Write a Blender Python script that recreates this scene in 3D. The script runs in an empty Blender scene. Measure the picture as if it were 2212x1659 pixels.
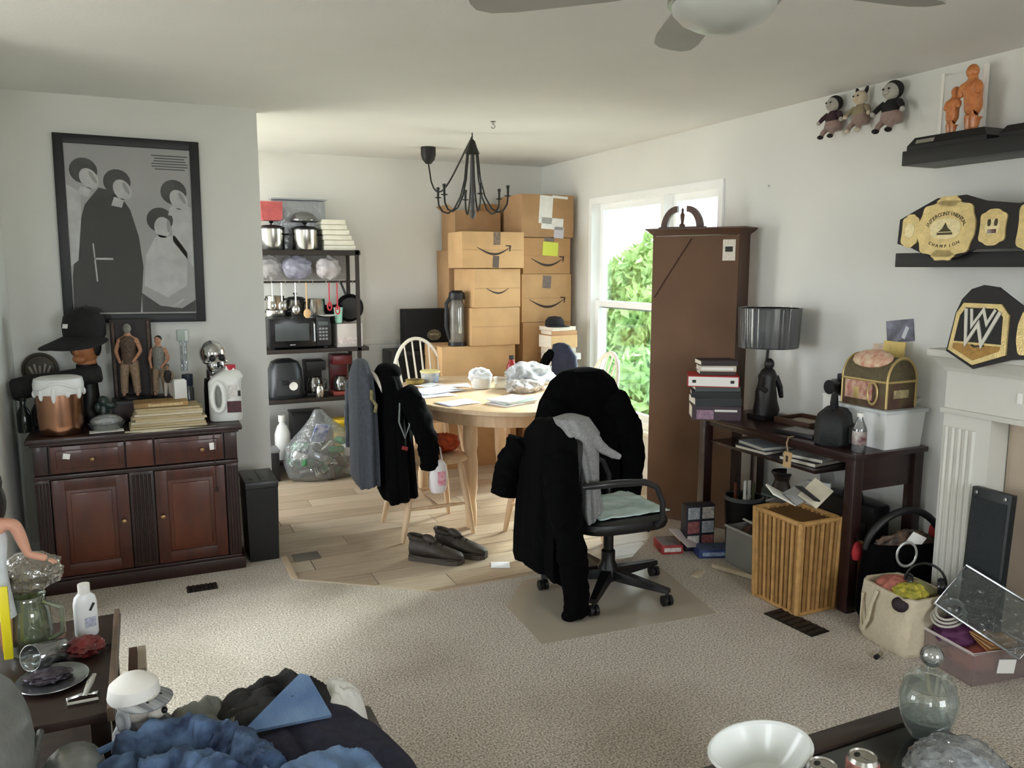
import bpy, bmesh, math, random
from mathutils import Vector, Matrix, Euler, noise
random.seed(7)
PI = math.pi
sc = bpy.context.scene
COL = sc.collection

# ------------------------------------------------------------------ camera, world, exposure
FPX, CX, CY, CAMZ = 1750.0, 1106.0, 829.5, 1.56
PITCH, YAW = math.radians(8.178), math.radians(24.508)
cam_d = bpy.data.cameras.new('camera')
cam = bpy.data.objects.new('camera', cam_d)
COL.objects.link(cam)
cam_d.sensor_width = 36.0
cam_d.lens = 36.0 * FPX / 2212.0
cam_d.clip_start = 0.05
cam_d.clip_end = 300
cam.location = (0, 0, CAMZ)
cam.rotation_euler = (PI / 2 - PITCH, 0, -YAW)
sc.camera = cam

SKY = 6.5
world = bpy.data.worlds.new('overcast_sky')
sc.world = world
world.use_nodes = True
wn = world.node_tree
bg = wn.nodes['Background']
bg.inputs['Color'].default_value = (0.90, 0.95, 1.0, 1)
bg.inputs['Strength'].default_value = SKY
sc.view_settings.view_transform = 'Standard'
sc.view_settings.look = 'None'
sc.view_settings.exposure = 0.95
sc.view_settings.gamma = 1.0
sc.view_settings.use_curve_mapping = False
sc.cycles.max_bounces = 10
sc.cycles.diffuse_bounces = 6
sc.cycles.glossy_bounces = 4
sc.cycles.transmission_bounces = 8
sc.cycles.transparent_max_bounces = 16
sc.cycles.sample_clamp_indirect = 6.0
sc.cycles.caustics_reflective = False
sc.cycles.caustics_refractive = False


def portal(name, loc, rot, sx, sy):
    d = bpy.data.lights.new(name, 'AREA')
    d.shape = 'RECTANGLE'
    d.size, d.size_y = sx, sy
    d.cycles.is_portal = True
    o = bpy.data.objects.new(name, d)
    COL.objects.link(o)
    o.location = loc
    o.rotation_euler = rot
    return o


sun_d = bpy.data.lights.new('hazy_sun', 'SUN')
sun_d.energy = 30.0
sun_d.angle = math.radians(30)
sun_d.color = (1.0, 0.95, 0.88)
sun = bpy.data.objects.new('hazy_sun', sun_d)
COL.objects.link(sun)
sun.rotation_euler = Vector((-0.75, -0.40, -0.56)).to_track_quat('-Z', 'Y').to_euler()

# light portals sit in the window openings (they only guide sampling of the sky)
portal('window_portal', (3.47, 4.91, 1.26), (0, PI / 2, 0), 1.75, 1.7)
portal('side_window_portal', (-2.35, 2.85, 1.05), (0, -PI / 2, 0), 2.0, 1.4)
portal('kitchen_window_portal', (-0.40, 5.80, 1.3), (0, -PI / 2, 0), 2.0, 1.4)
portal('added_window_portal', (-1.6, -2.15, 1.45), (PI / 2, 0, 0), 1.2, 1.6)
portal('added_window_portal', (1.75, -2.15, 1.45), (PI / 2, 0, 0), 1.5, 1.6)

# ------------------------------------------------------------------ helpers
_cf, _sf = math.cos(YAW), math.sin(YAW)
_FW = Vector((_sf * math.cos(PITCH), _cf * math.cos(PITCH), -math.sin(PITCH)))
_RT = Vector((_cf, -_sf, 0))
_UP = Vector((_sf * math.sin(PITCH), _cf * math.sin(PITCH), math.cos(PITCH)))
_CAM = Vector((0, 0, CAMZ))


def at(x, y, X=None, Y=None, Z=None):
    """survey helper: the room point seen at photo pixel (x, y) that lies on a given room plane"""
    d = _FW * FPX + _RT * (x - CX) + _UP * (CY - y)
    if Z is not None:
        t = (Z - CAMZ) / d.z
    elif X is not None:
        t = X / d.x
    else:
        t = Y / d.y
    return _CAM + d * t


def lin(c):
    return tuple((v / 255 / 12.92) if v / 255 <= 0.04045 else ((v / 255 + 0.055) / 1.055) ** 2.4 for v in c)


MATS = {}


def mat(name, col, rough=0.6, metal=0.0, var=0.0, scale=8.0, bump=0.0, bscale=40.0, spec=0.5, col2=None,
        trans=0.0, stretch=(1, 1, 1), coat=0.0, sheen=0.0, ior=1.45, detail=4.0, alpha=1.0, emit=None):
    """procedural principled material: base colour mixed with a second tone by noise, plus noise bump"""
    if name in MATS:
        return MATS[name]
    m = bpy.data.materials.new(name)
    m.use_nodes = True
    nt = m.node_tree
    b = nt.nodes['Principled BSDF']
    c = lin(col)
    b.inputs['Base Color'].default_value = (*c, 1)
    b.inputs['Roughness'].default_value = rough
    b.inputs['Metallic'].default_value = metal
    b.inputs['Specular IOR Level'].default_value = spec
    b.inputs['IOR'].default_value = ior
    b.inputs['Transmission Weight'].default_value = trans
    b.inputs['Coat Weight'].default_value = coat
    b.inputs['Alpha'].default_value = alpha
    if sheen:
        b.inputs['Sheen Weight'].default_value = sheen
    if var > 0 or col2 is not None or bump > 0:
        tc = nt.nodes.new('ShaderNodeTexCoord')
        mp = nt.nodes.new('ShaderNodeMapping')
        mp.inputs['Scale'].default_value = stretch
        nt.links.new(tc.outputs['Object'], mp.inputs['Vector'])
    if var > 0 or col2 is not None:
        n = nt.nodes.new('ShaderNodeTexNoise')
        n.inputs['Scale'].default_value = scale
        n.inputs['Detail'].default_value = detail
        nt.links.new(mp.outputs['Vector'], n.inputs['Vector'])
        r = nt.nodes.new('ShaderNodeValToRGB')
        if col2 is None:
            lo = tuple(max(0, v * (1 - var)) for v in c)
            hi = tuple(min(1, v * (1 + var)) for v in c)
        else:
            lo, hi = c, lin(col2)
        r.color_ramp.elements[0].position = 0.32
        r.color_ramp.elements[1].position = 0.68
        r.color_ramp.elements[0].color = (*lo, 1)
        r.color_ramp.elements[1].color = (*hi, 1)
        nt.links.new(n.outputs['Fac'], r.inputs['Fac'])
        nt.links.new(r.outputs['Color'], b.inputs['Base Color'])
    if bump > 0:
        n2 = nt.nodes.new('ShaderNodeTexNoise')
        n2.inputs['Scale'].default_value = bscale
        n2.inputs['Detail'].default_value = 3
        nt.links.new(mp.outputs['Vector'], n2.inputs['Vector'])
        bp = nt.nodes.new('ShaderNodeBump')
        bp.inputs['Strength'].default_value = bump
        bp.inputs['Distance'].default_value = 0.01
        nt.links.new(n2.outputs['Fac'], bp.inputs['Height'])
        nt.links.new(bp.outputs['Normal'], b.inputs['Normal'])
    if emit:
        b.inputs['Emission Color'].default_value = (*lin(emit[0]), 1)
        b.inputs['Emission Strength'].default_value = emit[1]
    MATS[name] = m
    return m


def clear(name, col=(240, 245, 245), gloss=0.08, haze=0.0, rough=0.08, bump=0.0, fres=0.8):
    """thin clear sheet (pane, film, bag): see-through with a fresnel-free gloss and a little white haze"""
    if name in MATS:
        return MATS[name]
    m = bpy.data.materials.new(name)
    m.use_nodes = True
    nt = m.node_tree
    nt.nodes.clear()
    out = nt.nodes.new('ShaderNodeOutputMaterial')
    tr = nt.nodes.new('ShaderNodeBsdfTransparent')
    tr.inputs['Color'].default_value = (*lin(col), 1)
    gl = nt.nodes.new('ShaderNodeBsdfGlossy')
    gl.inputs['Roughness'].default_value = rough
    df = nt.nodes.new('ShaderNodeBsdfDiffuse')
    df.inputs['Color'].default_value = (*lin(col), 1)
    m1 = nt.nodes.new('ShaderNodeMixShader')
    m2 = nt.nodes.new('ShaderNodeMixShader')
    lw = nt.nodes.new('ShaderNodeFresnel')
    lw.inputs['IOR'].default_value = 1.45
    mm = nt.nodes.new('ShaderNodeMath')
    mm.operation = 'MULTIPLY_ADD'
    mm.inputs[1].default_value = fres
    mm.inputs[2].default_value = gloss
    nt.links.new(lw.outputs[0], mm.inputs[0])
    m1.inputs[0].default_value = haze
    nt.links.new(tr.outputs[0], m1.inputs[1])
    nt.links.new(df.outputs[0], m1.inputs[2])
    nt.links.new(mm.outputs[0], m2.inputs[0])
    nt.links.new(m1.outputs[0], m2.inputs[1])
    nt.links.new(gl.outputs[0], m2.inputs[2])
    nt.links.new(m2.outputs[0], out.inputs['Surface'])
    if bump:
        tc = nt.nodes.new('ShaderNodeTexCoord')
        n2 = nt.nodes.new('ShaderNodeTexNoise')
        n2.inputs['Scale'].default_value = 35
        nt.links.new(tc.outputs['Object'], n2.inputs['Vector'])
        bp = nt.nodes.new('ShaderNodeBump')
        bp.inputs['Strength'].default_value = bump
        bp.inputs['Distance'].default_value = 0.02
        nt.links.new(n2.outputs['Fac'], bp.inputs['Height'])
        nt.links.new(bp.outputs['Normal'], gl.inputs['Normal'])
    MATS[name] = m
    return m


def V(*a):
    return Vector(a)


def R3(rx=0, ry=0, rz=0):
    return Euler((rx, ry, rz), 'XYZ').to_matrix().to_4x4()


def TR(loc, rx=0, ry=0, rz=0):
    return Matrix.Translation(loc) @ R3(rx, ry, rz)


class MB:
    """collects shapes into one mesh"""

    def __init__(s):
        s.bm = bmesh.new()

    def _xf(s, vs, M):
        if M is not None:
            for v in vs:
                v.co = M @ v.co

    def box(s, c, size, rot=(0, 0, 0), bev=0.0, M=None):
        r = bmesh.ops.create_cube(s.bm, size=1.0)
        vs = r['verts']
        for v in vs:
            v.co = Vector((v.co.x * size[0], v.co.y * size[1], v.co.z * size[2]))
        if bev > 0:
            es = list({e for v in vs for e in v.link_edges})
            rb = bmesh.ops.bevel(s.bm, geom=es, offset=bev, segments=2, affect='EDGES', profile=0.6)
            vs = list({v for f in rb['faces'] for v in f.verts} | {v for v in vs if v.is_valid})
        T = TR(c, *rot)
        s._xf(vs, T if M is None else M @ T)
        return s

    def quadbox(s, pts, M=None):
        """box from 8 points: 4 bottom (ccw) then 4 top"""
        vs = [s.bm.verts.new(M @ Vector(p) if M is not None else Vector(p)) for p in pts]
        for f in ((3, 2, 1, 0), (4, 5, 6, 7), (0, 1, 5, 4), (1, 2, 6, 5), (2, 3, 7, 6), (3, 0, 4, 7)):
            s.bm.faces.new([vs[i] for i in f])
        return s

    def loft(s, rings, cap=True, closed=True, M=None):
        rr = [[s.bm.verts.new(M @ Vector(p) if M is not None else Vector(p)) for p in r] for r in rings]
        n = len(rr[0])
        for a, b in zip(rr, rr[1:]):
            for i in range(n if closed else n - 1):
                j = (i + 1) % n
                try:
                    s.bm.faces.new((a[i], a[j], b[j], b[i]))
                except ValueError:
                    pass
        if cap and closed:
            for r, rev in ((rr[0], True), (rr[-1], False)):
                try:
                    s.bm.faces.new(list(reversed(r)) if rev else r)
                except ValueError:
                    pass
        return s

    def cyl(s, p0, p1, r0, r1=None, seg=14, M=None, cap=True):
        r1 = r0 if r1 is None else r1
        p0, p1 = Vector(p0), Vector(p1)
        q = (p1 - p0).to_track_quat('Z', 'Y').to_matrix()
        rings = []
        for p, r in ((p0, r0), (p1, r1)):
            rings.append([p + q @ Vector((r * math.cos(2 * PI * i / seg), r * math.sin(2 * PI * i / seg), 0)) for i in range(seg)])
        return s.loft(rings, cap=cap, M=M)

    def lathe(s, prof, c=(0, 0, 0), seg=24, M=None, cap=True, sx=1.0, sy=1.0):
        c = Vector(c)
        rings = [[c + Vector((sx * r * math.cos(2 * PI * i / seg), sy * r * math.sin(2 * PI * i / seg), z)) for i in range(seg)] for r, z in prof]
        return s.loft(rings, cap=cap, M=M)

    def tube(s, pts, r, seg=8, closed=False, M=None, flat=1.0):
        pts = [Vector(p) for p in pts]
        n = len(pts)
        rs = r if isinstance(r, (list, tuple)) else [r] * n
        rings = []
        prevx = None
        for i, p in enumerate(pts):
            if closed:
                t = pts[(i + 1) % n] - pts[i - 1]
            else:
                t = pts[min(i + 1, n - 1)] - pts[max(i - 1, 0)]
            t.normalize()
            if prevx is None:
                a = Vector((0, 0, 1)) if abs(t.z) < 0.9 else Vector((1, 0, 0))
                x = t.cross(a).normalized()
            else:
                x = (prevx - t * prevx.dot(t)).normalized()
            prevx = x
            y = t.cross(x)
            rings.append([p + x * (rs[i] * math.cos(2 * PI * k / seg)) + y * (flat * rs[i] * math.sin(2 * PI * k / seg)) for k in range(seg)])
        if closed:
            rings.append(rings[0])
            rr = [[s.bm.verts.new(M @ Vector(p) if M is not None else p) for p in ring] for ring in rings[:-1]]
            for i in range(len(rr)):
                a, b = rr[i], rr[(i + 1) % len(rr)]
                for k in range(seg):
                    j = (k + 1) % seg
                    s.bm.faces.new((a[k], a[j], b[j], b[k]))
            return s
        return s.loft(rings, M=M)

    def ball(s, c, r, seg=16, rings=10, rot=(0, 0, 0), M=None):
        if not isinstance(r, (tuple, list)):
            r = (r, r, r)
        res = bmesh.ops.create_uvsphere(s.bm, u_segments=seg, v_segments=rings, radius=1.0)
        T = TR(c, *rot) @ Matrix.Diagonal((r[0], r[1], r[2], 1))
        s._xf(res['verts'], T if M is None else M @ T)
        return s

    def prism(s, poly, z0, z1, M=None):
        """polygon in xy extruded from z0 to z1"""
        return s.loft([[Vector((x, y, z0)) for x, y in poly], [Vector((x, y, z1)) for x, y in poly]], M=M)

    def grid(s, fn, nu, nv, M=None):
        vs = [[s.bm.verts.new((M @ Vector(fn(i / nu, j / nv))) if M is not None else Vector(fn(i / nu, j / nv))) for j in range(nv + 1)] for i in range(nu + 1)]
        for i in range(nu):
            for j in range(nv):
                s.bm.faces.new((vs[i][j], vs[i + 1][j], vs[i + 1][j + 1], vs[i][j + 1]))
        return s

    def mesh(s, name, smooth=True, angle=40):
        bmesh.ops.recalc_face_normals(s.bm, faces=s.bm.faces)
        me = bpy.data.meshes.new(name)
        s.bm.to_mesh(me)
        s.bm.free()
        if smooth:
            me.polygons.foreach_set('use_smooth', [True] * len(me.polygons))
            me.set_sharp_from_angle(angle=math.radians(angle))
        return me

    def build(s, name, m, parent=None, smooth=True, angle=40, solid=0.0, sub=0, loc=None, rot=None):
        o = bpy.data.objects.new(name, s.mesh(name, smooth, angle))
        o.data.materials.append(m)
        COL.objects.link(o)
        if parent is not None:
            o.parent = parent
        if loc is not None:
            o.location = loc
        if rot is not None:
            o.rotation_euler = rot
        if solid:
            md = o.modifiers.new('thickness', 'SOLIDIFY')
            md.thickness = solid
            md.offset = 0
        if sub:
            md = o.modifiers.new('smooth', 'SUBSURF')
            md.levels = md.render_levels = sub
        return o


def tag(o, label, cat, group=None):
    o['label'] = label
    o['category'] = cat
    if group:
        o['group'] = group
    return o


def thing(name, label, cat, loc=(0, 0, 0), rz=0.0, group=None, rot=None):
    o = bpy.data.objects.new(name, None)
    COL.objects.link(o)
    o.empty_display_size = 0.05
    o.location = loc
    o.rotation_euler = rot if rot is not None else (0, 0, rz)
    return tag(o, label, cat, group)


def dup(src, loc, rot=None, label=None, parent=None):
    c = src.copy()
    COL.objects.link(c)
    if loc is not None:
        c.location = loc
    if rot is not None:
        c.rotation_euler = rot
    if label:
        c['label'] = label
    if parent is not None:
        c.parent = parent
    for ch in list(src.children):
        d = dup(ch, None)
        d.parent = c
    return c


def struct(name, mb, m, **k):
    o = mb.build(name, m, **k)
    if o.parent is None:
        o['kind'] = 'structure'
    return o


def text_mesh(name, txt, size, m, parent, M, extrude=0.0006, align='CENTER'):
    cu = bpy.data.curves.new(name, 'FONT')
    cu.body = txt
    cu.size = size
    cu.align_x = align
    cu.align_y = 'CENTER'
    cu.extrude = extrude
    cu.resolution_u = 3
    t = bpy.data.objects.new(name + '_tmp', cu)
    COL.objects.link(t)
    dg = bpy.context.evaluated_depsgraph_get()
    me = bpy.data.meshes.new_from_object(t.evaluated_get(dg))
    bpy.data.objects.remove(t)
    me.transform(M)
    o = bpy.data.objects.new(name, me)
    me.materials.clear()
    me.materials.append(m)
    COL.objects.link(o)
    if parent is not None:
        o.parent = parent
    return o


def arc(cx, cy, r, a0, a1, n, ry=None):
    ry = r if ry is None else ry
    return [(cx + r * math.cos(a0 + (a1 - a0) * i / n), cy + ry * math.sin(a0 + (a1 - a0) * i / n)) for i in range(n + 1)]


def nz(p, s=1.0):
    return noise.noise(Vector(p) * s)
# ------------------------------------------------------------------ room shell
XR, YB, YP, XPIL, CEIL = 3.30, 6.60, 4.88, 0.65, 2.44
XL, YLS = -0.62, 3.75          # short return wall beside the chest
XW, YR = -2.2, -2.0            # side wall with patio window, rear wall
T = 0.14
M_WALL = mat('wall_paint', (220, 220, 215), 0.85, var=0.03, scale=1.5, bump=0.05, bscale=120)
M_WALLB = mat('wall_paint_dining', (220, 219, 213), 0.85, var=0.03, scale=1.5, bump=0.05, bscale=120)
M_CEIL = mat('ceiling_paint', (228, 228, 225), 0.9, var=0.02, scale=2, bump=0.08, bscale=90)
M_TRIM = mat('white_trim_paint', (236, 235, 230), 0.45, var=0.02, scale=4)
M_PLANK = [mat('laminate_a', (176, 158, 136), 0.33, var=0.16, scale=7, stretch=(0.6, 9, 1), bump=0.04, bscale=30),
           mat('laminate_b', (165, 147, 125), 0.36, var=0.18, scale=6, stretch=(0.6, 9, 1), bump=0.04, bscale=30),
           mat('laminate_c', (184, 168, 147), 0.33, var=0.14, scale=8, stretch=(0.6, 9, 1), bump=0.04, bscale=30)]


def carpet_material():
    m = bpy.data.materials.new('beige_carpet')
    m.use_nodes = True
    nt = m.node_tree
    b = nt.nodes['Principled BSDF']
    b.inputs['Roughness'].default_value = 0.95
    b.inputs['Sheen Weight'].default_value = 0.15
    b.inputs['Specular IOR Level'].default_value = 0.1
    tc = nt.nodes.new('ShaderNodeTexCoord')
    n1 = nt.nodes.new('ShaderNodeTexNoise')
    n1.inputs['Scale'].default_value = 130
    n1.inputs['Detail'].default_value = 3
    nt.links.new(tc.outputs['Object'], n1.inputs['Vector'])
    r1 = nt.nodes.new('ShaderNodeValToRGB')
    r1.color_ramp.elements[0].position = 0.36
    r1.color_ramp.elements[1].position = 0.62
    r1.color_ramp.elements[0].color = (*lin((150, 138, 123)), 1)
    r1.color_ramp.elements[1].color = (*lin((224, 215, 203)), 1)
    nt.links.new(n1.outputs['Fac'], r1.inputs['Fac'])
    # worn, dirty patches with their own shape
    n2 = nt.nodes.new('ShaderNodeTexNoise')
    n2.inputs['Scale'].default_value = 1.7
    n2.inputs['Detail'].default_value = 4
    nt.links.new(tc.outputs['Object'], n2.inputs['Vector'])
    r2 = nt.nodes.new('ShaderNodeValToRGB')
    r2.color_ramp.elements[0].position = 0.30
    r2.color_ramp.elements[1].position = 0.55
    r2.color_ramp.elements[0].color = (0.74, 0.72, 0.68, 1)
    r2.color_ramp.elements[1].color = (1, 1, 1, 1)
    nt.links.new(n2.outputs['Fac'], r2.inputs['Fac'])
    mx = nt.nodes.new('ShaderNodeMix')
    mx.data_type = 'RGBA'
    mx.blend_type = 'MULTIPLY'
    mx.inputs[0].default_value = 1.0
    nt.links.new(r1.outputs['Color'], mx.inputs[6])
    nt.links.new(r2.outputs['Color'], mx.inputs[7])
    nt.links.new(mx.outputs[2], b.inputs['Base Color'])
    bp = nt.nodes.new('ShaderNodeBump')
    bp.inputs['Strength'].default_value = 0.9
    bp.inputs['Distance'].default_value = 0.012
    nt.links.new(n1.outputs['Fac'], bp.inputs['Height'])
    nt.links.new(bp.outputs['Normal'], b.inputs['Normal'])
    return m


M_CARPET = carpet_material()

# dining floor: base slab with laminate boards on it; carpet lies a little higher
floor2 = struct('floor_dining', MB().box((1.52, 5.05, -0.06), (3.56, 3.25, 0.08)), mat('floor_slab', (120, 108, 92), 0.8))
pw = 0.165
row = 0
y = 3.46
while y < YB - 0.02:
    w = min(pw, YB - y)
    x = 0.40 if y < YP else -0.25
    off = [0.35, 0.95, 0.6, 1.2][row % 4]
    ends = [x, x + off, x + off + 1.2, x + off + 2.4, x + off + 3.6, x + off + 4.8]
    for k in range(5):
        a, b = ends[k], min(ends[k + 1], XR)
        if b - a > 0.05:
            p = MB().box(((a + b) / 2, y + w / 2, -0.013), (b - a - 0.004, w - 0.004, 0.014)).build('plank', M_PLANK[(row * 2 + k) % 3], floor2)
    y += pw
    row += 1
# carpet: everything on the camera side of the stepped edge
carpet_poly = [(XW, YR), (XR, YR), (XR, 4.35), (2.95, 4.1), (2.35, 3.58), (1.22, 3.57), (0.61, 4.03), (0.61, YP), (XL - 0.1, YP), (XL - 0.1, YLS), (XW, YLS)]
struct('floor', MB().prism(carpet_poly, -0.08, 0.0), M_CARPET, smooth=False)
# wooden edge strip where carpet meets laminate
tm = MB()
tm.box((0.625, 4.19, 0.002), (0.03, 0.33, 0.012), bev=0.003)
struct('trim_1', tm, mat('strip_wood', (196, 174, 146), 0.4, var=0.1, scale=20))
tm = MB()
for a, b in (((0.62, 4.02), (1.22, 3.57)), ((1.22, 3.57), (2.35, 3.58))):
    d = math.atan2(b[1] - a[1], b[0] - a[0])
    L = math.hypot(b[0] - a[0], b[1] - a[1])
    tm.box(((a[0] + b[0]) / 2, (a[1] + b[1]) / 2, 0.0), (L, 0.012, 0.006), (0, 0, d))
struct('trim_2', tm, mat('strip_pale', (188, 172, 150), 0.5))

struct('ceiling', MB().box(((XW + XR) / 2, (YR + YB) / 2, CEIL + 0.06), (XR - XW + 0.4, YB - YR + 0.4, 0.12)), M_CEIL)


def wall_with_hole(name, u0, u1, z0, z1, hu0, hu1, hz0, hz1, place, m):
    """wall panel in (u,z) with one rectangular opening; place(u0,u1,z0,z1)->(center,size)"""
    mb = MB()
    for a, b, c, d in ((u0, hu0, z0, z1), (hu1, u1, z0, z1), (hu0, hu1, z0, hz0), (hu0, hu1, hz1, z1)):
        if b - a > 1e-4 and d - c > 1e-4:
            mb.box(*place(a, b, c, d))
    return struct(name, mb, m)


# window opening in the right wall
WY0, WY1, WZ0, WZ1 = 4.09, 5.73, 0.39, 2.10
wall_with_hole('wall_right', YR - T, YB + T, -0.08, CEIL, WY0, WY1, WZ0, WZ1,
               lambda a, b, c, d: ((XR + T / 2, (a + b) / 2, (c + d) / 2), (T, b - a, d - c)), M_WALL)
struct('wall_back', MB().box((1.46, YB + T / 2, CEIL / 2 - 0.04), (3.7, T, CEIL + 0.08)), M_WALLB)
struct('wall_left', MB().box(((XL + XPIL) / 2, YP + 0.07, CEIL / 2 - 0.04), (XPIL - XL, 0.14, CEIL + 0.08)), M_WALL)
wall_with_hole('wall_kitchen', YP + 0.14, YB + T, -0.08, CEIL, 5.12, 6.52, 0.3, 2.3,
               lambda a, b, c, d: ((-0.25 - T / 2, (a + b) / 2, (c + d) / 2), (T, b - a, d - c)), M_WALLB)
struct('wall_return', MB().box((XL - 0.06, (YLS + YP) / 2 + 0.07, CEIL / 2 - 0.04), (0.12, YP - YLS + 0.14, CEIL + 0.08)), M_WALL)
struct('wall_hall', MB().box(((XW + XL) / 2 - 0.05, YLS + T / 2, CEIL / 2 - 0.04), (XL - XW - 0.1, T, CEIL + 0.08)), M_WALL)
wall_with_hole('wall_side', YR - T, YLS + T, -0.08, CEIL, 2.15, 3.55, 0.05, 2.05,
               lambda a, b, c, d: ((XW - T / 2, (a + b) / 2, (c + d) / 2), (T, b - a, d - c)), M_WALL)
rear = MB()
for a, b, c, d in ((XW, -2.15, -0.08, CEIL), (-1.0, 1.0, -0.08, CEIL), (2.5, XR, -0.08, CEIL), (-2.15, -1.0, -0.08, 0.65), (-2.15, -1.0, 2.25, CEIL), (1.0, 2.5, -0.08, 0.65), (1.0, 2.5, 2.25, CEIL)):
    rear.box(((a + b) / 2, YR - T / 2, (c + d) / 2), (b - a, T, d - c))
struct('wall_rear', rear, M_WALL)

# trims: baseboards and chair rail
bb = MB()
bb.box(((-0.25 + XR) / 2, YB - 0.008, 0.045), (XR + 0.25, 0.016, 0.10))
struct('baseboard_back', bb, M_TRIM)
bb = MB().box((XR - 0.008, (2.2 + YB) / 2, 0.05), (0.016, YB - 2.2, 0.10))
struct('baseboard_right', bb, M_TRIM)
bb = MB()
bb.box(((XL + XPIL) / 2, YP - 0.008, 0.05), (XPIL - XL, 0.016, 0.10))
bb.box((XPIL + 0.008, YP + 0.07, 0.05), (0.016, 0.17, 0.10))
struct('baseboard_left', bb, M_TRIM)
cr = MB()
cr.box(((-0.25 + XR) / 2, YB - 0.010, 0.955), (XR + 0.25, 0.02, 0.05), bev=0.006)
cr.box(((-0.25 + XR) / 2, YB - 0.007, 0.915), (XR + 0.25, 0.014, 0.012))
struct('trim_3', cr, mat('chair_rail_paint', (226, 224, 216), 0.5))

# ------------------------------------------------------------------ windows
M_PANE = clear('window_glass', (238, 246, 246), gloss=0.02, haze=0.0, rough=0.01)
M_VINYL = mat('window_vinyl', (240, 241, 240), 0.35, var=0.02, scale=3)


def frame_rect(mb, place, u0, u1, z0, z1, w, dep, off):
    for a, b, c, d in ((u0, u0 + w, z0, z1), (u1 - w, u1, z0, z1), (u0 + w, u1 - w, z0, z0 + w), (u0 + w, u1 - w, z1 - w, z1)):
        mb.box(*place(a, b, c, d, dep, off))


def side_place(x):
    return lambda a, b, c, d, dep, off: ((x + off, (a + b) / 2, (c + d) / 2), (dep, b - a, d - c))


win = thing('window_1', 'white double window with sliding sashes behind the tall bookcase', 'window', (XR, 4.91, WZ0))
win['kind'] = 'structure'
del win['category']
pl = side_place(0.0)
C0 = Vector((XR, 4.91, WZ0))
W1M = Matrix.Translation(-C0)


def wpart(fn, name, m, parent):
    mb = MB()
    fn(mb)
    mb._xf(mb.bm.verts, W1M)
    return mb.build(name, m, parent, angle=30)


px_ = side_place(XR)
wpart(lambda mb: (frame_rect(mb, px_, WY0, WY1, WZ0, WZ1, 0.045, 0.15, 0.06), mb.box((XR + 0.06, 4.74, (WZ0 + WZ1) / 2), (0.13, 0.04, WZ1 - WZ0 - 0.05))), 'window_frame', M_VINYL, win)
wpart(lambda mb: mb.box((XR - 0.02, 4.91, WZ0 - 0.015), (0.09, WY1 - WY0 + 0.14, 0.03), bev=0.006), 'window_sill', M_TRIM, win)
for (a, b) in ((WY0 + 0.045, 4.72), (4.76, WY1 - 0.045)):
    mid = 1.27
    lo = wpart(lambda mb: frame_rect(mb, px_, a, b, WZ0 + 0.045, mid + 0.03, 0.045, 0.03, 0.045), 'lower_sash', M_VINYL, win)
    up_ = wpart(lambda mb: frame_rect(mb, px_, a, b, mid - 0.03, WZ1 - 0.045, 0.045, 0.03, 0.08), 'upper_sash', M_VINYL, win)
    wpart(lambda mb: mb.box((XR + 0.045, (a + b) / 2, (WZ0 + mid) / 2 + 0.03), (0.004, b - a - 0.08, mid - WZ0 - 0.09)), 'pane', M_PANE, lo)
    wpart(lambda mb: mb.box((XR + 0.08, (a + b) / 2, (WZ1 + mid) / 2 - 0.03), (0.004, b - a - 0.08, WZ1 - mid - 0.09)), 'pane', M_PANE, up_)

# patio and kitchen windows out of view; rear windows added to light the room
w2 = MB()
frame_rect(w2, side_place(XW), 2.15, 3.55, 0.05, 2.05, 0.06, 0.1, -0.06)
w2.box((XW - 0.06, 2.85, 1.05), (0.08, 0.05, 1.95))
struct('window_2', w2, M_VINYL)
w4 = MB()
frame_rect(w4, side_place(-0.25), 5.12, 6.52, 0.3, 2.3, 0.06, 0.1, -0.06)
struct('window_4', w4, M_VINYL)
for nm, a0, b0 in (('added_window_3', -2.15, -1.0), ('added_window_5', 1.0, 2.5)):  # unseen rear windows, added to brighten the poster wall and carpet
    w3 = MB()
    frame_rect(w3, lambda a, b, c, d, dep, off: (((a + b) / 2, YR + off, (c + d) / 2), (b - a, dep, d - c)), a0, b0, 0.65, 2.25, 0.06, 0.1, -0.06)
    struct(nm, w3, M_VINYL)

# ------------------------------------------------------------------ outdoors: lawn and trees beyond the window
struct('ground', MB().box((10, 5, -1.05), (60, 60, 0.1)), mat('lawn', (138, 136, 124), 0.9, col2=(156, 154, 142), scale=3, bump=0.3, bscale=60))


def leaf_mesh(name, n, rx, ry, rz, lo, seed):
    rnd = random.Random(seed)
    vs, fs = [], []
    for _ in range(n):
        # leaves sit in clumps spread over an uneven crown
        while True:
            p = Vector((rnd.uniform(-1, 1), rnd.uniform(-1, 1), rnd.uniform(-1, 1)))
            if 0.45 < p.length < 1:
                break
        q = 1 + 0.35 * nz(p + Vector((seed, 0, 0)), 2.2)
        c = Vector((p.x * rx * q, p.y * ry * q, p.z * rz * q + lo))
        s = rnd.uniform(0.09, 0.18)
        e = Euler((rnd.uniform(0, PI), rnd.uniform(0, PI), rnd.uniform(0, 2 * PI))).to_matrix()
        b = len(vs)
        for l in ((-s, 0, 0), (0, -s * 0.45, 0.02), (s, 0, 0), (0, s * 0.45, 0.02)):
            vs.append(c + e @ Vector(l))
        fs.append((b, b + 1, b + 2, b + 3))
    me = bpy.data.meshes.new(name)
    me.from_pydata(vs, [], fs)
    return me


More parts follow.
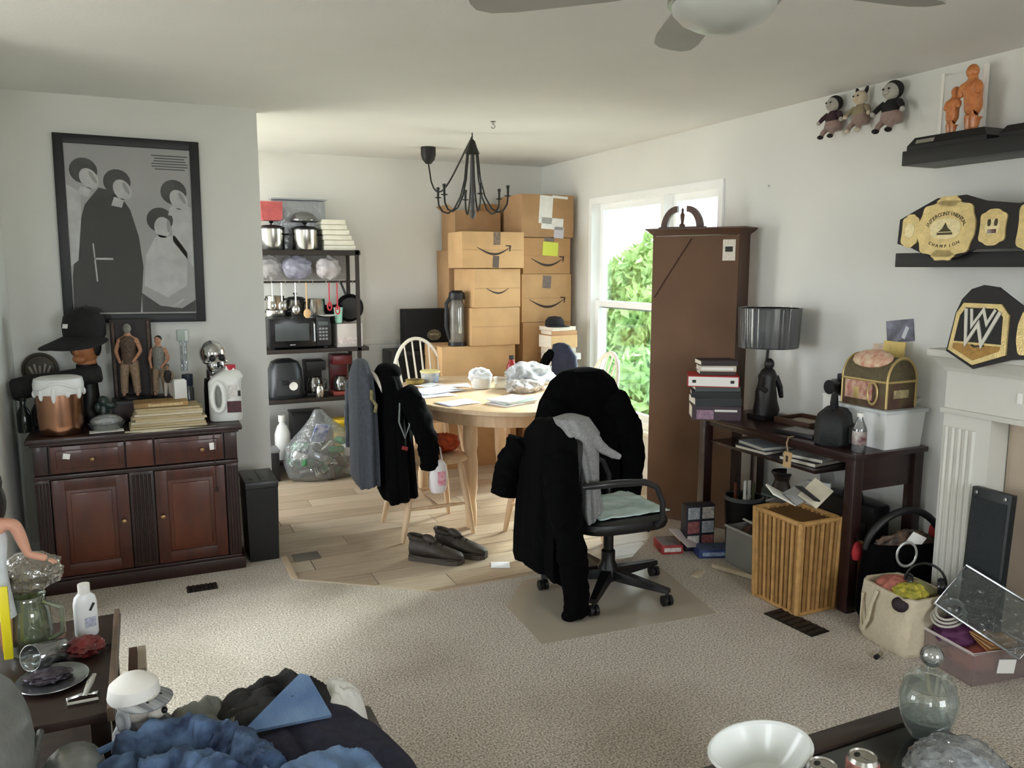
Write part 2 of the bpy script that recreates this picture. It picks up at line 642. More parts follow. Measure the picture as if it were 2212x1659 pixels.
M_LEAF = [mat('leaf_a', (150, 186, 116), 0.6, col2=(178, 206, 142), scale=2), mat('leaf_b', (140, 176, 108), 0.6, col2=(184, 204, 134), scale=2)]
M_BARK = mat('bark', (92, 76, 60), 0.9, var=0.2, scale=12)
trees = [(9.5, 9.2, 1.3, 1.4, 0.0, 'broad pale green tree just outside the window'), (12.0, 17.0, 2.0, 2.2, 0.5, 'taller green tree further out behind the window sash'),
         (6.3, 9.2, 1.0, 1.1, -0.4, 'low rounded shrub outside under the window'), (9.2, 12.4, 1.4, 1.5, 0.1, 'dense leafy bush between the garden trees')]
for i, (tx, ty, r, rz_, zc, lb) in enumerate(trees):
    t = thing('garden_tree', lb, 'tree', (tx, ty, -1.0), 0, 'greenery outside the window')
    f = bpy.data.objects.new('foliage', leaf_mesh('foliage', 9000, r, r, rz_ * 0.75, zc + 1.0, i + 3))
    f.data.materials.append(M_LEAF[i % 2])
    COL.objects.link(f)
    f.parent = t
    f['kind'] = 'stuff'
    MB().cyl((0, 0, 0), (0.05, 0.02, zc + 1.2), 0.12, 0.06, 8).build('trunk', M_BARK, t)
# ------------------------------------------------------------------ sideboard chest under the poster
M_CH = mat('cherry_wood', (58, 25, 16), 0.38, col2=(78, 36, 22), scale=5, stretch=(6, 6, 1), bump=0.03, bscale=30, coat=0.15)
M_CHD = mat('dark_stained_wood', (34, 17, 13), 0.42, col2=(46, 24, 18), scale=6, stretch=(6, 6, 1), coat=0.1)
M_CHP = mat('cherry_panel', (74, 35, 21), 0.38, col2=(94, 47, 28), scale=4, stretch=(3, 3, 1), coat=0.15)
M_BRASS = mat('dull_brass', (150, 120, 84), 0.35, 0.9)
M_WHITE = mat('white_card', (236, 234, 228), 0.6)
M_BLACK = mat('black_plastic', (14, 14, 15), 0.45)
M_INK = mat('dark_ink', (40, 38, 38), 0.7)
CX0, CYF, CYB, CHZ = -0.05, 4.30, 4.78, 0.768
ch = thing('sideboard', 'dark cherry wooden sideboard with two drawers over two panelled doors', 'sideboard', (CX0, CYB, 0))
D = CYB - CYF  # front face at local y = -D


def front(mb, x0, x1, z0, z1, dep, proud=0.0, bev=0.003):
    mb.box(((x0 + x1) / 2, -D - proud + dep / 2, (z0 + z1) / 2), (x1 - x0, dep, z1 - z0), bev=bev)
    return mb


front(MB(), -0.445, 0.445, 0.07, 0.74, D - 0.02, -0.02).build('body', M_CHD, ch)
MB().box((0, -D / 2 - 0.008, 0.752), (0.965, D + 0.03, 0.028), bev=0.008).box((0, -D / 2 - 0.004, 0.734), (0.93, D + 0.014, 0.014), bev=0.004).build('top', M_CHD, ch)
b = MB().box((0, -D / 2 - 0.006, 0.032), (0.94, D + 0.02, 0.064), bev=0.006)
b.box((0, -D / 2 - 0.002, 0.07), (0.91, D + 0.01, 0.016), bev=0.004)
b.build('plinth', M_CHD, ch)
MB().box((0, -D / 2 - 0.004, 0.575), (0.915, D + 0.016, 0.022), bev=0.006).build('waist_molding', M_CHD, ch)
for sgn in (-1, 1):
    p = front(MB(), sgn * 0.425 - 0.03, sgn * 0.425 + 0.03, 0.08, 0.565, 0.03, 0.002)
    for k in range(4):
        p.cyl((sgn * 0.425 - 0.021 + 0.014 * k, -D - 0.002, 0.10), (sgn * 0.425 - 0.021 + 0.014 * k, -D - 0.002, 0.55), 0.005, seg=8)
    p.build('pilaster', M_CHD, ch)
    p = front(MB(), sgn * 0.425 - 0.03, sgn * 0.425 + 0.03, 0.588, 0.726, 0.03, 0.002)
    p.build('corner_block', M_CHD, ch)
st = front(MB(), -0.055, 0.055, 0.08, 0.565, 0.03, 0.0)
for k in range(5):
    st.cyl((-0.036 + 0.018 * k, -D - 0.001, 0.10), (-0.036 + 0.018 * k, -D - 0.001, 0.55), 0.006, seg=8)
st.build('center_stile', M_CHD, ch)
front(MB(), -0.06, 0.06, 0.592, 0.722, 0.03, 0.006).build('center_block', M_CHP, ch)
M_FAB = M_CH
for sgn in (-1, 1):
    x0, x1 = (-0.385, -0.068) if sgn < 0 else (0.068, 0.385)
    dr = front(MB(), x0, x1, 0.592, 0.722, 0.03, 0.006)
    f = dr
    f.box(((x0 + x1) / 2, -D - 0.008, 0.657), (x1 - x0 - 0.05, 0.012, 0.09), bev=0.004)
    dr = f.build('drawer', M_CH, ch)
    kx = (x0 + x1) / 2 + (0.02 if sgn < 0 else 0.06)
    MB().lathe([(0.004, 0), (0.004, 0.012), (0.011, 0.018), (0.010, 0.026), (0.002, 0.03)], seg=12, M=TR((kx, -D - 0.012, 0.655), PI / 2)).build('knob', M_BRASS, dr)
    # door: stiles, rails, raised panel
    x0, x1 = (-0.388, -0.06) if sgn < 0 else (0.06, 0.388)
    d = MB()
    front(d, x0, x0 + 0.055, 0.082, 0.56, 0.024, 0.006)
    front(d, x1 - 0.055, x1, 0.082, 0.56, 0.024, 0.006)
    front(d, x0 + 0.05, x1 - 0.05, 0.082, 0.14, 0.024, 0.006)
    front(d, x0 + 0.05, x1 - 0.05, 0.505, 0.56, 0.024, 0.006)
    d = d.build('door', M_CH, ch)
    front(MB(), x0 + 0.052, x1 - 0.052, 0.138, 0.508, 0.012, -0.006).box(((x0 + x1) / 2, -D + 0.003, 0.323), (x1 - x0 - 0.15, 0.014, 0.33), bev=0.005).build('door_panel', M_CHP, d)
    kx = x1 - 0.028 if sgn < 0 else x0 + 0.028
    MB().lathe([(0.004, 0), (0.004, 0.012), (0.012, 0.018), (0.011, 0.027), (0.002, 0.031)], seg=12, M=TR((kx, -D - 0.006, 0.33), PI / 2)).build('knob', M_BRASS, d)
MB().box((-0.315, -D - 0.0155, 0.675), (0.03, 0.002, 0.026), (0, 0.2, 0)).build('price_sticker', M_WHITE, ch)
MB().box((0.335, -D - 0.0155, 0.665), (0.027, 0.002, 0.036), (0, -0.05, 0)).build('price_sticker', M_WHITE, ch)
MB().tube([(0.345, -D - 0.018, 0.767), (0.345, -D - 0.02, 0.6), (0.344, -D - 0.013, 0.45)], 0.002, 6).cyl((0.344, -D - 0.013, 0.45), (0.344, -D - 0.013, 0.425), 0.005, 0.006, 8).build('key_cord', M_CHD, ch)

# ------------------------------------------------------------------ framed picture (plain generic grey group portrait)
PCX, PCZ, PW, PH = -0.025, 1.752, 0.70, 0.975
fr = thing('framed_poster', 'large black framed black and white group portrait on the wall over the sideboard', 'poster', (PCX, YP, PCZ - PH / 2), rot=(0, math.radians(0.6), 0))
f = MB()
w = 0.047
for c, s_ in (((-PW / 2 + w / 2, -0.016, PH / 2), (w, 0.03, PH)), ((PW / 2 - w / 2, -0.016, PH / 2), (w, 0.03, PH)),
              ((0, -0.016, w / 2), (PW - 2 * w + 0.002, 0.03, w)), ((0, -0.016, PH - w / 2), (PW - 2 * w + 0.002, 0.03, w))):
    f.box(c, s_, bev=0.004)
f.build('frame', M_BLACK, fr)


def grey(n, v, var=0.12, sc_=14):
    return mat(n, (v, v, v - 2), 0.5, var=var, scale=sc_)


pb = MB().box((0, -0.010, PH / 2), (PW - 2 * w + 0.01, 0.008, PH - 2 * w + 0.01)).build('print', grey('print_mid', 196, 0.08, 3), fr)


def flat(name, polys, v, layer):
    mb = MB()
    for poly in polys:
        mb.prism([(x, z) for x, z in poly], 0.0, 0.0006, M=Matrix.Translation((0, -0.0142 - 0.0007 * layer, 0)) @ R3(PI / 2))
    return mb.build(name, grey('print_%d' % v, v), pb, smooth=False)


def ell(cx, cz, rx, rz, n=18, tilt=0.0):
    out = []
    for i in range(n):
        a = 2 * PI * i / n
        x, z = rx * math.cos(a), rz * math.sin(a)
        out.append((cx + x * math.cos(tilt) - z * math.sin(tilt), cz + x * math.sin(tilt) + z * math.cos(tilt)))
    return out


# four simplified standing / sitting figures, featureless faces
flat('dark_jackets', [[(-0.30, 0.055), (0.02, 0.055), (0.045, 0.30), (0.03, 0.46), (-0.005, 0.60), (-0.06, 0.69), (-0.15, 0.71), (-0.22, 0.62), (-0.27, 0.45), (-0.295, 0.25)]], 48, 1)
flat('pale_shirts', [[(-0.30, 0.30), (-0.265, 0.33), (-0.24, 0.55), (-0.235, 0.68), (-0.30, 0.72)],
                     [(0.045, 0.20), (0.16, 0.135), (0.26, 0.20), (0.27, 0.38), (0.21, 0.47), (0.11, 0.46), (0.06, 0.36)],
                     [(0.20, 0.44), (0.30, 0.30), (0.30, 0.62), (0.24, 0.66), (0.19, 0.62)]], 226, 2)
flat('instrument', [[(0.03, 0.16), (0.12, 0.09), (0.23, 0.075), (0.30, 0.12), (0.30, 0.055), (0.03, 0.055)]], 66, 3)
flat('highlights', [[(0.17, 0.085), (0.24, 0.13), (0.245, 0.122), (0.19, 0.078)], [(-0.19, 0.345), (-0.10, 0.345), (-0.10, 0.335), (-0.19, 0.335)],
                    [(-0.195, 0.42), (-0.188, 0.42), (-0.178, 0.22), (-0.185, 0.22)]], 215, 4)
for (hx, hz, tl) in ((-0.205, 0.765, 0.5), (-0.05, 0.715, 0.45), (0.225, 0.675, 0.5), (0.15, 0.525, 0.0)):
    flat('hair', [ell(hx - 0.012, hz + 0.028, 0.066, 0.066)], 58, 4)
    flat('face', [ell(hx + (0.012 if tl else 0), hz - 0.012, 0.042, 0.056, tilt=tl), [(hx - 0.03, hz - 0.05), (hx + 0.02, hz - 0.06), (hx + 0.005, hz - 0.105), (hx - 0.045, hz - 0.095)]], 224, 5)
    flat('face_shade', [ell(hx + 0.030, hz - 0.004, 0.010, 0.034, tilt=tl)], 176, 6)
cap_l = []
for k in range(6):
    zz = 0.895 - 0.014 * k
    wd = [0.18, 0.15, 0.16, 0.18, 0.18, 0.15][k]
    cap_l.append([(0.20 - wd / 2, zz), (0.20 + wd / 2, zz), (0.20 + wd / 2, zz - 0.006), (0.20 - wd / 2, zz - 0.006)])
flat('caption_lines', cap_l, 95, 1)
MB().box((0, -0.0215, PH / 2), (PW - 2 * w, 0.001, PH - 2 * w)).build('glazing', clear('picture_glass', (250, 250, 250), gloss=0.0, rough=0.03), fr)

# ------------------------------------------------------------------ things standing on the sideboard
TZ = CHZ
M_COP = mat('polished_copper', (196, 146, 118), 0.24, 1.0, var=0.12, scale=6)
M_PLA = mat('white_plastic', (226, 227, 225), 0.4)
t = thing('ice_bucket', 'tall copper bucket with a white plastic collar and lid on the sideboard', 'bucket', (-0.385, 4.405, TZ))
MB().lathe([(0.090, 0), (0.094, 0.004), (0.100, 0.05), (0.103, 0.20), (0.103, 0.205), (0.099, 0.205), (0.095, 0.05), (0.0, 0.012)], seg=36).build('copper_body', M_COP, t)
MB().lathe([(0.106, 0.196), (0.109, 0.20), (0.109, 0.245), (0.104, 0.268), (0.085, 0.275), (0.0, 0.276)], seg=36).build('white_lid', M_PLA, t)
for k in range(11):
    a = 2 * PI * k / 11
    MB().ball((0.104 * math.cos(a), 0.104 * math.sin(a), 0.20), (0.012, 0.012, 0.018 + 0.012 * (k % 3)), 8, 6).build('icing_drip', M_PLA, t)
MB().tube([(0.10 * math.cos(a), -0.008 + 0.112 * math.sin(a), 0.24 + 0.016 * math.sin(3 * a)) for a in [PI + PI * i / 10 for i in range(11)]], 0.007, 8).build('handle', M_PLA, t)

t = tag(MB().tube([(-0.20, 0, -0.034), (-0.185, 0, -0.032), (-0.10, 0, -0.012), (0, 0, 0.0), (0.10, 0, 0.017), (0.19, 0, 0.03), (0.198, 0, 0.031)],
                  [0.045, 0.056, 0.055, 0.048, 0.046, 0.044, 0.03], 14).build('rolled_case', mat('black_canvas', (30, 29, 29), 0.85, var=0.3, scale=60, bump=0.5, bscale=80), loc=(-0.40, 4.565, 1.0)),
        'long black rolled canvas case lying behind the copper bucket', 'case')
# dark bottles hold it up on the left
for k, (bx, by, h) in enumerate(((-0.55, 4.50, 0.17), (-0.50, 4.62, 0.16), (-0.385, 4.60, 0.19))):
    t = thing('dark_bottle', ['slim dark glass bottle at the wall end of the sideboard', 'squat dark bottle under the rolled black case', 'dark square bottle supporting the rolled case behind the copper bucket'][k], 'bottle', (bx, by, TZ))
    MB().lathe([(0.030, 0), (0.032, 0.006), (0.032, h * 0.55), (0.014, h * 0.75), (0.013, h * 0.92), (0.0, h * 0.92)], seg=16).build('glass', mat('dark_glass', (26, 30, 28), 0.1, spec=0.6), t)
    MB().lathe([(0.015, h * 0.9), (0.016, h * 0.92), (0.016, h), (0.0, h)], seg=12).build('cap', M_BLACK, t)

# bust in a black cap
M_TAN = mat('tan_resin', (196, 134, 88), 0.5, col2=(160, 98, 60), scale=14)
t = thing('capped_bust', 'tan sculpted bust with glossy dark hair wearing a black peaked cap', 'bust', (-0.275, 4.70, TZ), math.radians(-30))
MB().lathe([(0.07, 0), (0.075, 0.015), (0.07, 0.06), (0.05, 0.12), (0.045, 0.22), (0.05, 0.28), (0.05, 0.30)], seg=20).build('pedestal', M_BLACK, t)
MB().ball((0, 0, 0.385), (0.062, 0.075, 0.09), 20, 14).ball((0, -0.07, 0.37), (0.014, 0.018, 0.022), 8, 6).ball((0, -0.06, 0.33), (0.034, 0.022, 0.022), 10, 8).cyl((0, 0.01, 0.27), (0, 0, 0.34), 0.046, 0.042).build('head', M_TAN, t)
MB().ball((0.024, -0.063, 0.392), (0.012, 0.01, 0.008), 8, 6).ball((-0.024, -0.063, 0.392), (0.012, 0.01, 0.008), 8, 6).build('eyes', M_BLACK, t)
h = MB()
for sgn in (-1, 1):
    h.ball((sgn * 0.066, 0.0, 0.40), (0.014, 0.03, 0.06), 10, 8)
    h.ball((sgn * 0.078, -0.01, 0.42), (0.016, 0.02, 0.02), 10, 8)
h.build('hair', M_BLACK, t)
c = MB().lathe([(0.086, 0.43), (0.098, 0.45), (0.100, 0.50), (0.09, 0.545), (0.055, 0.575), (0.0, 0.583)], seg=24)
c.ball((0, 0, 0.583), 0.008, 8, 6)


def brim(u, v):
    a = PI * 1.0 + PI * u
    r = 0.09 + 0.115 * v * (0.35 + 0.65 * math.sin(PI * u))
    return (r * math.cos(a), r * math.sin(a) * (1 + 0.35 * v), 0.447 - 0.05 * v * math.sin(PI * u) - 0.02 * v * abs(math.cos(a)))


cp = c.grid(brim, 16, 5).build('cap', mat('black_cap_cloth', (24, 23, 23), 0.9, var=0.2, scale=40, bump=0.2, bscale=120), t, solid=0.004)
MB().box((-0.035, -0.099, 0.50), (0.03, 0.006, 0.022), (-0.2, 0, -0.3)).build('badge', M_WHITE, cp)

t = thing('round_plaque', 'round dark embossed plaque leaning at the left end of the sideboard', 'plaque', (-0.505, 4.80, 1.045), rot=(math.radians(-6), 0, 0))
t.location = (-0.50, 4.84, 0.945)
MB().lathe([(0.082, 0), (0.086, 0.004), (0.086, 0.012), (0.072, 0.016), (0.068, 0.010), (0, 0.010)], seg=32, M=TR((0, 0, 0.09), PI / 2)).build('rim', mat('aged_bronze', (70, 64, 54), 0.5, 0.5, var=0.25, scale=20), t)
e = MB()
for k in range(5):
    e.box((-0.04 + 0.02 * k, -0.016, 0.085), (0.012, 0.012, 0.045 + 0.02 * (k % 2)), (0, 0.2 * (k - 2), 0), bev=0.003)
e.build('relief', mat('pale_relief', (150, 146, 138), 0.5), t)
MB().box((0, -0.01, -0.085), (0.05, 0.05, 0.18)).build('stand', M_BLACK, t)

# figurines
M_SKIN = mat('figure_skin', (176, 128, 100), 0.6, var=0.2, scale=30)
M_GREYH = mat('figure_grey', (120, 120, 112), 0.55, var=0.25, scale=30)
M_BRN = mat('figure_brown', (84, 66, 54), 0.7, var=0.4, scale=40)
M_KHA = mat('figure_khaki', (142, 120, 96), 0.7, var=0.3, scale=40)


def figurine(label, loc, s, skin, top, legs, hair, rz=0.0, bald=False, base=None, group=None, arms=0.55, cat='figurine'):
    """small posed figure: one continuous skinned body, clothes and hair as children"""
    t = thing('figurine', label, cat, loc, rz, group)
    t.scale = (s, s, s)
    pts = [(0, 0, 0.50), (0, -0.005, 0.62), (0, 0, 0.78), (0, -0.005, 0.86), (0, -0.012, 0.93),
           (0.055, 0, 0.47), (0.075, -0.01, 0.27), (0.085, 0.01, 0.05), (0.09, -0.05, 0.02),
           (-0.055, 0, 0.47), (-0.075, -0.02, 0.27), (-0.085, 0.0, 0.05), (-0.09, -0.06, 0.02),
           (0.115, 0, 0.79), (0.16, 0.0, 0.64), (0.15 - 0.12 * (1 - arms), -0.09, 0.53), (0.13 - 0.14 * (1 - arms), -0.12, 0.49),
           (-0.115, 0, 0.79), (-0.165, 0.0, 0.64), (-0.16 + 0.1 * (1 - arms), -0.07, 0.52), (-0.15 + 0.12 * (1 - arms), -0.10, 0.48)]
    ed = [(0, 1), (1, 2), (2, 3), (3, 4), (0, 5), (5, 6), (6, 7), (7, 8), (0, 9), (9, 10), (10, 11), (11, 12), (2, 13), (13, 14), (14, 15), (15, 16), (2, 17), (17, 18), (18, 19), (19, 20)]
    rad = [.085, .075, .09, .036, .05, .062, .045, .032, .026, .062, .045, .032, .026, .042, .034, .025, .022, .042, .034, .025, .022]
    me = bpy.data.meshes.new('body')
    me.from_pydata(pts, ed, [])
    o = bpy.data.objects.new('body', me)
    COL.objects.link(o)
    o.parent = t
    sk = o.modifiers.new('skin', 'SKIN')
    for v, r in zip(me.skin_vertices[0].data, rad):
        v.radius = (r, r * 0.85)
    me.skin_vertices[0].data[0].use_root = True
    sb = o.modifiers.new('smooth', 'SUBSURF')
    sb.levels = sb.render_levels = 1
    me.materials.append(skin)
    MB().ball((0, -0.015, 0.955), (0.055, 0.062, 0.072), 14, 10).ball((0, -0.075, 0.95), (0.010, 0.012, 0.014), 6, 5).build('head', hair if bald else skin, t)
    if not bald:
        MB().ball((0, 0.006, 0.985), (0.06, 0.064, 0.055), 12, 8).build('hair', hair, t)
    if top:
        MB().loft([[(rx * math.cos(a), ry * math.sin(a) - 0.004, z) for a in [2 * PI * i / 14 for i in range(14)]] for rx, ry, z in
                   ((0.10, 0.085, 0.46), (0.10, 0.088, 0.56), (0.098, 0.085, 0.66), (0.118, 0.092, 0.76), (0.10, 0.075, 0.82), (0.045, 0.045, 0.855))]).build('jacket', top, t)
    if legs:
        for sgn in (1, -1):
            MB().loft([[(sgn * cx + r * math.cos(a), cy + r * math.sin(a), z) for a in [2 * PI * i / 10 for i in range(10)]] for cx, cy, r, z in
                       ((0.086, 0.004, 0.046, 0.05), (0.075, -0.012, 0.056, 0.27), (0.055, 0.0, 0.07, 0.44), (0.045, 0.0, 0.072, 0.51))]).build('trousers', legs, t)
    if base:
        MB().lathe([(0.17, -0.02), (0.17, 0.0), (0.15, 0.012), (0, 0.012)], seg=20).build('base', base, t)
    return t


M_HAIRD = mat('figure_dark', (40, 34, 32), 0.6)
# wooden packing box lifts them behind the newspapers
t = thing('display_riser', 'low black display riser behind the newspapers on the sideboard', 'riser', (-0.02, 4.66, TZ))
MB().box((0, 0, 0.055), (0.30, 0.17, 0.11), bev=0.004).build('block', M_BLACK, t)
MB().box((0, -0.087, 0.055), (0.27, 0.002, 0.08)).build('front_panel', M_CHD, t)
figurine('large muscular figurine with a grey bald head standing before the poster', (-0.075, 4.69, TZ + 0.118), 0.375, M_SKIN, M_BRN, M_KHA, M_GREYH, math.radians(-12), True, M_BLACK, 'figurines on the sideboard')
figurine('smaller dark coated figurine with a cap beside the bald one', (0.07, 4.68, TZ + 0.114), 0.31, M_SKIN, M_GREYH, M_KHA, M_HAIRD, math.radians(-25), False, M_BLACK, 'figurines on the sideboard')
figurine('small pale legged figurine crouched in front of the riser figures', (0.105, 4.605, TZ + 0.113), 0.17, M_KHA, M_HAIRD, mat('figure_pale', (200, 190, 178), 0.6), M_HAIRD, math.radians(-10), False, M_BLACK, 'figurines on the sideboard')
t = thing('display_backdrop', 'tall dark backdrop board behind the bald figurine', 'board', (-0.06, 4.765, TZ))
MB().box((0, 0, 0.26), (0.20, 0.012, 0.52), bev=0.002).build('board', M_HAIRD, t)
MB().box((-0.085, -0.012, 0.26), (0.012, 0.02, 0.5)).box((0.085, -0.012, 0.26), (0.012, 0.02, 0.5)).build('side_rail', M_BRN, t)

# newspaper stack: every paper its own object
M_NEWS = [mat('newsprint_a', (186, 170, 134), 0.9, col2=(206, 194, 164), scale=30, stretch=(1, 6, 20)), mat('newsprint_b', (170, 152, 118), 0.9, col2=(196, 180, 146), scale=30, stretch=(1, 6, 20)),
          mat('newsprint_c', (214, 206, 184), 0.9, col2=(196, 186, 160), scale=30, stretch=(1, 6, 20))]
zz = TZ
rnd = random.Random(3)
for k in range(8):
    th = 0.0125
    wx, wy = 0.36 - 0.008 * k, 0.225 - 0.004 * k

    def paper(u, v, k=k, wx=wx, wy=wy):
        return ((u - 0.5) * wx, (v - 0.5) * wy, 0.0)
    mb = MB()
    n = 10
    lo, hi = [], []
    ring = [(-wx / 2, -wy / 2), (wx / 2, -wy / 2), (wx / 2, wy / 2), (-wx / 2, wy / 2)]
    prof = []
    for i, zf in enumerate((0.0, 0.25, 0.5, 0.75, 1.0)):
        ins = 0.004 * abs(zf - 0.5) * 2 + rnd.uniform(0, 0.003)
        prof.append([(x - math.copysign(ins, x), yv - math.copysign(ins, yv), zf * (th - 0.0006)) for x, yv in ring])
    mb.loft(prof)
    o = mb.build('newspaper', M_NEWS[k % 3], loc=(0.095 + rnd.uniform(-0.008, 0.008), 4.43 + rnd.uniform(-0.006, 0.006), zz), rot=(0, 0, rnd.uniform(-0.05, 0.05)), smooth=False)
    tag(o, ['bottom newspaper of the stack on the sideboard', 'second newspaper from the bottom of the sideboard stack', 'third newspaper from the bottom of the sideboard stack', 'fourth newspaper from the bottom of the sideboard stack', 'fifth newspaper from the bottom of the sideboard stack', 'third newspaper below the flat tan box', 'second newspaper below the flat tan box', 'topmost newspaper directly under the flat tan box'][k], 'newspaper', 'stacked newspapers on the sideboard')
    zz += th
t = thing('flat_box', 'flat tan game box on top of the newspaper stack', 'box', (0.06, 4.44, zz), 0.03)
MB().box((0, 0, 0.012), (0.25, 0.15, 0.022), bev=0.002).build('box_lid', mat('tan_card', (160, 128, 84), 0.7, var=0.25, scale=12), t)
MB().box((0.02, -0.0765, 0.012), (0.16, 0.001, 0.012)).build('printed_band', mat('cream_print', (206, 184, 140), 0.7, var=0.25, scale=80), t)
t = thing('open_paper', 'loose newspaper page slipping off the front of the sideboard', 'newspaper', (0.16, 4.335, TZ + 0.001))
t.location = (0.10, 4.302, TZ)
tp = MB().grid(lambda u, v: ((u - 0.5) * 0.42, -0.004 - 0.02 * v, 0.002 - 0.012 * v * v + 0.004 * math.sin(5 * u)), 10, 3).build('page', M_NEWS[2], t, solid=0.002)
t = thing('carton', 'small white carton standing on the newspapers', 'carton', (0.155, 4.49, zz))
MB().box((0, 0, 0.058), (0.062, 0.04, 0.115), (0, 0, 0.25), bev=0.002).build('carton_body', M_PLA, t)
MB().box((0, 0, 0.1175), (0.05, 0.03, 0.006), (0, 0, 0.25)).build('carton_flap', M_WHITE, t)
t = thing('spice_jar', 'small dark blue lidded jar behind the white carton', 'jar', (0.20, 4.61, TZ))
MB().lathe([(0.03, 0), (0.032, 0.01), (0.032, 0.15), (0.024, 0.17), (0.024, 0.18)], seg=16).build('jar_body', mat('smoke_glass', (70, 72, 72), 0.15), t)
MB().lathe([(0.027, 0.17), (0.028, 0.172), (0.028, 0.23), (0, 0.232)], seg=16).build('lid', mat('navy_plastic', (34, 42, 58), 0.5), t)

# crystal bowl with wrapping, small green statue
M_CLEARB = clear('clear_plastic_film', (236, 240, 242), gloss=0.10, haze=0.22, rough=0.15, bump=0.6)
t = thing('crystal_dish', 'cut crystal dish heaped with clear wrapping beside the copper bucket', 'dish', (-0.19, 4.42, TZ))
MB().lathe([(0.04, 0), (0.07, 0.004), (0.085, 0.035), (0.082, 0.036), (0.066, 0.01), (0.0, 0.008)], seg=20).build('dish', clear('crystal', (225, 232, 232), gloss=0.2, haze=0.15, rough=0.05), t)
MB().ball((0, 0, 0.04), (0.075, 0.06, 0.035), 16, 10).build('wrapping', M_CLEARB, t)
MB().box((0.0, -0.07, 0.003), (0.15, 0.06, 0.003), (0, 0, 0.08)).build('paper_slip', M_WHITE, t)
t = thing('jade_statue', 'small dark green statue between bucket and newspapers', 'statue', (-0.205, 4.545, TZ))
M_GRN = mat('dark_green_stone', (44, 56, 52), 0.35, var=0.3, scale=20)
MB().lathe([(0.035, 0), (0.035, 0.015), (0.022, 0.025), (0.026, 0.07), (0.018, 0.10)], seg=14).ball((0, 0, 0.12), (0.026, 0.024, 0.03), 12, 8).ball((0.03, -0.01, 0.10), (0.03, 0.012, 0.018), 10, 6, (0, 0.4, 0)).ball((-0.024, 0, 0.09), (0.018, 0.012, 0.026), 10, 6).build('figure', M_GRN, t)
MB().box((0, 0, 0.006), (0.085, 0.07, 0.012), bev=0.002).build('plinth', M_BLACK, t)

# chrome skull
M_CHROME = mat('chrome', (200, 200, 202), 0.12, 1.0, var=0.1, scale=10)
t = thing('chrome_skull', 'shiny chrome skull on a dark stand behind the white jug', 'skull', (0.335, 4.62, TZ), math.radians(15))
MB().lathe([(0.05, 0), (0.055, 0.01), (0.055, 0.14), (0.05, 0.2), (0.0, 0.205)], seg=20).build('stand', M_BLACK, t)
sk = MB().ball((0, 0.01, 0.335), (0.066, 0.078, 0.07), 24, 16).ball((0, -0.035, 0.275), (0.048, 0.045, 0.05), 18, 12).box((0, -0.045, 0.232), (0.065, 0.045, 0.03), bev=0.008).ball((0.046, -0.03, 0.295), (0.02, 0.03, 0.014), 10, 8).ball((-0.046, -0.03, 0.295), (0.02, 0.03, 0.014), 10, 8).cyl((0, 0, 0.2), (0, 0, 0.25), 0.04)
sk.build('cranium', M_CHROME, t)
MB().ball((0.026, -0.064, 0.315), (0.018, 0.014, 0.018), 12, 8).ball((-0.026, -0.064, 0.315), (0.018, 0.014, 0.018), 12, 8).ball((0, -0.078, 0.28), (0.01, 0.008, 0.016), 8, 6).build('sockets', M_BLACK, t)
te = MB()
for k in range(7):
    te.box((-0.027 + 0.009 * k, -0.078 + 0.002 * abs(k - 3), 0.248), (0.007, 0.006, 0.014), bev=0.001)
te.build('teeth', M_CHROME, t)

# white jug with handle and red cap
t = thing('plastic_jug', 'white plastic jug with a moulded handle, brown label and red cap', 'jug', (0.375, 4.46, TZ), math.radians(-8))
jb = MB()
rings = []
for wx, wy, z in ((0.078, 0.07, 0), (0.082, 0.074, 0.008), (0.082, 0.074, 0.10), (0.082, 0.074, 0.20), (0.078, 0.07, 0.225), (0.05, 0.05, 0.25), (0.026, 0.026, 0.262), (0.022, 0.022, 0.285)):
    cx = 0.0 if z < 0.21 else 0.028 * min(1, (z - 0.2) / 0.05)
    rings.append([(cx + wx * math.copysign(abs(math.cos(a)) ** 0.55, math.cos(a)), wy * math.copysign(abs(math.sin(a)) ** 0.55, math.sin(a)), z) for a in [2 * PI * i / 28 for i in range(28)]])
jb.loft(rings).build('jug_body', mat('milky_plastic', (224, 226, 222), 0.35), t)
MB().tube([(0.0 + 0.030 * math.cos(a) - 0.030, -0.082 - 0.004 * math.sin(2 * a), 0.13 + 0.075 * math.sin(a)) for a in [2 * PI * i / 20 for i in range(20)]], 0.013, 8, closed=True).build('handle', MATS['milky_plastic'], t)
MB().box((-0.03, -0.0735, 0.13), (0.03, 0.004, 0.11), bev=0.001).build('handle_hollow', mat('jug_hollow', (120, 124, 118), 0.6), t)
MB().lathe([(0.026, 0.262), (0.027, 0.264), (0.027, 0.288), (0, 0.29)], c=(0.03, 0, 0), seg=18).build('cap', mat('red_plastic', (186, 40, 58), 0.4), t)
MB().box((0.045, -0.0735, 0.075), (0.07, 0.003, 0.06)).build('label_band', mat('maroon_label', (74, 40, 46), 0.6, var=0.25, scale=60), t)
MB().box((0.045, -0.0735, 0.155), (0.055, 0.003, 0.07)).build('label_print', mat('grey_print', (200, 198, 194), 0.6, var=0.2, scale=90), t)
MB().box((0.072, -0.0745, 0.145), (0.014, 0.003, 0.03), bev=0.001).build('label_mark', M_INK, t)

